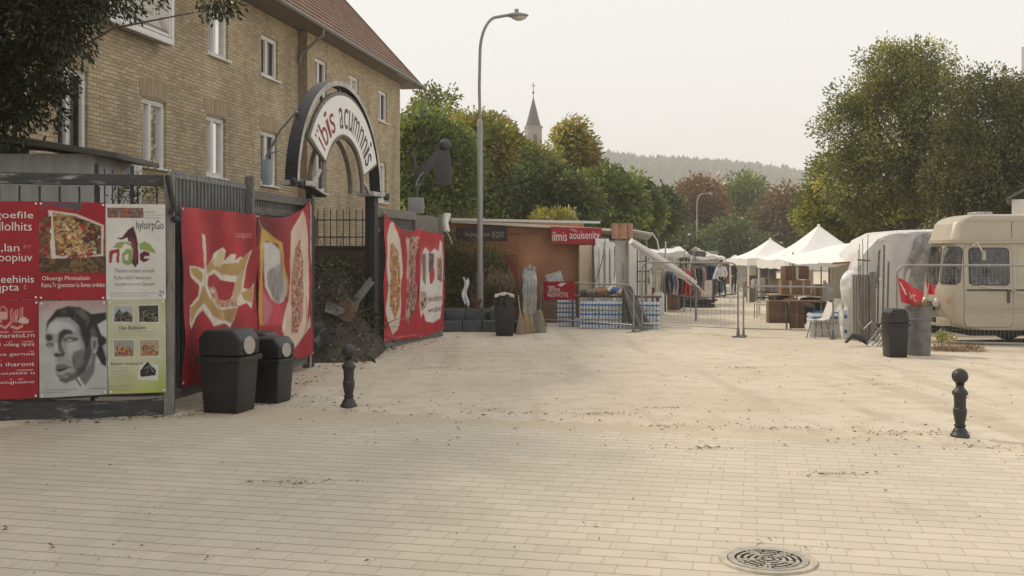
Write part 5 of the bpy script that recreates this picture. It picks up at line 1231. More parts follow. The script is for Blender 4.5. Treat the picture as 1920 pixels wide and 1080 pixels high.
for x in (-.06,.05,.14): mb.box((x,-.235,.85),(.02,.02,1.0))
mb.build('strap', M['letter_grey'], o)
MB().box((0,0,.14),(.4,.35,.28)).build('foot', M['stone_dark'], o)
for k,(px,lab,s_) in enumerate(((1003,'grey green sack slumped against the wrapped column',.8),(1011,'light jute sack standing at the end of the barrier',1.0))):
    p = gp(px,623); o = thing('sack', lab,'sack',(p.x,p.y,0)); mb = MB(); mb.grid(lambda u,v: ((.17*s_+.02*math.sin(u*20+v*4))*(1-.45*v**2)*math.cos(6.283*u),.15*(1-.4*v**2)*math.sin(6.283*u),.58*s_*v+.02*math.sin(u*12)),18,12); mb.lathe([(.09,.56*s_),(.02,.60*s_)],8); mb.build('sack', M['sack'] if k else M['barrel'], o)
# mural cloth on the stall's lower left
MF = Frame((-1.7,33.2),(2.2,33.2)); S = Sheet(MF, [(868,478),(970,478),(972,604),(868,604)], 90, 110, srgb(120,72,42), lambda x,z: .02*np.sin(x*6+z*4), -.02, lambda a,b: (800+a/5.684,460+b/5.684))
S.poly([(600,90),(640,85),(800,110),(905,110),(920,180),(930,230),(990,300),(980,560),(560,840),(430,640),(430,540),(500,290)], (.26,.03,.03),1)
S.poly([(600,150),(700,130),(830,160),(880,250),(930,330),(960,480),(600,620),(470,560),(470,440),(530,250)], (.34,.25,.16),2)
S.food(S.mask([(610,170),(720,170),(850,190),(880,300),(900,380),(900,470),(600,600),(520,520),(540,260)],2), [(.06,.045,.04),(.30,.22,.15),(.20,.07,.05),(.38,.28,.19),(.10,.08,.05),(.26,.14,.08)], 3.2, 12)
S.poly([(715,190),(860,180),(860,280),(830,300),(800,230),(730,240)], (.03,.025,.025),1); S.poly([(790,300),(860,290),(900,400),(840,470),(800,400)], (.42,.33,.23),2); S.line([(850,360),(860,420),(830,440)], .04, (.06,.04,.03))
o = thing('mural_cloth','painted cloth with a red scalloped border and a food picture on the stall front','banner',(MF.p.x,MF.p.y,0),MF.rz); S.build('sheet', M['banner_vinyl'], o)
# ================================================================== orange stall (left) and what stands around it
st = thing('market_stall','long market stall with an orange brown tarpaulin front and a thin white edged roof','market stall',(0,33.4,0))
x0_, x1_ = at(834,475,33.4).x, at(1092,475,33.4).x; xr = at(1172,475,33.4).x; zt = 3.04
mb = MB(); mb.grid(lambda u,v: (x0_+(x1_-x0_)*u, .02+.06*math.sin(u*19+ (1-v)*2.5*math.sin(u*9))*(1-v*.6)+.05*math.sin(v*3+u*5)*(1-v)+.05*math.sin(u*14-v*6), .05+(zt-.1)*v), 60, 16)
mb.build('tarpaulin', M['tarp_orange'], st)
mb = MB(); mb.grid(lambda u,v: (x0_-.05+(x1_-x0_+.1)*u, -.06+.02*math.sin(u*23), zt-.3+.32*v), 40, 2); mb.build('valance', M['tarp_orange'], st)
roof = MB(); z0r = at(834,411,33.0).z; z1r = at(1185,432,33.0).z
roof.prism([(x0_-.1,z0r),(xr+.15,z1r+.02),(xr+.15,z1r-.06),(x0_-.1,z0r-.09)], -.45, 4.0); roof.build('roof', pm('pale_roof_sheet',(.62,.56,.46),.6,.1,3), st, bev=.01)
MB().bar((x0_-.12,-.47,z0r-.0),(at(1125,417,33).x,-.47,at(1125,417,33).z),.04,.075).build('roof_edge', M['appliance'], st)
for x in (x0_,x1_-.05,xr): MB().box((x,.06,1.5),(.1,.1,3.0)).build('post', M['dull_metal'], st)
for x in (x0_,xr): MB().box((x,3.8,1.5),(.1,.1,3.0)).build('post', M['dull_metal'], st)
MB().box((x1_+.02,.05,1.45),(.22,.12,2.9)).build('jamb', pm('dark_jamb',(.05,.04,.035),.8,.3), st)
mb = MB(); mb.grid(lambda u,v: (x0_+(xr-x0_)*u, 3.85, .05+2.9*v), 10, 4); mb.build('back_cloth', M['canvas_grey'], st)
# rolled pink-brown side cloth on the corner, rising awning
mb = MB(); 
for k,(a,b_) in enumerate(((0,.22),(.24,.48),(.5,.66))):
    mb.grid(lambda u,v: (at(1146,475,33).x+ (a+(b_-a)*u), -.5-.05*math.sin(u*3.14), 2.55+ .48*v), 6, 4)
mb.build('rolled_cloth', pm('faded_pink_cloth',(.42,.22,.15),.8,.2,4,0,.3,6), st)
aw = thing('awning','sagging cream awning with a bent tube edge at the right end of the orange stall','awning',(xr,33.2,0))
mb = MB(); e0 = Vector((.1,-.2,z1r)); e1 = Vector((at(1222,440,33.2).x-xr,-.2,at(1222,440,33.2).z)); mb.grid(lambda u,v: tuple(e0.lerp(e1,u)+Vector((0,3.0*v,-.12*math.sin(math.pi*v)))), 8, 8); mb.build('cloth', M['canvas_cream'], aw, solid=.02)
mb = MB(); mb.tube([tuple(e0+Vector((0,-.02,.03))),tuple(e1+Vector((0,-.02,.03))),tuple(e1+Vector((.14,-.02,-.18))),tuple(e1+Vector((.2,-.02,-.5)))],.022,6); mb.build('tube_edge', M['appliance'], aw)
for yy in (.1,2.8): MB().tube([(e1.x-.15,yy,0),(e1.x-.15,yy,e1.z)],.025,6).build('pole', M['steel'], aw)
SF = Frame((x0_,32.85),(xr,32.85))
def flat_sign(name, label, cat, quad, base, letters, fr, mat='banner_vinyl', extra=None, fn=None, nx=50, ny=30, y=-.02):
    S = Sheet(fr, quad, nx, ny, base, fn, y)
    if extra: extra(S)
    o = thing(name, label, cat, (fr.p.x,fr.p.y,0), fr.rz); S.build('sheet', M[mat], o)
    by = {}
    for mt,s,xa,ya,xb,yb in letters:
        a = fr.uv(xa,yb); b_ = fr.uv(xb,ya); text_box(by.setdefault(mt,MB()), s, a[0],b_[0],a[1],b_[1], y-.006, fn)
    for mt,mbx in by.items(): mbx.build('lettering', M[mt], o, smooth=0, fix=False)
    return o
w1 = lambda x,z: .012*np.sin(x*9)
flat_sign('stall_banner','red banner with white garbled lettering hung from the stall roof','banner',[(1032,425),(1128,428),(1127,459),(1034,457)],(.36,.022,.035),[('letter_white','ilmis',1036,434,1063,452),('letter_white','aouisenity',1068,434,1124,453)],SF,extra=lambda S: S.poly([(1068,428),(1078,430),(1085,436),(1072,432)],(.55,.3,.28),1),fn=w1)
flat_sign('stall_sign','dark brown sign with thin script lettering at the left of the stall','sign',[(855,426),(952,424),(951,452),(856,452)],(.045,.025,.022),[('letter_grey','Sapnuros',872,434,918,446),('letter_grey','eon',922,434,944,446)],SF,extra=lambda S: (S.line([(870,440),(915,441)],.012,(.16,.12,.1)), S.line([(924,449),(940,449)],.01,(.14,.1,.08))),fn=w1)

# enamel cabinets and panels under the stall's open right end
def cabinet(label, px, d, w, h, mt, depth=.5, z=0, rz=0):
    p = at(px,475,d); o = thing('cabinet', label,'cabinet',(p.x,d,z),rz,'tall cabinets at the open end of the stall')
    MB().box((0,0,h/2),(w,depth,h)).build('body', M[mt], o, bev=.025)
    MB().box((0,-depth/2-.012,h*.55),(w*.86,.02,h*.78)).build('door', M[mt], o, bev=.01)
    MB().bar((w*.3,-depth/2-.05,h*.5),(w*.3,-depth/2-.05,h*.72),.025).build('handle', M['steel'], o)
    return o
cabinet('tan upright panel cabinet next to the orange tarpaulin',1097,33.0,.40,2.35,'cream_panel')
cabinet('white enamel cabinet with its door ajar in the middle of the stall end',1128,32.9,.42,2.55,'appliance')
cabinet('broad white cabinet behind the film covered stack',1155,33.6,.6,2.5,'appliance')
cabinet('narrow white cabinet at the right edge of the stall',1187,33.2,.34,2.45,'appliance')
cabinet('white cabinet standing farthest right, beyond the stall post',1208,34.6,.42,2.2,'appliance')
p = at(1134,475,32.3); o = thing('film_bundle','column of appliances under crumpled white film behind the barrier','bundle',(p.x,32.4,0))
mb = MB(); mb.grid(lambda u,v: ((.33+.03*math.sin(u*19+v*4)-.03*v)*math.copysign(abs(math.cos(6.283*u))**.4,math.cos(6.283*u)),(.24+.03*math.sin(u*23))*math.copysign(abs(math.sin(6.283*u))**.4,math.sin(6.283*u)),.5+1.85*v+.10*math.sin(u*9+1)*v),40,20); mb.box((0,0,2.2),(.56,.4,.3)); mb.build('film', M['film_white'], o)
for dx in (-.12,.05,.2): MB().box((dx,-.3,1.5),(.11,.12,1.5)).build('panel', M['appliance'], o, bev=.02)
for k,(a,b_) in enumerate((((.0,-.34,2.55),(-.32,-.38,1.2)),((.28,-.3,2.3),(.18,-.36,.9)))): MB().tube([a,tuple((Vector(a)+Vector(b_))/2+Vector((.06,0,0))),b_],.012,5).build('cord', M['black_steel'], o)
p = at(1198,475,32.0); o = thing('coat_hooks','wire rack with dark hooks standing beside the white cabinets','rack',(p.x,32,0))
for x in (-.05,.2): MB().tube([(x,0,0),(x,0,2.4)],.016,6).build('upright', M['black_steel'], o)
for z,l in ((1.85,.22),(1.55,.3),(1.25,.2)): MB().tube([(-.05,0,z),(l,-.05,z+.02),(l+.06,-.08,z+.12),(l+.1,-.05,z-.06)],.014,6).build('hook', M['black_steel'], o)

# closed boom of a big parasol slanting down to the right
a = at(1183,452,31.5); b_ = at(1305,530,33.0); o = thing('closed_awning_boom','long pale closed awning boom slanting down from the stall corner','awning boom',(a.x,a.y,0))
mb = MB(); A = Vector((0,0,a.z)); B = b_-Vector((a.x,a.y,0)); mb.tube([A,A.lerp(B,.3),A.lerp(B,.7),B],[.09,.11,.10,.05],10); mb.build('boom', M['appliance'], o)
mb = MB(); mb.grid(lambda u,v: tuple(A.lerp(B,.02+.9*u)+Vector((.02*math.sin(u*20),-.1-.05*v,-.10-.08*v+.03*math.sin(u*31)))), 24, 3); mb.build('folded_cloth', M['canvas_grey'], o)
for k in range(3): MB().tube([A.lerp(B,.85),tuple(A.lerp(B,1)+Vector((-.1+.2*k,0,.05-.2*k))),],.02,5).build('strut', M['appliance'], o)
MB().tube([B,(B.x,B.y,0)],.035,8).build('prop', M['steel'], o)

# wooden crates and bottle packs inside the barrier
for k in range(3):
    q = at(1031,475,32.9); crate(['bottom brown crate of the stack behind the barrier banner','middle brown crate of the stack behind the barrier banner','top brown crate of the stack behind the barrier banner'][k],(q.x+.03*(k%2),32.9,.31*k),(.52,.42,.30),.05*k,'wood_brown','brown crates behind the barrier')
def bottle_pack_proto(label, group):
    o = thing('bottle_pack', label,'bottle pack',(0,0,0),0,group)
    mb = MB(); lab = MB()
    for i in range(6):
        for j in range(3):
            x = -.225+.09*i; y = -.09+.09*j
            mb.lathe([(.040,0),(.042,.02),(.042,.09),(.038,.10),(.042,.11),(.042,.17),(.032,.20),(.014,.225),(.014,.236)],8,(x,y,0))
            if j == 0 or i in (0,5): lab.lathe([(.0432,.105),(.0432,.150)],8,(x,y,0)); 
            lab.lathe([(.016,.232),(.016,.246),(.004,.247)],6,(x,y,0))
    mb.build('bottles', M['pet'], o, smooth=50); lab.build('labels_and_caps', M['label_blue'], o, smooth=50)
    return o
GP = 'shrink packs of bottled water behind the barrier'
pk = bottle_pack_proto('clear bottle pack with blue labels in the neat wall of packs behind the barrier', GP); first = True
qa = at(1086,475,30.0); rzp = R(-12)
for lv in range(3):
    for i in range(4):
        x = qa.x+.28+i*.56*.98; y = 29.9-i*.56*.21
        z = .01+lv*.262
        if first: pk.location = (x,y,z); pk.rotation_euler = (0,0,rzp); first = False
        else: copy_tree(pk, None, (x,y,z), rzp)
qb = at(1062,475,31.0)
for i,(dx,lv) in enumerate(((0,0),(0,1),(.5,0),(0,2))):
    copy_tree(pk, None, (qb.x+dx,30.9-dx*.2,.01+lv*.262), rzp, 'clear bottle pack in the ragged pile left of the neat wall')
# goods heaped on the packs
tb = thing('plank_table','long table with a plank top standing behind the wall of bottle packs','table',(qa.x+1.1,30.75,0),rzp)
MB().box((0,0,.86),(2.6,.7,.05)).build('top', M['wood_brown'], tb)
for sx in (-1.2,1.2):
    for sy in (-.28,.28): MB().box((sx,sy,.42),(.05,.05,.84)).build('leg', M['wood_brown'], tb)
g7 = random.Random(9)
def lump(name, label, cat, loc, r, mt, sc=(1,1,.7), seed=0):
    o = thing(name, label, cat, loc); s = seed*1.7
    mb = MB(); mb.grid(lambda u,v: tuple(r*(1+.16*math.sin(7*u*6.283/2+s)*math.sin(5*v+s))*k for k in (sc[0]*math.sin(math.pi*v)*math.cos(6.283*u), sc[1]*math.sin(math.pi*v)*math.sin(6.283*u), sc[2]*(1-math.cos(math.pi*v)))),16,10)
    mb.build('cloth', M[mt], o, smooth=60); return o
for k,(px,dz,r,mt,lab,nm,ct) in enumerate(((1098,.9,.16,'trousers','dark blue bundle at the left end of the plank table','bundle','bundle'),(1112,.9,.2,'sack','tan cloth bundle on the plank table beside the dark blue one','bundle','bundle'),(1132,.9,.24,'cardboard','brown paper bag lying in the middle of the plank table','paper_bag','bag'),(1150,.95,.2,'blue','blue and white sports bag on the plank table','bag','bag'),(1167,.9,.2,'wood_pale','pale carton flap bundle at the right end of the table','bundle','bundle'))):
    q = at(px,475,30.6); lump(nm, lab, ct, (q.x,30.6-(px-1098)*.004,dz-.02), r, mt, (1.2,.8,.5), k)
q = at(1147,475,30.3); o = thing('shoe_pair','white trainer shoe poking up from the sports bag','shoe',(q.x,30.25,1.12)); mb = MB(); mb.tube([(-.1,0,-.08),(.0,0,.05),(.08,0,.17)],[.05,.05,.03],8); mb.build('shoe', M['appliance'], o)
q = at(1048,500,32.6); o = thing('glass_lid','pale grey tilted lid standing on the crates behind the barrier','lid',(q.x,32.6,.93)); lid = MB().box((0,0,.32),(.5,.03,.62)).build('lid', M['plastic_film'], o, bev=.01); lid.rotation_euler = (R(-20),R(-18),0); MB().box((0,.05,.02),(.4,.1,.04)).build('foot', M['steel'], o)
# fan of folded tent rods
q = at(1196,475,29.2); o = thing('rod_bundle','fan of thin grey tent rods leaning at the end of the barrier','rod bundle',(q.x,29.3,0))
g = np.random.default_rng(8)
for k in range(26):
    f = k/25; a = (-.42+.1*f,.02*g.normal(),1.25); b_ = (-.1+.55*f+.04*g.normal(),-.1+.1*g.normal(),.06+.25*g.uniform()*(1-f)); MB().tube([a,b_],.013,5).build('rod', M['steel' if k%3 else 'dull_metal'], o)
mb = MB(); mb.grid(lambda u,v: (-.42+.75*u*(.3+.7*v)+.02*math.sin(v*20),.06+.03*math.sin(u*22),1.22-1.05*v+.04*math.sin(u*9)),20,12); mb.build('folded_cloth', pm('dark_folded_cloth',(.10,.095,.085),.85,.3), o)

# ================================================================== barriers and mesh fences
def barrier(label, p0, p1, h, z0=.0, mesh=True, mid=None, group='steel crowd barriers', r=.022, pitch=.1, feet=True, rails=(.22,), tall=False):
    fr = Frame(p0,p1); L = fr.L; o = thing('barrier', label,'barrier',(p0[0],p0[1],0),fr.rz,group)
    rc = .22; pts = [(0,0,.1)]
    pts += [(0,0,h-rc)]+[(rc-rc*math.cos(R(a)),0,h-rc+rc*math.sin(R(a))) for a in (22,45,67,90)]
    pts += [(L-rc+rc*math.sin(R(a)),0,h-rc+rc*math.cos(R(a))) for a in (0,22,45,67,90)]+[(L,0,.1)]
    MB().tube(pts, r, 8).build('frame', M['steel'], o)
    for z in rails: MB().tube([(0,0,z),(L,0,z)], r*.8, 6).build('rail', M['steel'], o)
    if mesh:
        mb = MB(); n = int(L/pitch)
        for k in range(1,n): mb.bar((L*k/n,0,rails[0]),(L*k/n,0,h),.0035)
        nz = 3 if not tall else 6
        for k in range(1,nz): z = rails[0]+(h-rails[0])*k/nz; mb.bar((.02,0,z),(L-.02,0,z),.0035)
        mb.build('mesh', M['steel'], o, smooth=0)
    if feet:
        for x in (0,L): 
            MB().box((x,0,.12),(.075,.09,.24),top=.6).build('foot', M['slat_zinc'], o, bev=.01)
            MB().box((x,0,.02),(.10,.5,.04)).build('foot_bar', M['slat_zinc'], o, bev=.01)
    return o, fr
bo, BRF = barrier('steel barrier with a red banner in front of the bottle packs', (at(1014,475,30.6).x,30.6), (at(1188,475,28.0).x,28.0), 1.27)
flat_sign('barrier_banner','red banner with a white bird mark tied to the barrier','banner',[(1020,528),(1079,527),(1079,562),(1021,563)],(.38,.022,.035),[('letter_white','mava',1034,540,1052,546),('letter_white','AVANVSTNE',1031,548,1068,556)],BRF,
  extra=lambda S: (S.poly([(1047,535),(1053,530),(1061,530),(1064,532),(1058,534),(1055,538),(1054,537)],(.7,.68,.64)), S.line([(1029,537),(1042,538)],.03,(.7,.68,.64)), S.line([(1031,538),(1032,544),(1035,547)],.025,(.7,.68,.64)), S.line([(1030,545),(1029,554),(1040,556)],.03,(.65,.6,.57))),fn=w1,y=-.04)
to, TF = barrier('taller mesh fence panel across the lane between two low barriers', (at(1204,475,28.6).x,28.6),(at(1384,475,26.75).x,26.75), 1.86, pitch=.12, tall=True)
cbl = thing('cable','black cable sagging along the tall mesh fence panel','cable',(TF.p.x,TF.p.y,0),TF.rz); L_ = TF.L
mb = MB(); mb.tube([(L_*.24,-.03,1.06),(L_*.36,-.03,1.0),(L_*.55,-.03,.95),(L_*.75,-.03,.97),(L_*.9,-.03,1.06),(L_*.98,-.03,1.08)],.017,6); mb.build('cable', M['black_steel'], cbl)
barrier('open low barrier in front of the two black chairs', (at(1394,475,26.7).x,26.7),(at(1562,475,25.9).x,25.9), 1.28, pitch=.42)
barrier('long mesh fence panel in front of the beige van', (at(1682,475,23.6).x,23.6),(at(1682,475,23.6).x+3.6,22.6), 1.84, pitch=.08, tall=True, rails=(.16,), r=.026)
for k,x in enumerate((at(1682,475,23.6).x,)): MB

# ================================================================== right side: stand, boards, bins
o = thing('canopy_stall','low white lean-to canopy on thin poles with a rust red edge','market stall',(at(1570,475,29).x,29,0))
cxl, cxr = at(1496,475,29).x-at(1570,475,29).x, at(1660,475,29).x-at(1570,475,29).x
mb = MB(); mb.grid(lambda u,v: (cxl+(cxr-cxl)*u, 2.6*v-.1, 1.80+.03*u+(.62*v*(.25+.75*u))+.02*math.sin(u*11)), 14, 10); mb.build('canopy', M['tent_white'], o, solid=.015)
MB().bar((cxl+.9,-.14,1.83),(cxr+.05,-.14,1.93),.03,.045).build('red_edge', pm('rust_red_edge',(.28,.09,.06),.7,.2), o)
mb = MB(); mb.grid(lambda u,v: (cxl+.5+(cxr-cxl-.5)*u,-.12+.02*math.sin(u*20),1.84-.12*v*(.6+.4*math.sin(u*9))),20,3); mb.build('fringe', M['canvas_cream'], o)
for x,y in ((cxl+.62,-.05),(cxl+1.0,.5),(cxl+1.35,-.08),(cxr-.2,-.05),(cxl+.5,2.4),(cxr-.1,2.4)): MB().tube([(x,y,0),(x,y,1.84+(.3 if y > 2 else 0))],.018,6).build('pole', M['dull_metal'], o)

def boards_stack():
    p = gp(1635,642); o = thing('board_stack','stack of tall grey corrugated boards standing upright beside the black bin','board stack',(p.x-.05,p.y+.2,0),R(-6))
    MB().box((-.12,.1,.8),(.42,.14,1.6)).build('board', pm('grey_corrugated_board',(.34,.31,.26),.8,.2,2,0,.3,6,stretch=(10,10,.5)), o, bev=.01)
    MB().box((.12,-.02,.83),(.14,.1,1.66)).build('board', M['old_board'], o, bev=.01)
    for x,h in ((.24,2.15),(.36,2.3),(.46,1.9)): MB().bar((x,.02,0),(x+.05,.06,h),.035,.04).build('batten', M['grey_wood'], o)
    for k in range(7): MB().bar((-.3+.07*k,.02,.02),(-.31+.07*k,.02,1.58),.012,.02).build('rib', M['old_board'], o)
    return o
boards_stack()
q = at(1652,470,23.7)
o = thing('twig_bundle','bundle of dark sticks tied upright above the board stack','stick bundle',(q.x,24.9,0))
for k in range(4): MB().tube([(.05*k-.08,0,0),(.07*k-.12+.03*math.sin(k*5),.03*(k%3),2.2+.12*(k%4))],[.02,.008],5).build('stick', M['bark_grey'], o)
MB().tube([(-.15,-.04,1.95),(.15,-.04,1.93)],.02,6).build('tie', M['dull_metal'], o)
p = gp(1612,640); o = thing('white_sack','bulging white plastic sack hanging beside the grey boards','sack',(p.x,26.0,0))
mb = MB(); mb.grid(lambda u,v: tuple((np.interp(v,[0,.1,.3,.5,.75,.9,1],[.05,.2,.28,.30,.25,.19,.17])*(1+.07*math.sin(u*25.1+3*v)+.05*math.sin(u*12.6+9*v)))*k for k in (math.cos(6.283*u),.8*math.sin(6.283*u)))+(1.70-.92*v+.03*math.sin(u*18.85),),24,14); mb.build('sack', M['film_white'], o, smooth=25)
mb = MB(); mb.tube([(.25,-.33,1.62),(.1,-.40,1.45),(.3,-.36,1.35),(.45,-.33,1.5)],.012,5); mb.tube([(.3,-.33,1.5),(.4,-.36,1.32),(.52,-.3,1.35),(.6,-.25,1.5)],.014,5); mb.build('cord', M['appliance'], o)
MB().box((.02,.05,.4),(.36,.3,.8)).build('crate', M['film_white'], o, bev=.03)
mb = MB(); mb.grid(lambda u,v: (.16+.14*math.sin(v*3)+.24*(u-.5),-.25+.03*math.sin(u*9),.12+.85*v),8,12); mb.build('film', M['film_blue'], o)
# folded camp chair frame at the foot
p = gp(1645,650); o = thing('folded_frame','crumpled metal folding frame lying at the foot of the boards','folding frame',(p.x,p.y-.2,0))
for pts in (((-.5,0,.62),(-.38,0,.40),(-.2,0,.58),(.02,-.02,.3),(-.1,0,.1)),((-.2,-.05,.05),(.05,-.05,.36)),((-.12,-.1,.03),(.1,-.08,.3)),((-.05,-.12,.03),(.12,-.1,.22)),((-.3,.02,.05),(-.02,.0,.42))): MB().tube(pts,.018,6).build('tube', M['steel'], o)
mb = MB(); mb.tube([(-.75,.1,.1),(-.6,.05,.26),(-.4,.05,.2),(-.28,.05,.08)],[.03,.06,.07,.04],8); mb.build('cloth', M['trousers'], o)

p = gp(1678,669); o = thing('black_litter_bin','square black litter bin with a dark front opening beside the barrel','litter bin',(p.x,p.y,0),R(2))
MB().box((0,0,.32),(.36,.38,.64),top=1.12).build('body', M['black_plastic'], o, bev=.025)
MB().box((0,0,.66),(.45,.47,.05)).build('rim', M['black_plastic'], o, bev=.012)
hd = MB(); hd.prism([(-.215,.69),(.215,.69),(.19,.90),(.13,.98),(-.13,.98),(-.19,.90)],-.22,.22); hood = hd.build('hood', M['black_plastic'], o, bev=.03)
MB().prism([(-.13,.92),(-.14,.84),(-.08,.72),(.08,.72),(.14,.84),(.13,.92)],-.228,-.218).build('opening', M['bag_black'], hood)
p = gp(1722,666); o = thing('refuse_barrel','weathered grey round barrel filled with rubbish next to the black bin','barrel',(p.x,p.y,0))
MB().lathe([(.225,0),(.235,.03),(.243,.45),(.25,.72),(.262,.73),(.262,.76),(.252,.77),(.258,.96),(.27,.97),(.27,1.0),(.25,1.0),(.24,.93),(.02,.9)],32).build('drum', M['barrel'], o, smooth=40)
g = np.random.default_rng(3); mb = MB()
for k in range(60):
    a = g.uniform(0,6.28); r = g.uniform(0,.2); mb.tube([(r*math.cos(a),r*math.sin(a),.92),(r*1.2*math.cos(a+.6),r*1.2*math.sin(a+.6),1.02+g.uniform(0,.12))],.006,4)
mb.build('straw', M['flue'], o)
def flag(label, base, pole_top, quad, nu=14, nv=10, letter=None):
    o = thing('flag', label,'flag',base,0,'red flags stuck in the barrel'); b_ = Vector(base)
    MB().tube([(0,0,0),tuple(Vector(pole_top)-b_)],.012,6).build('stick', M['wood_pale'], o)
    TL,TR,BR,BL = [Vector(q)-b_ for q in quad]
    fn = lambda u,v: tuple((BL.lerp(BR,u)).lerp(TL.lerp(TR,u),v)+Vector((0,.05*math.sin(u*7+v*2),.02*math.sin(u*9)*v)))
    mb = MB(); mb.grid(fn,nu,nv); cl = mb.build('cloth', M['red_cloth'], o)
    if letter:
        mb = MB()
        for s,u0,u1,v0,v1 in letter:
            co_, fs = text_geo(s); vs = []
            for q in co_:
                u = u0+(u1-u0)*q[0]; v = v0+(v1-v0)*q[1]; vs.append(Vector(fn(u,v))+Vector((0,-.008,0)))
            mb.add(vs,fs)
        for a2,b2 in (((.04,.86),(.22,.40)),((.22,.40),(.14,.62))):
            mb.add([Vector(fn(a2[0],a2[1]))+Vector((0,-.008,0)),Vector(fn(a2[0]+.05,a2[1]-.03))+Vector((0,-.008,0)),Vector(fn(b2[0]+.09,b2[1]))+Vector((0,-.008,0)),Vector(fn(b2[0],b2[1]))+Vector((0,-.008,0))],[(0,1,2,3)])
        mb.build('lettering', M['letter_white'], o, smooth=0, fix=False)
    return o
fb_ = (p.x-.02,p.y-.05,.9); A_ = lambda px,py,dy=0: tuple(at(px,py,p.y-.05+dy))
flag('larger red flag with white lettering drooping over the barrel', fb_, A_(1735,560), [A_(1685,521),A_(1733,549),A_(1729,577),A_(1690,566)], letter=[('VC',.36,.66,.25,.6)])
flag('small torn red flag on its stick at the right of the barrel', (p.x+.12,p.y-.02,.9), A_(1742,530), [A_(1738,530),A_(1756,537),A_(1754,553),A_(1741,552)])
# ================================================================== beige van
VX, VY = 10.28, 24.45
van = thing('van','old beige high-roof van parked behind the mesh fence with its nose to the left','van',(VX,VY,0))
VL, VW = 4.9, 1.8
# height, near corner start, near corner radius, widening, nose x
lv = [(.34,.62,.34,-.02,.26),(.40,.34,.36,-.0,-.0),(.50,.16,.37,.0,-.18),(.66,.05,.38,.004,-.28),(.90,.0,.38,.008,-.34),(1.05,.0,.38,.012,-.36),(1.22,.02,.38,.010,-.355),(1.30,.03,.38,.0,-.345),(1.36,.04,.38,-.006,-.335),(2.24,.11,.38,-.06,-.21),(2.33,.12,.38,-.065,-.20),
      (2.335,.08,.40,-.045,-.26),(2.42,.08,.40,-.045,-.26),(2.43,.06,.36,-.055,-.235),(2.78,.15,.37,-.060,-.12),(2.87,.20,.38,-.064,-.04),(2.93,.27,.38,-.070,.06),(2.965,.34,.38,-.085,.17),(2.99,.44,.38,-.115,.30),(3.003,.58,.38,-.20,.45),(3.015,.8,.5,-.5,.5)]
def lvl(z):
    for a,b_ in zip(lv[:-1],lv[1:]):
        if a[0] <= z <= b_[0]+1e-9:
            f = (z-a[0])/(b_[0]-a[0]); return [a[i]*(1-f)+b_[i]*f for i in range(5)]
    return list(lv[-1])
def ol(z):
    _,xc,rn,wd,xf = lvl(z); y0, y1 = -wd, VW+wd; P = [(VL,y0+.12),(VL-.03,y0+.03),(VL-.12,y0)]
    for k in range(13):                       # near corner: superellipse from the side to the nose
        a = math.pi/2*k/12; P.append((xf+(xc-xf)*(1-math.sin(a)**1.0) if False else xc-(xc-xf)*math.sin(a), y0+rn*(1-math.cos(a))))
    rf = .75
    for k in range(13):
        a = math.pi/2*k/12; P.append((xf+.5*(1-math.cos(a)), y1-rf+rf*math.sin(a)))
    return P+[(VL-.12,y1),(VL-.03,y1-.03),(VL,y1-.12)]
mb = MB()
for z in [q_[0] for q_ in lv]:
    P = ol(z); n = len(P); mb.v += [Vector((x,y,z)) for x,y in P]
k = len(lv)
for j in range(k-1):
    for i in range(n):
        i2 = (i+1)%n; mb.f.append([j*n+i,j*n+i2,(j+1)*n+i2,(j+1)*n+i]); mb.mi.append(0)
mb.f.append(list(range((k-1)*n,k*n))); mb.mi.append(0); mb.f.append(list(range(n-1,-1,-1))); mb.mi.append(0)
mb.build('body', M['van_paint'], van, smooth=22)
def side_pt(x, z, off): return Vector((x, -lvl(z)[3]-off, z))
def nose_pt(a, z, off):                        # a: 0..1 round the near corner, above 1 = metres along the nose
    _,xc,rn,wd,xf = lvl(z); y0 = -wd
    if a <= 1:
        t_ = math.pi/2*a; p_ = Vector((xc-(xc-xf)*math.sin(t_), y0+rn*(1-math.cos(t_)), z)); nr = Vector((-math.sin(t_),-math.cos(t_),0))
    else: p_ = Vector((xf, y0+rn+(a-1), z)); nr = Vector((-1,0,0))
    return p_+nr*off
def rr_patch(name, fn, a0, a1, z0, z1, mat, par, rad=.10, nu=18, nv=16, asp=1.0):
    """sheet with rounded corners; fn(a,z) -> point"""
    mb = MB()
    for j in range(nv+1):
        f = j/nv; z = z0+(z1-z0)*f; e = min(z-z0,z1-z); ins = 0
        if rad and e < rad: ins = (rad-math.sqrt(max(0,rad*rad-(rad-e)**2)))*asp
        for i in range(nu+1): mb.v.append(fn(a0+ins+(a1-a0-2*ins)*i/nu, z))
    w_ = nu+1
    mb.f = [(j*w_+i,j*w_+i+1,(j+1)*w_+i+1,(j+1)*w_+i) for j in range(nv) for i in range(nu)]; mb.mi = [0]*len(mb.f)
    return mb.build(name, mat, par, smooth=40)
vx = lambda px: (px-960)/F*VY-VX
S_ = lambda off: (lambda a,z: side_pt(a,z,off))
N_ = lambda off: (lambda a,z: nose_pt(a,z,off))
rr_patch('door_gap', S_(.003), vx(1807), vx(1899.8), .405, 2.29, M['van_grey'], van, .07)
door = rr_patch('cab_door', S_(.006), vx(1808), vx(1899), .415, 2.283, M['van_paint'], van, .065)
rr_patch('window_seal', S_(.010), vx(1817), vx(1894), 1.36, 2.235, M['van_grey'], door, .08)
rr_patch('door_window', S_(.014), vx(1819.5), vx(1891.5), 1.385, 2.21, M['van_glass'], door, .07)
rr_patch('window_seal', N_(.005), .06, 1.0, 1.38, 2.26, M['van_grey'], van, .09, asp=2.0)
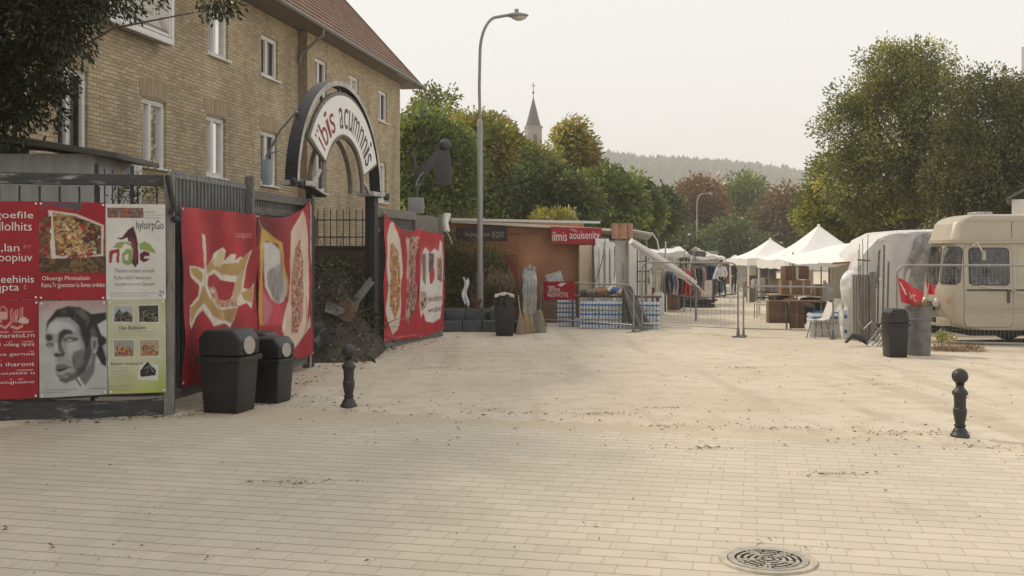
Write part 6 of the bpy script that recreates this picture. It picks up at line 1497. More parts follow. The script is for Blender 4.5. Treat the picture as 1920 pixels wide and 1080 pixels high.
rr_patch('quarter_window', N_(.009), .10, .96, 1.405, 2.235, M['van_glass'], van, .08, asp=2.0)
rr_patch('window_seal', N_(.005), 1.06, 1.80, 1.36, 2.27, M['van_grey'], van, .08)
rr_patch('windscreen', N_(.009), 1.085, 1.775, 1.385, 2.245, M['van_glass'], van, .07)
rr_patch('side_panel', S_(.008), vx(1908), vx(2010), 1.42, 2.24, M['van_paint'], van, .06)
rr_patch('trim_strip', S_(.016), vx(1812), VL-.2, 1.235, 1.275, M['van_grey'], van, 0, 4, 1)
for z in (.86,.78): rr_patch('swage_line', S_(.022), vx(1810), VL-.2, z-.018, z+.018, M['van_paint'], van, .012, 4, 4)
rr_patch('gutter', S_(.035), vx(1802), VL-.05, 2.34, 2.385, M['van_paint'], van, .015, 6, 4)
rr_patch('roof_seam', S_(.004), vx(1898.5), vx(1899.6), 2.45, 2.82, M['van_grey'], van, 0, 1, 6)
rr_patch('roof_line', S_(.012), vx(1812), VL-.1, 2.835, 2.85, M['van_paint'], van, 0, 4, 1)
hx_ = (1890-960)/F*VY-VX
MB().box((hx_,-.04,1.13),(.05,.04,.34)).build('door_handle', M['van_grey'], door, bev=.012)
mb = MB(); mb.tube([((1835-960)/F*VY-VX,-.05,1.36),((1860-960)/F*VY-VX,-.09,1.30),((1890-960)/F*VY-VX,-.09,1.29),((1930-960)/F*VY-VX,-.07,1.10)],.014,6); mb.build('hanging_cord', M['lamp_lens'], van)
mb = MB(); m0 = (1822-960)/F*VY-VX
mb.tube([(m0,-.05,2.28),(m0+.06,-.16,2.34),(m0+.16,-.2,2.14)],.022,7); mb.build('mirror_arm', M['lamp_lens'], van); MB().box((m0+.18,-.22,2.05),(.05,.12,.22)).build('mirror', M['arch_grey'], van, bev=.02)
# nose: grille, headlamps, bumper, plate recess
MB().box((-.38,.95,.86),(.06,.8,.22)).build('grille', M['van_grey'], van, bev=.02)
for y in (.45,1.15): MB().lathe([(.11,0),(.11,.05),(.08,.08),(.01,.09)],20,M=Matrix.Translation((-.35,y,.95)) @ Matrix.Rotation(R(-90),4,'Y')).build('headlight', M['lamp_lens'], van)
MB().box((-.30,.85,.52),(.30,1.3,.20)).build('bumper', pm('cream_bumper',(.46,.40,.30),.5,.15,5), van, bev=.03)
MB().box((-.43,.42,.56),(.06,.30,.12)).build('vent', M['van_grey'], van, bev=.015)
MB().box((-.24,.10,1.03),(.08,.10,.10)).build('indicator', pm('amber_lens',(.45,.25,.08),.3,.1), van, bev=.02)
MB().bar((-.36,.5,1.37),(-.32,.8,1.62),.015).build('wiper', M['van_grey'], van)
MB().box((.75,.7,3.03),(.4,.5,.08)).build('roof_vent', M['arch_grey'], van, bev=.03)
# chassis and wheels
MB().box((2.5,1.0,.30),(4.4,1.7,.2)).build('chassis', M['rubber'], van)
mb = MB(); mb.tube([(.4,.3,.3),(1.4,.25,.26),(2.6,.3,.28)],.05,8); mb.build('exhaust', M['dull_metal'], van)
for x,y in ((1.98,.14),(1.98,1.86),(4.15,.14),(4.15,1.86)):
    s_ = -1 if y < 1 else 1
    T = Matrix.Translation((x,y,.35)) @ Matrix.Rotation(R(90),4,'X')
    wm = MB().lathe([(.19,-.1),(.33,-.1),(.35,-.07),(.35,.07),(.33,.1),(.19,.1)],28,M=T).build('wheel', M['rubber'], van)
    MB().lathe([(.02,-.06),(.19,-.085),(.2,.085),(.02,.06)],20,M=T).build('rim', M['arch_grey'], wm)
    MB().lathe([(.40,-.03),(.44,-.02),(.44,.02),(.40,.03)],28,M=Matrix.Translation((x,y+s_*.155,.42)) @ Matrix.Rotation(R(90),4,'X')).build('wheel_arch', M['rubber'], van)
# ================================================================== caravan under white tarpaulin
CX = at(1680,475,28).x
cv = thing('covered_caravan','caravan shrouded in white tarpaulin with grey crumpled plastic at its side','caravan',(0,28,0))
xa = at(1604,475,28).x; xb = at(1800,475,28).x
prof = [(xa,.25),(xa-.02,.9),(xa+.06,1.7),(xa+.22,2.15),(xa+.55,2.5),(xa+.95,2.66),(xa+1.6,2.72),(xb,2.74),(xb,.25)]
pts = []
for (x0c,z0c),(x1c,z1c) in zip(prof[:-1],prof[1:]):
    for q_ in range(5): pts.append((x0c+(x1c-x0c)*q_/5, z0c+(z1c-z0c)*q_/5))
mb = MB(); npf = len(pts)
for j in range(25):
    yv = 2.2*j/24
    for (x,z) in pts: 
        e = min(j,24-j)/24; sh_ = -.10*math.exp(-e*24)
        mb.v.append(Vector((x-sh_*.6*(1 if x < xa+.5 else 0)+.012*math.sin(z*9+yv*5), yv+.02*math.sin(x*7+z*5), z+sh_*(1 if z > 2 else 0)+.015*math.sin(x*5+yv*4))))
for j in range(24):
    for i in range(npf-1): mb.f.append([j*npf+i,j*npf+i+1,(j+1)*npf+i+1,(j+1)*npf+i]); mb.mi.append(0)
mb.build('tarpaulin', M['tarp_white'], cv, smooth=60)
mb = MB(); NX, NZ = 30, 18
def side(u,v):
    x = xa+.02+(xb-xa-.02)*u; zt_ = np.interp(x,[q_[0] for q_ in prof[:8]],[max(q_[1],.3) for q_ in prof[:8]]) if x > xa+.06 else 1.7
    return (x, .0+.05*math.sin(x*4+v*6)*(1-v)+.03*math.sin(x*11-v*5), .25+(zt_-.3)*v)
mb.grid(side, NX, NZ); mb.build('side_sheet', M['tarp_white'], cv, smooth=60)
mb = MB(); pa, pb = at(1705,475,27.9).x, at(1775,475,27.9).x
mb.grid(lambda u,v: (pa+(pb-pa)*u+.12*math.sin(v*7+1)*(1-u), -.07-.05*math.sin(u*5+v*8)+.03*math.sin(u*17-v*13), .5+(1.95+.18*math.sin(u*4))*v), 26, 40); mb.build('plastic_sheet', M['plastic_film'], cv, smooth=25)
for x,z0c,z1c in ((at(1643,475,27.9).x,1.2,2.2),): MB().tube([(x,-.08,z0c),(x+.1,-.09,z1c)],.02,6).build('pole', M['dull_metal'], cv)
for k,x in enumerate((xa+.5,xb-.6)): MB().lathe([(.28,-.08),(.28,.08)],20,M=Matrix.Translation((x,.4,.28)) @ Matrix.Rotation(R(90),4,'X')).build('wheel', M['rubber'], cv)

# ================================================================== white tents
def tent(label, px, d, w, eave, peak, rz=0, group='white pyramid tents', curve=.16, val=.28, legs=True):
    p = at(px,475,d); o = thing('tent', label,'tent',(p.x,d,0),rz,group); h = w/2
    mb = MB(); n = 14
    for s in range(4):
        a = s*math.pi/2; ca,sa = math.cos(a),math.sin(a)
        def fn(u,v,ca=ca,sa=sa):
            r = h*(1-v)+.03*v; x = (2*u-1)*r; y = -r; z = eave+(peak-eave)*(v-curve*math.sin(math.pi*v)*.9)+.012*math.sin(u*6.28*2)*(1-v)
            return (x*ca-y*sa, x*sa+y*ca, z)
        mb.grid(fn, n, n)
    mb.build('canopy', M['tent_white'], o, smooth=25)
    for s in range(4):
        a = s*math.pi/2; ca,sa = math.cos(a),math.sin(a); mb = MB()
        mb.grid(lambda u,v: (((2*u-1)*h)*ca+h*1.003*sa*1, ((2*u-1)*h)*sa-h*1.003*ca, eave-val*(1-v)+.015*math.sin(u*25)*(1-v)), 20, 2); mb.build('valance', M['tent_white'], o, smooth=60)
    if legs:
        for sx_ in (-1,1):
            for sy in (-1,1):
                MB().box((sx_*(h-.05),sy*(h-.05),eave/2),(.06,.06,eave)).build('leg', M['appliance'], o)
    MB().lathe([(.05,peak-.1),(.05,peak+.05),(.02,peak+.07)],10).build('cap', M['tent_white'], o)
    return o
d1 = 35.0; t1 = tent('large white pyramid tent with a steep pointed roof above the chairs and boxes', 1535, d1, 3.1, at(0,488,d1-1.5).z, at(0,424,d1).z, R(6))
mb = MB(); mb.grid(lambda u,v: (-1.62+.12*math.sin(v*4),-1.5+.16*u,.1+1.95*v+.03*math.sin(u*8)),4,10); mb.build('corner_curtain', M['tent_white'], t1)
MB().box((.2,1.3,1.0),(.26,.05,2.0)).build('corner_curtain', M['tent_white'], t1)
d2 = 44.0; tent('smaller white pyramid tent behind the large one, to its left', 1444, d2, 2.7, at(0,485,d2-1.3).z, at(0,449,d2).z, R(4))
# ================================================================== furniture and goods on the right
def cafe_chair(label, px, py, rz, mt='black_steel', seat='lamp_lens', group='metal cafe chairs'):
    p = gp(px,py); o = thing('chair', label,'chair',(p.x,p.y,0),rz,group)
    for sx_ in (-.2,.2):
        MB().tube([(sx_,-.2,0),(sx_*.95,-.16,.45)],.013,6).build('leg', M[mt], o)
        MB().tube([(sx_,.24,0),(sx_*.95,.19,.46),(sx_*.92,.26,.86)],.013,6).build('leg', M[mt], o)
        MB().tube([(sx_,-.17,.2),(sx_,.2,.2)],.01,5).build('stretcher', M[mt], o)
    MB().box((0,0,.46),(.42,.42,.03)).build('seat', M[seat], o, bev=.012)
    mb = MB(); mb.box((0,.255,.85),(.4,.025,.03)); 
    for k in range(5): mb.bar((-.14+.07*k,.20,.5),(-.14+.07*k,.255,.85),.01)
    mb.box((0,.23,.66),(.38,.02,.05)); mb.build('backrest', M[mt], o)
    return o
cafe_chair('black slatted cafe chair facing left in front of the small tent', 1428, 597, R(-25))
cafe_chair('black cafe chair beside the first one with a paler seat, nearer the large tent', 1456, 598, R(150), seat='appliance')
g9 = random.Random(23)
for k in range(30):
    px = g9.uniform(1452,1605); d = g9.uniform(31.5,36.5); p = at(px,475,d); w_ = g9.uniform(.25,.55); h_ = g9.uniform(.25,.8); o = thing('carton','carton in the jumble of goods under the large tent and canopy','carton',(p.x,d,0),g9.uniform(-.4,.4),'mixed cartons under the large tent')
    mt_ = g9.choice(['cardboard','cardboard','wood_brown','barrel','film_white','dark_wood','rubber','canvas_grey'])
    MB().box((0,0,h_/2),(w_,w_*.8,h_)).build('carton', M[mt_], o, bev=.008); MB().box((.02,0,h_+.015),(w_*.85,w_*.7,.02)).build('flap', M[mt_], o)
cafe_chair('brown framed cafe chair behind the open barrier by the cartons', 1500, 600, R(40), 'rust', 'wood_brown')
cafe_chair('black cafe chair at the right end beneath the low canopy', 1575, 612, R(-60))
def shell_chair(label, px, py, rz):
    p = gp(px,py); o = thing('chair', label,'chair',(p.x,p.y,0),rz,'white shell chairs under the large tent')
    mb = MB(); mb.grid(lambda u,v: (.42*(u-.5)*(1-.15*v), (-.22+.40*min(1,v*2)+.16*max(0,v*2-1)), .46-.03*math.sin(min(1,v*2)*3.14)+.42*max(0,v*2-1)+.03*(2*u-1)**2), 8, 16); mb.build('shell', M['appliance'], o, solid=.018)
    for sx_ in (-.18,.18):
        for sy in (-.18,.18): MB().tube([(sx_*1.15,sy*1.2,0),(sx_*.7,sy*.7,.45)],.013,6).build('leg', M['dull_metal'], o)
    return o
shell_chair('white shell chair seen side on in front of the bottle crates', 1535, 634, R(-78))
shell_chair('white shell chair tucked behind the first near the tent pole', 1556, 622, R(-60))
def box_(label, px, d, z, w, h, dp=.4, rz=0, mt='cardboard', group='cardboard boxes under the large tent'):
    p = at(px,475,d); o = thing('cardboard_box', label,'cardboard box',(p.x,d,z),rz,group)
    MB().box((0,0,h/2),(w,dp,h)).build('carton', M[mt], o, bev=.006)
    for s in (-1,1):
        fl = MB().box((0,s*dp*.25,h+.012),(w*.98,dp*.48,.012)).build('flap', M[mt], o)
    MB().box((0,-dp/2-.003,h*.5),(w*.12,.004,h*.98)).build('tape', M['lamp_lens'], o)
    return o
tb2 = thing('trestle_table','trestle table loaded with cartons under the large tent','table',(at(1490,475,33).x,33.2,0))
MB().box((.2,0,.82),(1.9,.7,.04)).build('top', M['wood_pale'], tb2)
for x in (-.6,1.0):
    for y in (-.28,.28): MB().box((x,y,.4),(.04,.04,.8)).build('leg', M['dull_metal'], tb2)
box_('wide brown carton on the left of the trestle table',1479,33.1,.845,.55,.42); box_('tall brown carton at the right of the trestle table',1503,33.15,.845,.45,.40); 
box_('dark brown bulky carton on top of the table cartons',1490,33.2,1.29,.75,.40,.45,.08,'wood_brown'); box_('brown carton standing on the ground left of the table',1482,32.9,0,.5,.55); box_('grey carton in front of the table on the ground',1472,32.6,.22,.40,.36,.3,.1,'barrel')
box_('upright brown carton beside the pole at the right of the tent',1583,31.0,.55,.28,.62,.3); box_('low brown carton on the right hand counter',1540,32.5,.8,.45,.34)
o = thing('round_heater','round dark drum in a pale housing under the low canopy','heater',(at(1580,475,30.6).x,30.9,0)); MB().box((0,0,.85),(.55,.4,1.7)).build('housing', M['canvas_cream'], o, bev=.03); MB().lathe([(.19,0),(.19,.05),(.14,.06),(.02,.05)],20,M=Matrix.Translation((.0,-.2,1.32)) @ Matrix.Rotation(R(90),4,'X')).build('drum', M['rubber'], o)
ct_ = thing('counter','brown counter with a draped cloth under the low canopy','counter',(at(1535,475,29.3).x,29.4,0))
MB().box((0,0,.78),(1.7,.55,.05)).build('top', M['wood_brown'], ct_); mb = MB(); mb.grid(lambda u,v: (-.85+.42*u,-.29+.03*math.sin(u*20),.05+.74*v),14,3); mb.build('cloth', M['wood_brown'], ct_)
for x in (-.8,.8):
    for y in (-.22,.22): MB().box((x,y,.38),(.04,.04,.76)).build('leg', M['dull_metal'], ct_)
o = thing('grey_chair_cover','grey cloth thrown over the counter beside the shell chairs','cloth',(at(1553,475,28.9).x,28.95,.82)); mb = MB(); mb.grid(lambda u,v: (.34*(u-.5)+.05*math.sin(v*5),.1*math.sin(u*3)-.1,.5*(1-v)+.06*math.sin(u*8)),10,10); mb.build('cloth', M['canvas_grey'], o)
# bottle crates on the right
GR = 'bottle packs under the low canopy'
for i in range(5):
    copy_tree(pk, None, (at(1528,475,26.9).x+.0+.2*i*.9,26.95+.02*i,.36), R(90), 'clear bottle pack standing on the white cartons under the low canopy')['group'] = GR
for i in range(3):
    p = at(1532+26*i,475,26.9); box_(['leftmost white carton under the bottle packs by the shell chair','middle white carton under the bottle packs by the shell chair','right white carton under the bottle packs by the shell chair'][i],1527+24*i,26.95,0,.33,.34,.32,0,'film_white','white cartons under the low canopy')
for i in range(4):
    copy_tree(pk, None, (at(1468,475,34).x+.56*i,33.6,.01), 0, 'clear bottle pack on the ground at the back of the large tent')['group'] = 'bottle packs at the back of the large tent'
for i in range(2):
    c_ = box_(['lower white carton with blue print beside the white sack','upper white carton with blue print beside the white sack'][i],1591,26.1,.36*i,.40,.34,.36,0,'film_white','white cartons with blue print')
    mb = MB()
    for k in range(3): mb.box((-.12+.12*k,-.186,.2),(.085,.006,.08))
    mb.build('blue_print', M['label_blue'], c_)
# ================================================================== trees
def E(px, py, d, rx, rz_, dy=0, ry=None):
    c = at(px,py,d); return ((c.x,c.y+dy,c.z),(rx*d/F,(ry or rx)*d/F*.9,rz_*d/F))
G_DARK = [(.016,.026,.012),(.028,.042,.018),(.045,.062,.024)]
G_MID = [(.028,.045,.016),(.05,.075,.024),(.085,.105,.032)]
G_OLIVE = [(.04,.055,.018),(.075,.088,.028),(.12,.12,.035)]
G_YEL = [(.05,.07,.02),(.10,.105,.03),(.115,.095,.03),(.085,.065,.025)]
AUT = [(.040,.026,.014),(.062,.036,.018),(.085,.043,.020),(.05,.036,.018)]
RUST = [(.028,.024,.014),(.044,.032,.018),(.062,.038,.02)]
# near dark tree at the upper left, hanging over the shed
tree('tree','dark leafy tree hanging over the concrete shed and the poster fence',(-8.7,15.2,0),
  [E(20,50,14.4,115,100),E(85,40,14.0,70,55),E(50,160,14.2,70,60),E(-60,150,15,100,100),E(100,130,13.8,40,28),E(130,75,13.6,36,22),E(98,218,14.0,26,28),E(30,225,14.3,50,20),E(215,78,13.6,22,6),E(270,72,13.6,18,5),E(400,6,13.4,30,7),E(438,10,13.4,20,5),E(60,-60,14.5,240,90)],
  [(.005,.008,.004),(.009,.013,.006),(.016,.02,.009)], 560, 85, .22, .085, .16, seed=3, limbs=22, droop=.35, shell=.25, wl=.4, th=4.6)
# row behind the stalls on the left
GR_ = 'trees behind the orange stall'
row = [
 ('airy pale green tree rising highest above the building corner', 62, [E(822,205,62,45,45),E(800,230,62,40,30),E(850,240,62,30,30),E(790,215,62,25,30)], G_OLIVE, 90, 60, .62, .24, 5),
 ('dense dark green tree nearest the brick building corner', 52, [E(790,330,52,60,110),E(760,290,52,35,60),E(840,330,52,60,90),E(800,260,52,55,30)], G_MID, 300, 130, .75, .24, 6),
 ('yellowing broad tree behind the tall street lamp', 57, [E(900,300,57,75,70),E(915,268,57,45,36),E(880,250,57,40,25),E(905,370,57,80,60)], G_YEL, 330, 130, .78, .25, 7),
 ('yellow green tree left of the church spire with golden sprays', 60, [E(962,328,60,58,45),E(925,262,60,32,24),E(1000,325,60,45,38),E(980,380,60,75,60)], G_OLIVE+[(.12,.10,.035)], 320, 125, .8, .26, 8),
 ('pointed russet tinged tree just right of the church spire', 66, [E(1076,305,66,36,55),E(1070,252,66,14,28),E(1080,335,66,42,38),E(1058,345,66,34,38)], G_YEL+[(.07,.05,.025)], 230, 115, .75, .28, 9),
 ('dark green tree in the middle of the row behind the stall roof', 54, [E(1020,375,54,70,60),E(1060,390,54,60,55),E(960,400,54,55,45)], G_DARK, 260, 125, .7, .24, 10),
 ('broad green tree behind the red stall banner', 64, [E(1112,366,64,52,42),E(1100,395,64,60,45),E(1150,385,64,50,45)], G_MID, 280, 125, .8, .28, 11),
 ('dark tree with a rounded top near the end of the row', 68, [E(1172,375,68,42,34),E(1192,400,68,42,40),E(1140,348,68,26,18)], [(.022,.036,.016),(.04,.058,.022),(.06,.075,.026)], 230, 120, .8, .29, 12),
 ('smallest and darkest tree at the right end of the row', 76, [E(1235,400,76,35,30),E(1215,415,76,40,35),E(1245,375,76,16,18)], G_DARK, 150, 110, .8, .3, 13),
]
for lab,d,el,pal,nc,per,cr,lf,sd_ in row:
    cx_ = np.mean([e[0][0] for e in el]); tree('tree', lab, (cx_,d,0), el, pal, nc, per, cr, lf, .22, 'tree', GR_, sd_, limbs=26, shell=.35, wl=.55)
bush('shrub','bright yellow green bush showing above the stall roof',(at(1035,475,44).x,44,0),[E(1035,412,44,32,16),E(1060,410,44,16,12)],[(.06,.07,.022),(.10,.10,.03),(.13,.115,.035)],46,60,.35,.13,seed=51)
# far autumn trees
far = [
 ('orange brown autumn tree behind the distant lamp', 132, [E(1305,400,132,55,55),E(1310,370,132,35,28),E(1275,440,132,40,45),E(1335,440,132,45,45)], AUT, 320, 60, 1.5, .5, 21),
 ('tall drooping green tree between two brown trees', 150, [E(1396,370,150,36,38),E(1392,400,150,42,45),E(1415,420,150,30,40),E(1385,445,150,45,35)], G_MID, 260, 60, 1.6, .55, 22),
 ('brown conical tree left of the large right-hand tree', 128, [E(1470,395,128,30,35),E(1475,430,128,55,40),E(1505,420,128,40,40),E(1440,450,128,40,30),E(1470,368,128,12,14)], RUST, 300, 60, 1.5, .5, 23),
 ('low green tree in front of the drooping one', 120, [E(1372,450,120,40,28),E(1400,465,120,45,22)], G_DARK, 120, 60, 1.3, .48, 24),
 ('dark low tree behind the far left stalls', 115, [E(1250,455,115,45,25),E(1290,470,115,45,18)], G_DARK, 120, 60, 1.3, .46, 25),
 ('dark low tree behind the smaller white tent', 135, [E(1440,475,135,60,25),E(1345,478,135,60,20),E(1500,470,135,50,22)], G_DARK, 150, 60, 1.5, .5, 26),
]
for lab,d,el,pal,nc,per,cr,lf,sd_ in far:
    cx_ = np.mean([e[0][0] for e in el]); tree('tree', lab, (cx_,d,0), el, pal, nc, per, cr, lf, .3, 'tree', 'far trees at the end of the lane', sd_, limbs=16, shell=.4, wl=.6)
# big trees on the right
GB = 'big trees behind the van'
SH = [(.030,.040,.016),(.05,.062,.024),(.085,.09,.035),(.13,.125,.055)]
tree('tree','tallest broad tree on the right with a loose sparkling crown',(at(1700,475,50).x,50,0),
  [E(1700,270,50,120,150),E(1690,140,50,70,60),E(1740,110,50,40,40),E(1620,180,50,50,55),E(1590,240,50,50,55),E(1650,350,50,100,75),E(1760,220,50,60,80),E(1770,330,50,70,90)],
  SH, 900, 92, .62, .155, .32, 'tree', GB, 31, limbs=70, shell=.45, wl=.55)
tree('tree','dark dense tree filling the right edge behind the van roof',(at(1870,475,46).x,46,0),
  [E(1865,250,46,85,90),E(1850,330,46,100,90),E(1835,170,46,55,40),E(1900,190,46,40,45),E(1800,300,46,60,90),E(1950,300,46,80,120),E(1850,400,46,100,45)],
  [(.022,.028,.013),(.036,.042,.018),(.065,.066,.028)], 720, 100, .62, .15, .3, 'tree', GB, 32, limbs=60, shell=.45, wl=.55)
tree('tree','lower olive tree spreading left in front of the tallest one',(at(1580,475,54).x,54,0),
  [E(1565,340,54,45,50),E(1590,400,54,85,50),E(1545,410,54,45,35),E(1640,420,54,70,40),E(1530,360,54,22,18)],
  G_OLIVE, 420, 100, .66, .17, .22, 'tree', GB, 33, limbs=40, shell=.45, wl=.55)
bush('shrub','small weed growing at the foot of the mesh fence by the barrel',(at(1765,475,23.0).x,23.0,0),[E(1757,640,23,9,8),E(1775,652,23,12,5)],[(.06,.09,.03),(.10,.12,.04),(.2,.13,.06)],14,18,.08,.07,seed=61,stems=6)
bush('climbing_plant','thin climbing plant twined through the railing above the posters',(FA.p.x+FA.u.x*(LA-1.0),FA.p.y+FA.u.y*(LA-1.0)+.2,0),[E(225,372,13.9,16,7),E(262,358,13.9,22,8),E(290,352,13.9,18,8),E(238,335,13.9,10,8),E(280,310,13.9,8,10)],[(.035,.05,.02),(.06,.08,.03),(.10,.09,.05)],26,12,.09,.055,'climber',seed=62,stems=18)
g = np.random.default_rng(77); n = 700; P = np.stack([g.uniform(at(1745,475,22.9).x,at(1840,475,22.9).x,n),22.85+g.normal(size=n)*.12,np.abs(g.normal(size=n))*.05],1)
gl_ = leaves_mesh('dry_grass', P, unit(np.stack([g.normal(size=n),g.normal(size=n),np.abs(g.normal(size=n))*.6],1)), .16, .012, np.array([(.26,.17,.08),(.20,.13,.07),(.30,.15,.08)])[g.integers(0,3,n)], None, M['bits']); tag(gl_, kind='stuff')

# ================================================================== church and wooded hill
cd = 300.0; q = at(1000,475,cd); ch = thing('church_tower','pale stone church tower with a slender slate spire and cross above the trees','church tower',(q.x,cd,0),R(14))
zt_ = at(0,240,cd).z; hw = 1.95
mb = MB(); wall_holes(mb, -hw, hw, 0, zt_, -hw, [(-.55,.55,zt_-5.2,zt_-2.0)], .5)
for s in (1,2,3):
    a = s*math.pi/2; mb.add([(hw*math.cos(a)*x-(-hw)*math.sin(a)*1, hw*math.sin(a)*x+(-hw)*math.cos(a), z) for x,z in ((-1,0),(1,0),(1,zt_),(-1,zt_))],[(0,1,2,3)])
mb.build('tower', M['church_stone'], ch, smooth=0)
MB().box((0,0,zt_-3.6),(1.3,2.9,3.6)).build('belfry_louvre', M['spire'], ch)
MB().box((0,0,zt_+.15),(4.3,4.3,.5)).build('cornice', M['church_stone'], ch)
zs = at(0,183,cd).z; mb = MB(); mb.lathe([(2.3,zt_+.4),(1.9,zt_+1.6),(.12,zs),(.05,zs+.3)],8); mb.build('spire', M['spire'], ch, smooth=0)
zc = at(0,155,cd).z; MB().tube([(0,0,zs),(0,0,zc)],.10,6).build('cross_shaft', M['black_steel'], ch); MB().box((0,0,zc-.9),(1.3,.12,.16)).build('cross_arm', M['black_steel'], ch); MB().ball((0,0,zs+1.4),.34,10,8).build('orb', M['black_steel'], ch)
def ridge(x):
    return np.interp(x,[-700,-150,84,200,330,480,700,1000],[86,108,103,95,73,70,85,85])
def hillz(x,y):
    f = np.clip((y-620)/520,0,1.25); f = f*f*(3-2*f) if np.isscalar(f) else f*f*(3-2*np.minimum(f,1.2))
    return np.maximum(-.6, ridge(x)*np.minimum(f,1.02)+3*np.sin(x*.021+y*.013)*np.minimum(f,1)-.5)
mb = MB(); nx_, ny_ = 60, 26
hx0,hx1 = -700,1000
mb.grid(lambda u,v: (hx0+(hx1-hx0)*u, 600+760*v, float(hillz(hx0+(hx1-hx0)*u, 600+760*v))), nx_, ny_)
tag(mb.build('hill', pm('wooded_slope',(.03,.042,.022),.95,.3,.02), smooth=60), kind='structure')
g = np.random.default_rng(19); n = 20000
x = g.uniform(-450,820,n); y = 640+560*g.uniform(0,1,n)**.8
kk = np.abs(y-1150) < 40; z = hillz(x,y)-.5; h = g.uniform(5,10,n)*np.where(g.uniform(0,1,n) < .3,1.25,1); con = g.uniform(0,1,n) < .6
r = np.where(con, h*.2, h*.36); m_ = 6
ang = np.arange(m_)*2*np.pi/m_
rings = [(.35,.12),(1.0,.3),(.8,.6),(.0,1.0)]
V = []
for (rf,zf) in rings:
    rr = np.where(con, r*{.35:1.0,1.0:.85,.8:.5,.0:.02}[rf], r*{.35:.6,1.0:1.0,.8:.85,.0:.05}[rf])[:,None]*(1+g.uniform(-.25,.25,(n,m_)))
    V.append(np.stack([x[:,None]+rr*np.cos(ang), y[:,None]+rr*np.sin(ang), np.broadcast_to((z+h*zf)[:,None],(n,m_))+g.uniform(-.3,.3,(n,m_))],-1))
V = np.concatenate(V,1); nv_ = 4*m_
fs = np.array([[j*m_+i,j*m_+(i+1)%m_,(j+1)*m_+(i+1)%m_,(j+1)*m_+i] for j in range(3) for i in range(m_)])
FS = (np.arange(n)[:,None,None]*nv_+fs[None]).reshape(-1,4)
me = bpy.data.meshes.new('hill_forest'); raw_mesh(me, V.reshape(-1,3), FS)
pal = np.array([(.02,.036,.014),(.03,.05,.02),(.045,.066,.026),(.065,.082,.032)]); c = pal[g.integers(0,4,n)]*g.uniform(.8,1.2,(n,1)); low = (y < 830); c[low] = c[low]*1.35
a = me.attributes.new('leafcol','FLOAT_COLOR','POINT'); c4 = np.ones((n*nv_,4)); c4[:,:3] = np.repeat(c,nv_,0); a.data.foreach_set('color', c4.ravel()); me.materials.append(M['bits'])
o = bpy.data.objects.new('hill_forest', me); link(o); tag(o, kind='stuff')
# ================================================================== houses at the right edge
hp_ = at(1897,475,40); o = thing('white_house','small white house with a grey roof peeping out behind the van roof','house',(hp_.x,40,0),R(-26))
zr = at(0,374,40).z; MB().box((2.5,2,zr/2),(5.0,4.0,zr)).build('wall', M['house_white'], o)
mb = MB(); mb.prism([(-.2,zr-.05),(-.2,zr+.05),(2.2,zr+1.45),(4.9,zr+.08),(4.9,zr-.05),(2.2,zr+1.33)],-.2,4.3); mb.build('roof', M['slab'], o)
MB().box((.95,-.02,zr-.9),(.8,.06,1.0)).build('shutter', M['chimney_red'], o)
hp_ = at(1905,475,80); o = thing('red_roofed_house','house with an orange tiled roof and chimney half hidden by the right trees','house',(hp_.x,80,0),R(-26))
zr = at(0,160,80).z; MB().box((4.2,4,zr/2),(7.5,8,zr)).build('wall', M['house_white'], o)
MB().prism([(-.5,zr-.3),(4.2,zr+3.2),(9,zr-.3),(9,zr-.6),(4.2,zr+2.9),(-.5,zr-.6)],-.6,8.5).build('roof', pm('orange_roof_tile',(.36,.13,.06),.85,.25,2,0,.5,6), o); MB().box((.8,3,zr+1.6),(.9,.9,3.4)).build('chimney', M['house_white'], o)

# ================================================================== far stalls down the lane
g8 = random.Random(17)
def far_stall(label, pxl, pxr, d, z, dz, mt, dep=2.6, rz=0, curve=.1):
    xa_, xb_ = at(pxl,475,d).x, at(pxr,475,d).x; xm_ = (xa_+xb_)/2; w_ = xb_-xa_
    o = thing('market_stall', label,'market stall',(xm_,d,0),rz,'canvas stalls down the lane')
    mb = MB(); mb.grid(lambda u,v: (w_*(u-.5), dep*v, z+dz*u+.14*math.sin(math.pi*v)-curve*math.sin(math.pi*u)+.03*math.sin(u*17+v*5)), 14, 6); mb.build('canopy', M[mt], o, solid=.03)
    mb = MB(); mb.grid(lambda u,v: (w_*(u-.5), -.02+.02*math.sin(u*30), z+dz*u-curve*math.sin(math.pi*u)-.13*v), 14, 2); mb.build('valance', M[mt], o)
    for x in (-w_/2+.05,w_/2-.05):
        for y in (.05,dep-.05): MB().tube([(x,y,0),(x,y,z+dz*(x/w_+.5))],.022,5).build('pole', M['steel'], o)
    MB().box((0,.9,.82),(w_*.85,.8,.05)).build('counter', M['wood_brown'], o)
    mb = MB(); mb.grid(lambda u,v: (w_*.85*(u-.5), .48+.03*math.sin(u*26), .05+.77*v), 20, 2); mb.build('counter_cloth', M[g8.choice(['canvas_grey','canvas_cream','sack','wood_brown'])], o)
    mb = MB(); mb.grid(lambda u,v: (w_*(u-.5), dep-.08+.04*math.sin(u*15), .1+(z-.2)*v), 14, 2); mb.build('back_cloth', M[g8.choice(['canvas_grey','canvas_cream','slab'])], o)
    return o
far_stall('cream ribbed canopy stall nearest the slanting boom on the left',1196,1286,38,2.2,.0,'tarp_white',3.0)
far_stall('lower cream canopy stall just behind the slanting boom',1212,1292,43,2.15,-.05,'canvas_cream')
far_stall('grey sheet stall with a slack drooping canopy beyond the boom',1270,1345,50,2.3,-.45,'canvas_grey',3.0,0,.25)
far_stall('pale green backed stall in the middle of the far lane',1285,1340,58,1.9,.0,'canvas_cream')
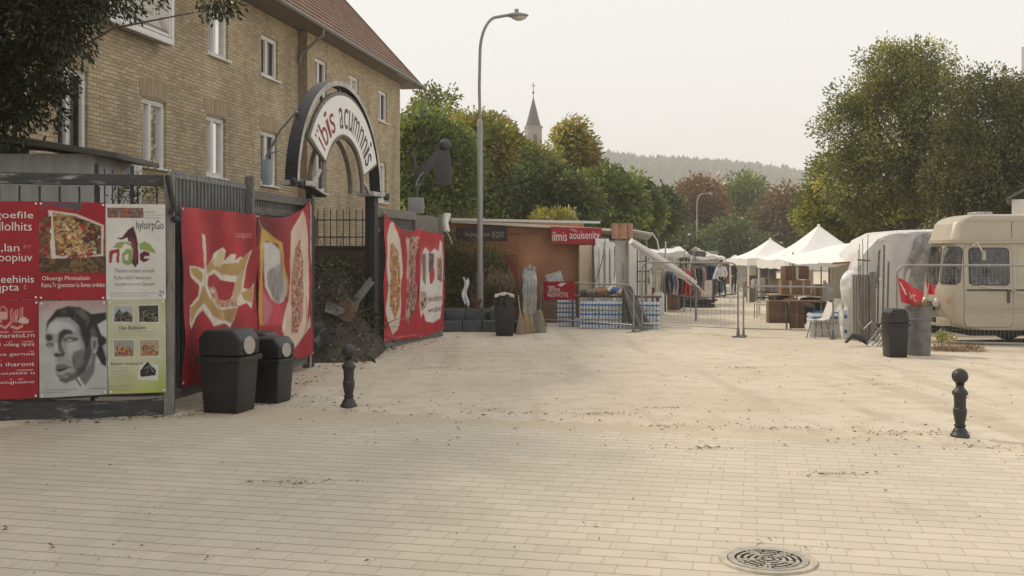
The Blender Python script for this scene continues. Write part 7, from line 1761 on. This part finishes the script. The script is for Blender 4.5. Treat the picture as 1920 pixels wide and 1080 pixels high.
far_stall('white stall with one raised flap near the lane end',1310,1362,64,2.35,-.55,'tent_white')
far_stall('small white stall at the very end of the lane',1346,1386,72,1.85,.0,'tent_white',2.4,0,.3)
far_stall('low cream stall seen under the smaller white tent',1400,1450,60,1.75,.15,'canvas_cream',2.4,0,.2)
far_stall('white stall in shade behind the smaller tent legs',1440,1480,52,1.9,.0,'tent_white')
# jumble in front of the stalls
def jumble(label, px, d, w, h, mt, name='cardboard_box', cat='box', grp='mixed goods along the far left stalls'):
    p = at(px,475,d); o = thing(name, label, cat, (p.x,d,0), g8.uniform(-.4,.4), grp)
    MB().box((0,0,h/2),(w,w*.8,h)).build('carton', M[mt], o, bev=.01); MB().box((.02,.01,h+.02),(w*.9,w*.7,.03)).build('flap', M[mt], o); return o
for k in range(52):
    px = g8.uniform(1232,1345); d = 36+ (px-1232)*.19+g8.uniform(-1.2,1.5)
    jumble('box of mixed goods in the jumble along the far left stalls', px, d, g8.uniform(.3,.6), g8.uniform(.25,.75), g8.choice(['rubber','wood_brown','cardboard','dark_wood','barrel','blue','trousers','rubber','dark_wood','slab','red_cloth','film_white']))
for k in range(24):
    px = g8.uniform(1255,1350); d = 44+(px-1255)*.16
    lump('cloth_bundle','heap of folded clothes on the ground before the far left stalls','clothes',(at(px,475,d).x,d,0),g8.uniform(.18,.32),g8.choice(['red_cloth','film_white','trousers','canvas_grey','shirt_pink','sack','dark_wood']),(1.3,.9,.5),k)['group'] = 'clothes heaps at the far left stalls'
for k in range(12):
    px = g8.uniform(1402,1450); d = g8.uniform(46,58)
    jumble('box of mixed goods in the shade beneath the small tent', px, d, g8.uniform(.3,.6), g8.uniform(.4,1.0), g8.choice(['cardboard','canvas_grey','barrel','film_white','wood_brown']), grp='mixed goods beneath the small tent')
p = at(1300,475,40.5)
for k in range(2):
    o = thing('pallet',['lower black pallet lying on the sand at the left of the lane','upper black pallet lying on the sand at the left of the lane'][k],'pallet',(p.x,42,.16*k),.1,'black pallets'); 
    for j in range(6): MB().box((-.85+.34*j,0,.12),(.2,1.0,.03)).build('slat', M['rubber'], o)
    for y in (-.42,0,.42): MB().box((0,y,.05),(2.0,.1,.10)).build('runner', M['rubber'], o)
# bicycle and black stacked chairs left of the lane
def bicycle(label, px, py, rz):
    p = gp(px,py); o = thing('bicycle', label,'bicycle',(p.x,p.y,0),rz)
    for x in (-.5,.5):
        T = Matrix.Translation((x,0,.33)) @ Matrix.Rotation(R(90),4,'X'); mb = MB(); mb.tube([T @ Vector((.31*math.cos(2*math.pi*k/24),.31*math.sin(2*math.pi*k/24),0)) for k in range(24)],.022,6,closed=True); wh = mb.build('wheel', M['rubber'], o)
        mb = MB()
        for k in range(10): mb.bar(T @ Vector((0,0,.02)), T @ Vector((.3*math.cos(k*.628),.3*math.sin(k*.628),0)), .004)
        mb.build('spokes', M['steel'], wh, smooth=0)
    mb = MB()
    for a,b_ in (((-.5,0,.33),(-.12,0,.33)),((-.12,0,.33),(-.28,0,.82)),((-.28,0,.75),(.34,0,.76)),((-.12,0,.33),(.36,0,.70)),((.5,0,.33),(.33,0,.9)),((-.5,0,.33),(-.27,0,.72))): mb.tube([a,b_],.018,6)
    mb.build('frame', M['steel'], o); mb = MB(); mb.tube([(.42,-.26,.98),(.32,-.1,.95),(.32,.1,.95),(.42,.26,.98)],.014,6); mb.build('handlebar', M['steel'], o)
    MB().box((-.3,0,.86),(.26,.13,.06)).build('saddle', M['rubber'], o, bev=.02); MB().tube([(-.12,-.08,.33),(-.12,.08,.33)],.03,6).build('pedal_axle', M['dull_metal'], o); return o
bicycle('old bicycle leaning behind the rod bundle at the end of the barrier', 1215, 577, R(-35))
for k in range(4):
    p = gp(1238,574); o = thing('stacked_chair','black chair in the stack beside the bicycle','chair',(p.x+.02*k,p.y,.16*k),R(-20),'stacked black chairs beside the bicycle')
    MB().box((0,0,.44),(.45,.45,.05)).build('seat', M['rubber'], o, bev=.01); MB().box((0,.22,.70),(.45,.04,.42)).build('backrest', M['rubber'], o, bev=.01)
    for x in (-.19,.19):
        for y in (-.19,.19): MB().tube([(x,y,0),(x,y,.43)],.016,5).build('leg', M['black_steel'], o)
# ================================================================== people far down the lane
def person(label, px, d, shirt, trou, yaw, lean=0, hold=None, apron=None):
    p = at(px,475,d); nodes = [ # name, pos, radius, parent
     ((0,0,.94),.15,None),((0,.0,1.10),.135,0),((0,.01,1.32),.16,1),((0,.02,1.46),.075,2),((0,-.01,1.56),.065,3),((0,-.02,1.66),.095,4),((0,-.01,1.72),.08,5),
     ((-.10,0,.88),.095,0),((-.12,-.05,.50),.062,7),((-.13,.03,.10),.042,8),((-.13,-.10,.04),.038,9),((-.13,-.17,.03),.028,10),
     ((.10,0,.88),.095,0),((.12,.04,.50),.062,12),((.13,.12,.10),.042,13),((.13,.0,.04),.038,14),((.13,-.08,.03),.028,15),
     ((-.19,.02,1.40),.062,2),((-.25,.0,1.13),.043,17),((-.22,-.16,.95),.034,18),((-.20,-.23,.92),.028,19),
     ((.19,.02,1.40),.062,2),((.25,.03,1.12),.043,21),((.24,-.12,.93),.034,22),((.22,-.19,.90),.028,23)]
    verts = [Vector(n_[0]) for n_ in nodes]; rad = [n_[1] for n_ in nodes]; par = [n_[2] for n_ in nodes]
    for hnd,sg in ((20,-1),(24,1)):
        b_ = verts[hnd]
        for k in range(4): verts.append(b_+Vector((sg*(-.03+.02*k)*.9,-.085+.006*abs(k-1),-.035))); rad.append(.0085); par.append(hnd)
        verts.append(b_+Vector((-sg*.05,-.04,.0))); rad.append(.009); par.append(hnd)
    for v in verts:
        if v.z > .94: v.y -= (v.z-.94)*lean
    me = bpy.data.meshes.new('person'); me.from_pydata(verts,[(i,p_) for i,p_ in enumerate(par) if p_ is not None],[])
    o = bpy.data.objects.new('person', me); link(o); sm = o.modifiers.new('s','SKIN'); ss = o.modifiers.new('d','SUBSURF'); ss.levels = 2
    for i,sv in enumerate(me.skin_vertices[0].data): sv.radius = (rad[i],rad[i]); sv.use_root = (i == 0)
    bpy.context.view_layer.update(); dg = bpy.context.evaluated_depsgraph_get(); m2 = bpy.data.meshes.new_from_object(o.evaluated_get(dg))
    o.modifiers.clear(); o.data = m2; bpy.data.meshes.remove(me)
    for m3 in ('skin',): m2.materials.clear(); m2.materials.append(M['skin']); m2.materials.append(M[shirt]); m2.materials.append(M[trou]); m2.materials.append(M['rubber'])
    for f in m2.polygons:
        c = f.center; z = c.z
        f.material_index = 3 if z < .10 else 2 if z < .98 and abs(c.x) < .2 else 1 if z < 1.47 and not (z < 1.0 and abs(c.x) > .17) else 0
        f.use_smooth = True
    o.location = (p.x,d,0); o.rotation_euler = (0,0,yaw); tag(o, label, 'person')
    y0 = -.02-(1.68-.94)*lean
    mb = MB(); mb.ball((0,y0+.018,1.705),.105,14,10,sc=(.92,1.0,.95)); mb.build('hair', M['hair'], o)
    mb = MB(); mb.ball((0,y0-.105,1.645),.016,8,6,sc=(.8,1,1.4)); mb.build('nose', M['skin'], o)
    for sx_ in (-.035,.035): MB().ball((sx_,y0-.088,1.675),.011,8,6).build('eye', M['hair'], o)
    MB().box((0,y0-.094,1.605),(.04,.01,.008)).build('mouth', M['letter_red'], o)
    for sx_ in (-.095,.095): MB().ball((sx_,y0+.0,1.66),.024,8,6,sc=(.4,.8,1.2)).build('ear', M['skin'], o)
    return o
person('person in a pale blue shirt bending over goods far down the lane',1340,47,'shirt_pale','trousers',R(70),.35)
person('person in a faded pink top standing among the far stalls',1354,51,'film_white','trousers',R(-40),.12)
person('person in a dark jacket standing beside the last fence post',1376,55,'shirt_dark','trousers',R(20),.0)

for k in range(16):
    px = g8.uniform(1235,1345); d = 36+(px-1235)*.18+g8.uniform(-1,1); p = at(px,475,d); hh = g8.uniform(1.3,2.6); ln = g8.uniform(-.5,.5)
    o = thing('tent_pole','thin pole standing among the goods at the far left stalls','pole',(p.x,d,0),0,'thin poles among the far left stalls'); MB().tube([(0,0,0),(ln,.1,hh)],.02,5).build('pole', M[g8.choice(['appliance','steel','dull_metal'])], o)

def clothes_rail(label, px, d, rz, w_=1.3):
    p = at(px,475,d); o = thing('clothes_rail',label,'clothes rail',(p.x,d,0),rz,'clothes rails along the far left stalls')
    mb = MB(); mb.tube([(-w_/2,0,0),(-w_/2,0,1.55),(w_/2,0,1.55),(w_/2,0,0)],.018,6); mb.build('frame', M['steel'], o)
    for k in range(8):
        x = -w_/2+.1+(w_-.2)*k/7; ln = g8.uniform(.6,.95); mb = MB(); mb.grid(lambda u,v: (x+.025*math.sin(v*6+k), -.2+.4*u+.02*math.sin(v*9), 1.5-ln*v-.06*abs(2*u-1)),6,6); mb.build('garment', M[g8.choice(['trousers','blue','red_cloth','shirt_pale','shirt_pink','canvas_grey','dark_wood','sack'])], o, solid=.03)
for a_ in (('clothes rail nearest the closed awning boom',1262,37.5,.2),('clothes rail halfway along the far left stalls',1296,44,.5),('clothes rail at the far end beside the persons',1322,52,.4)): clothes_rail(*a_)
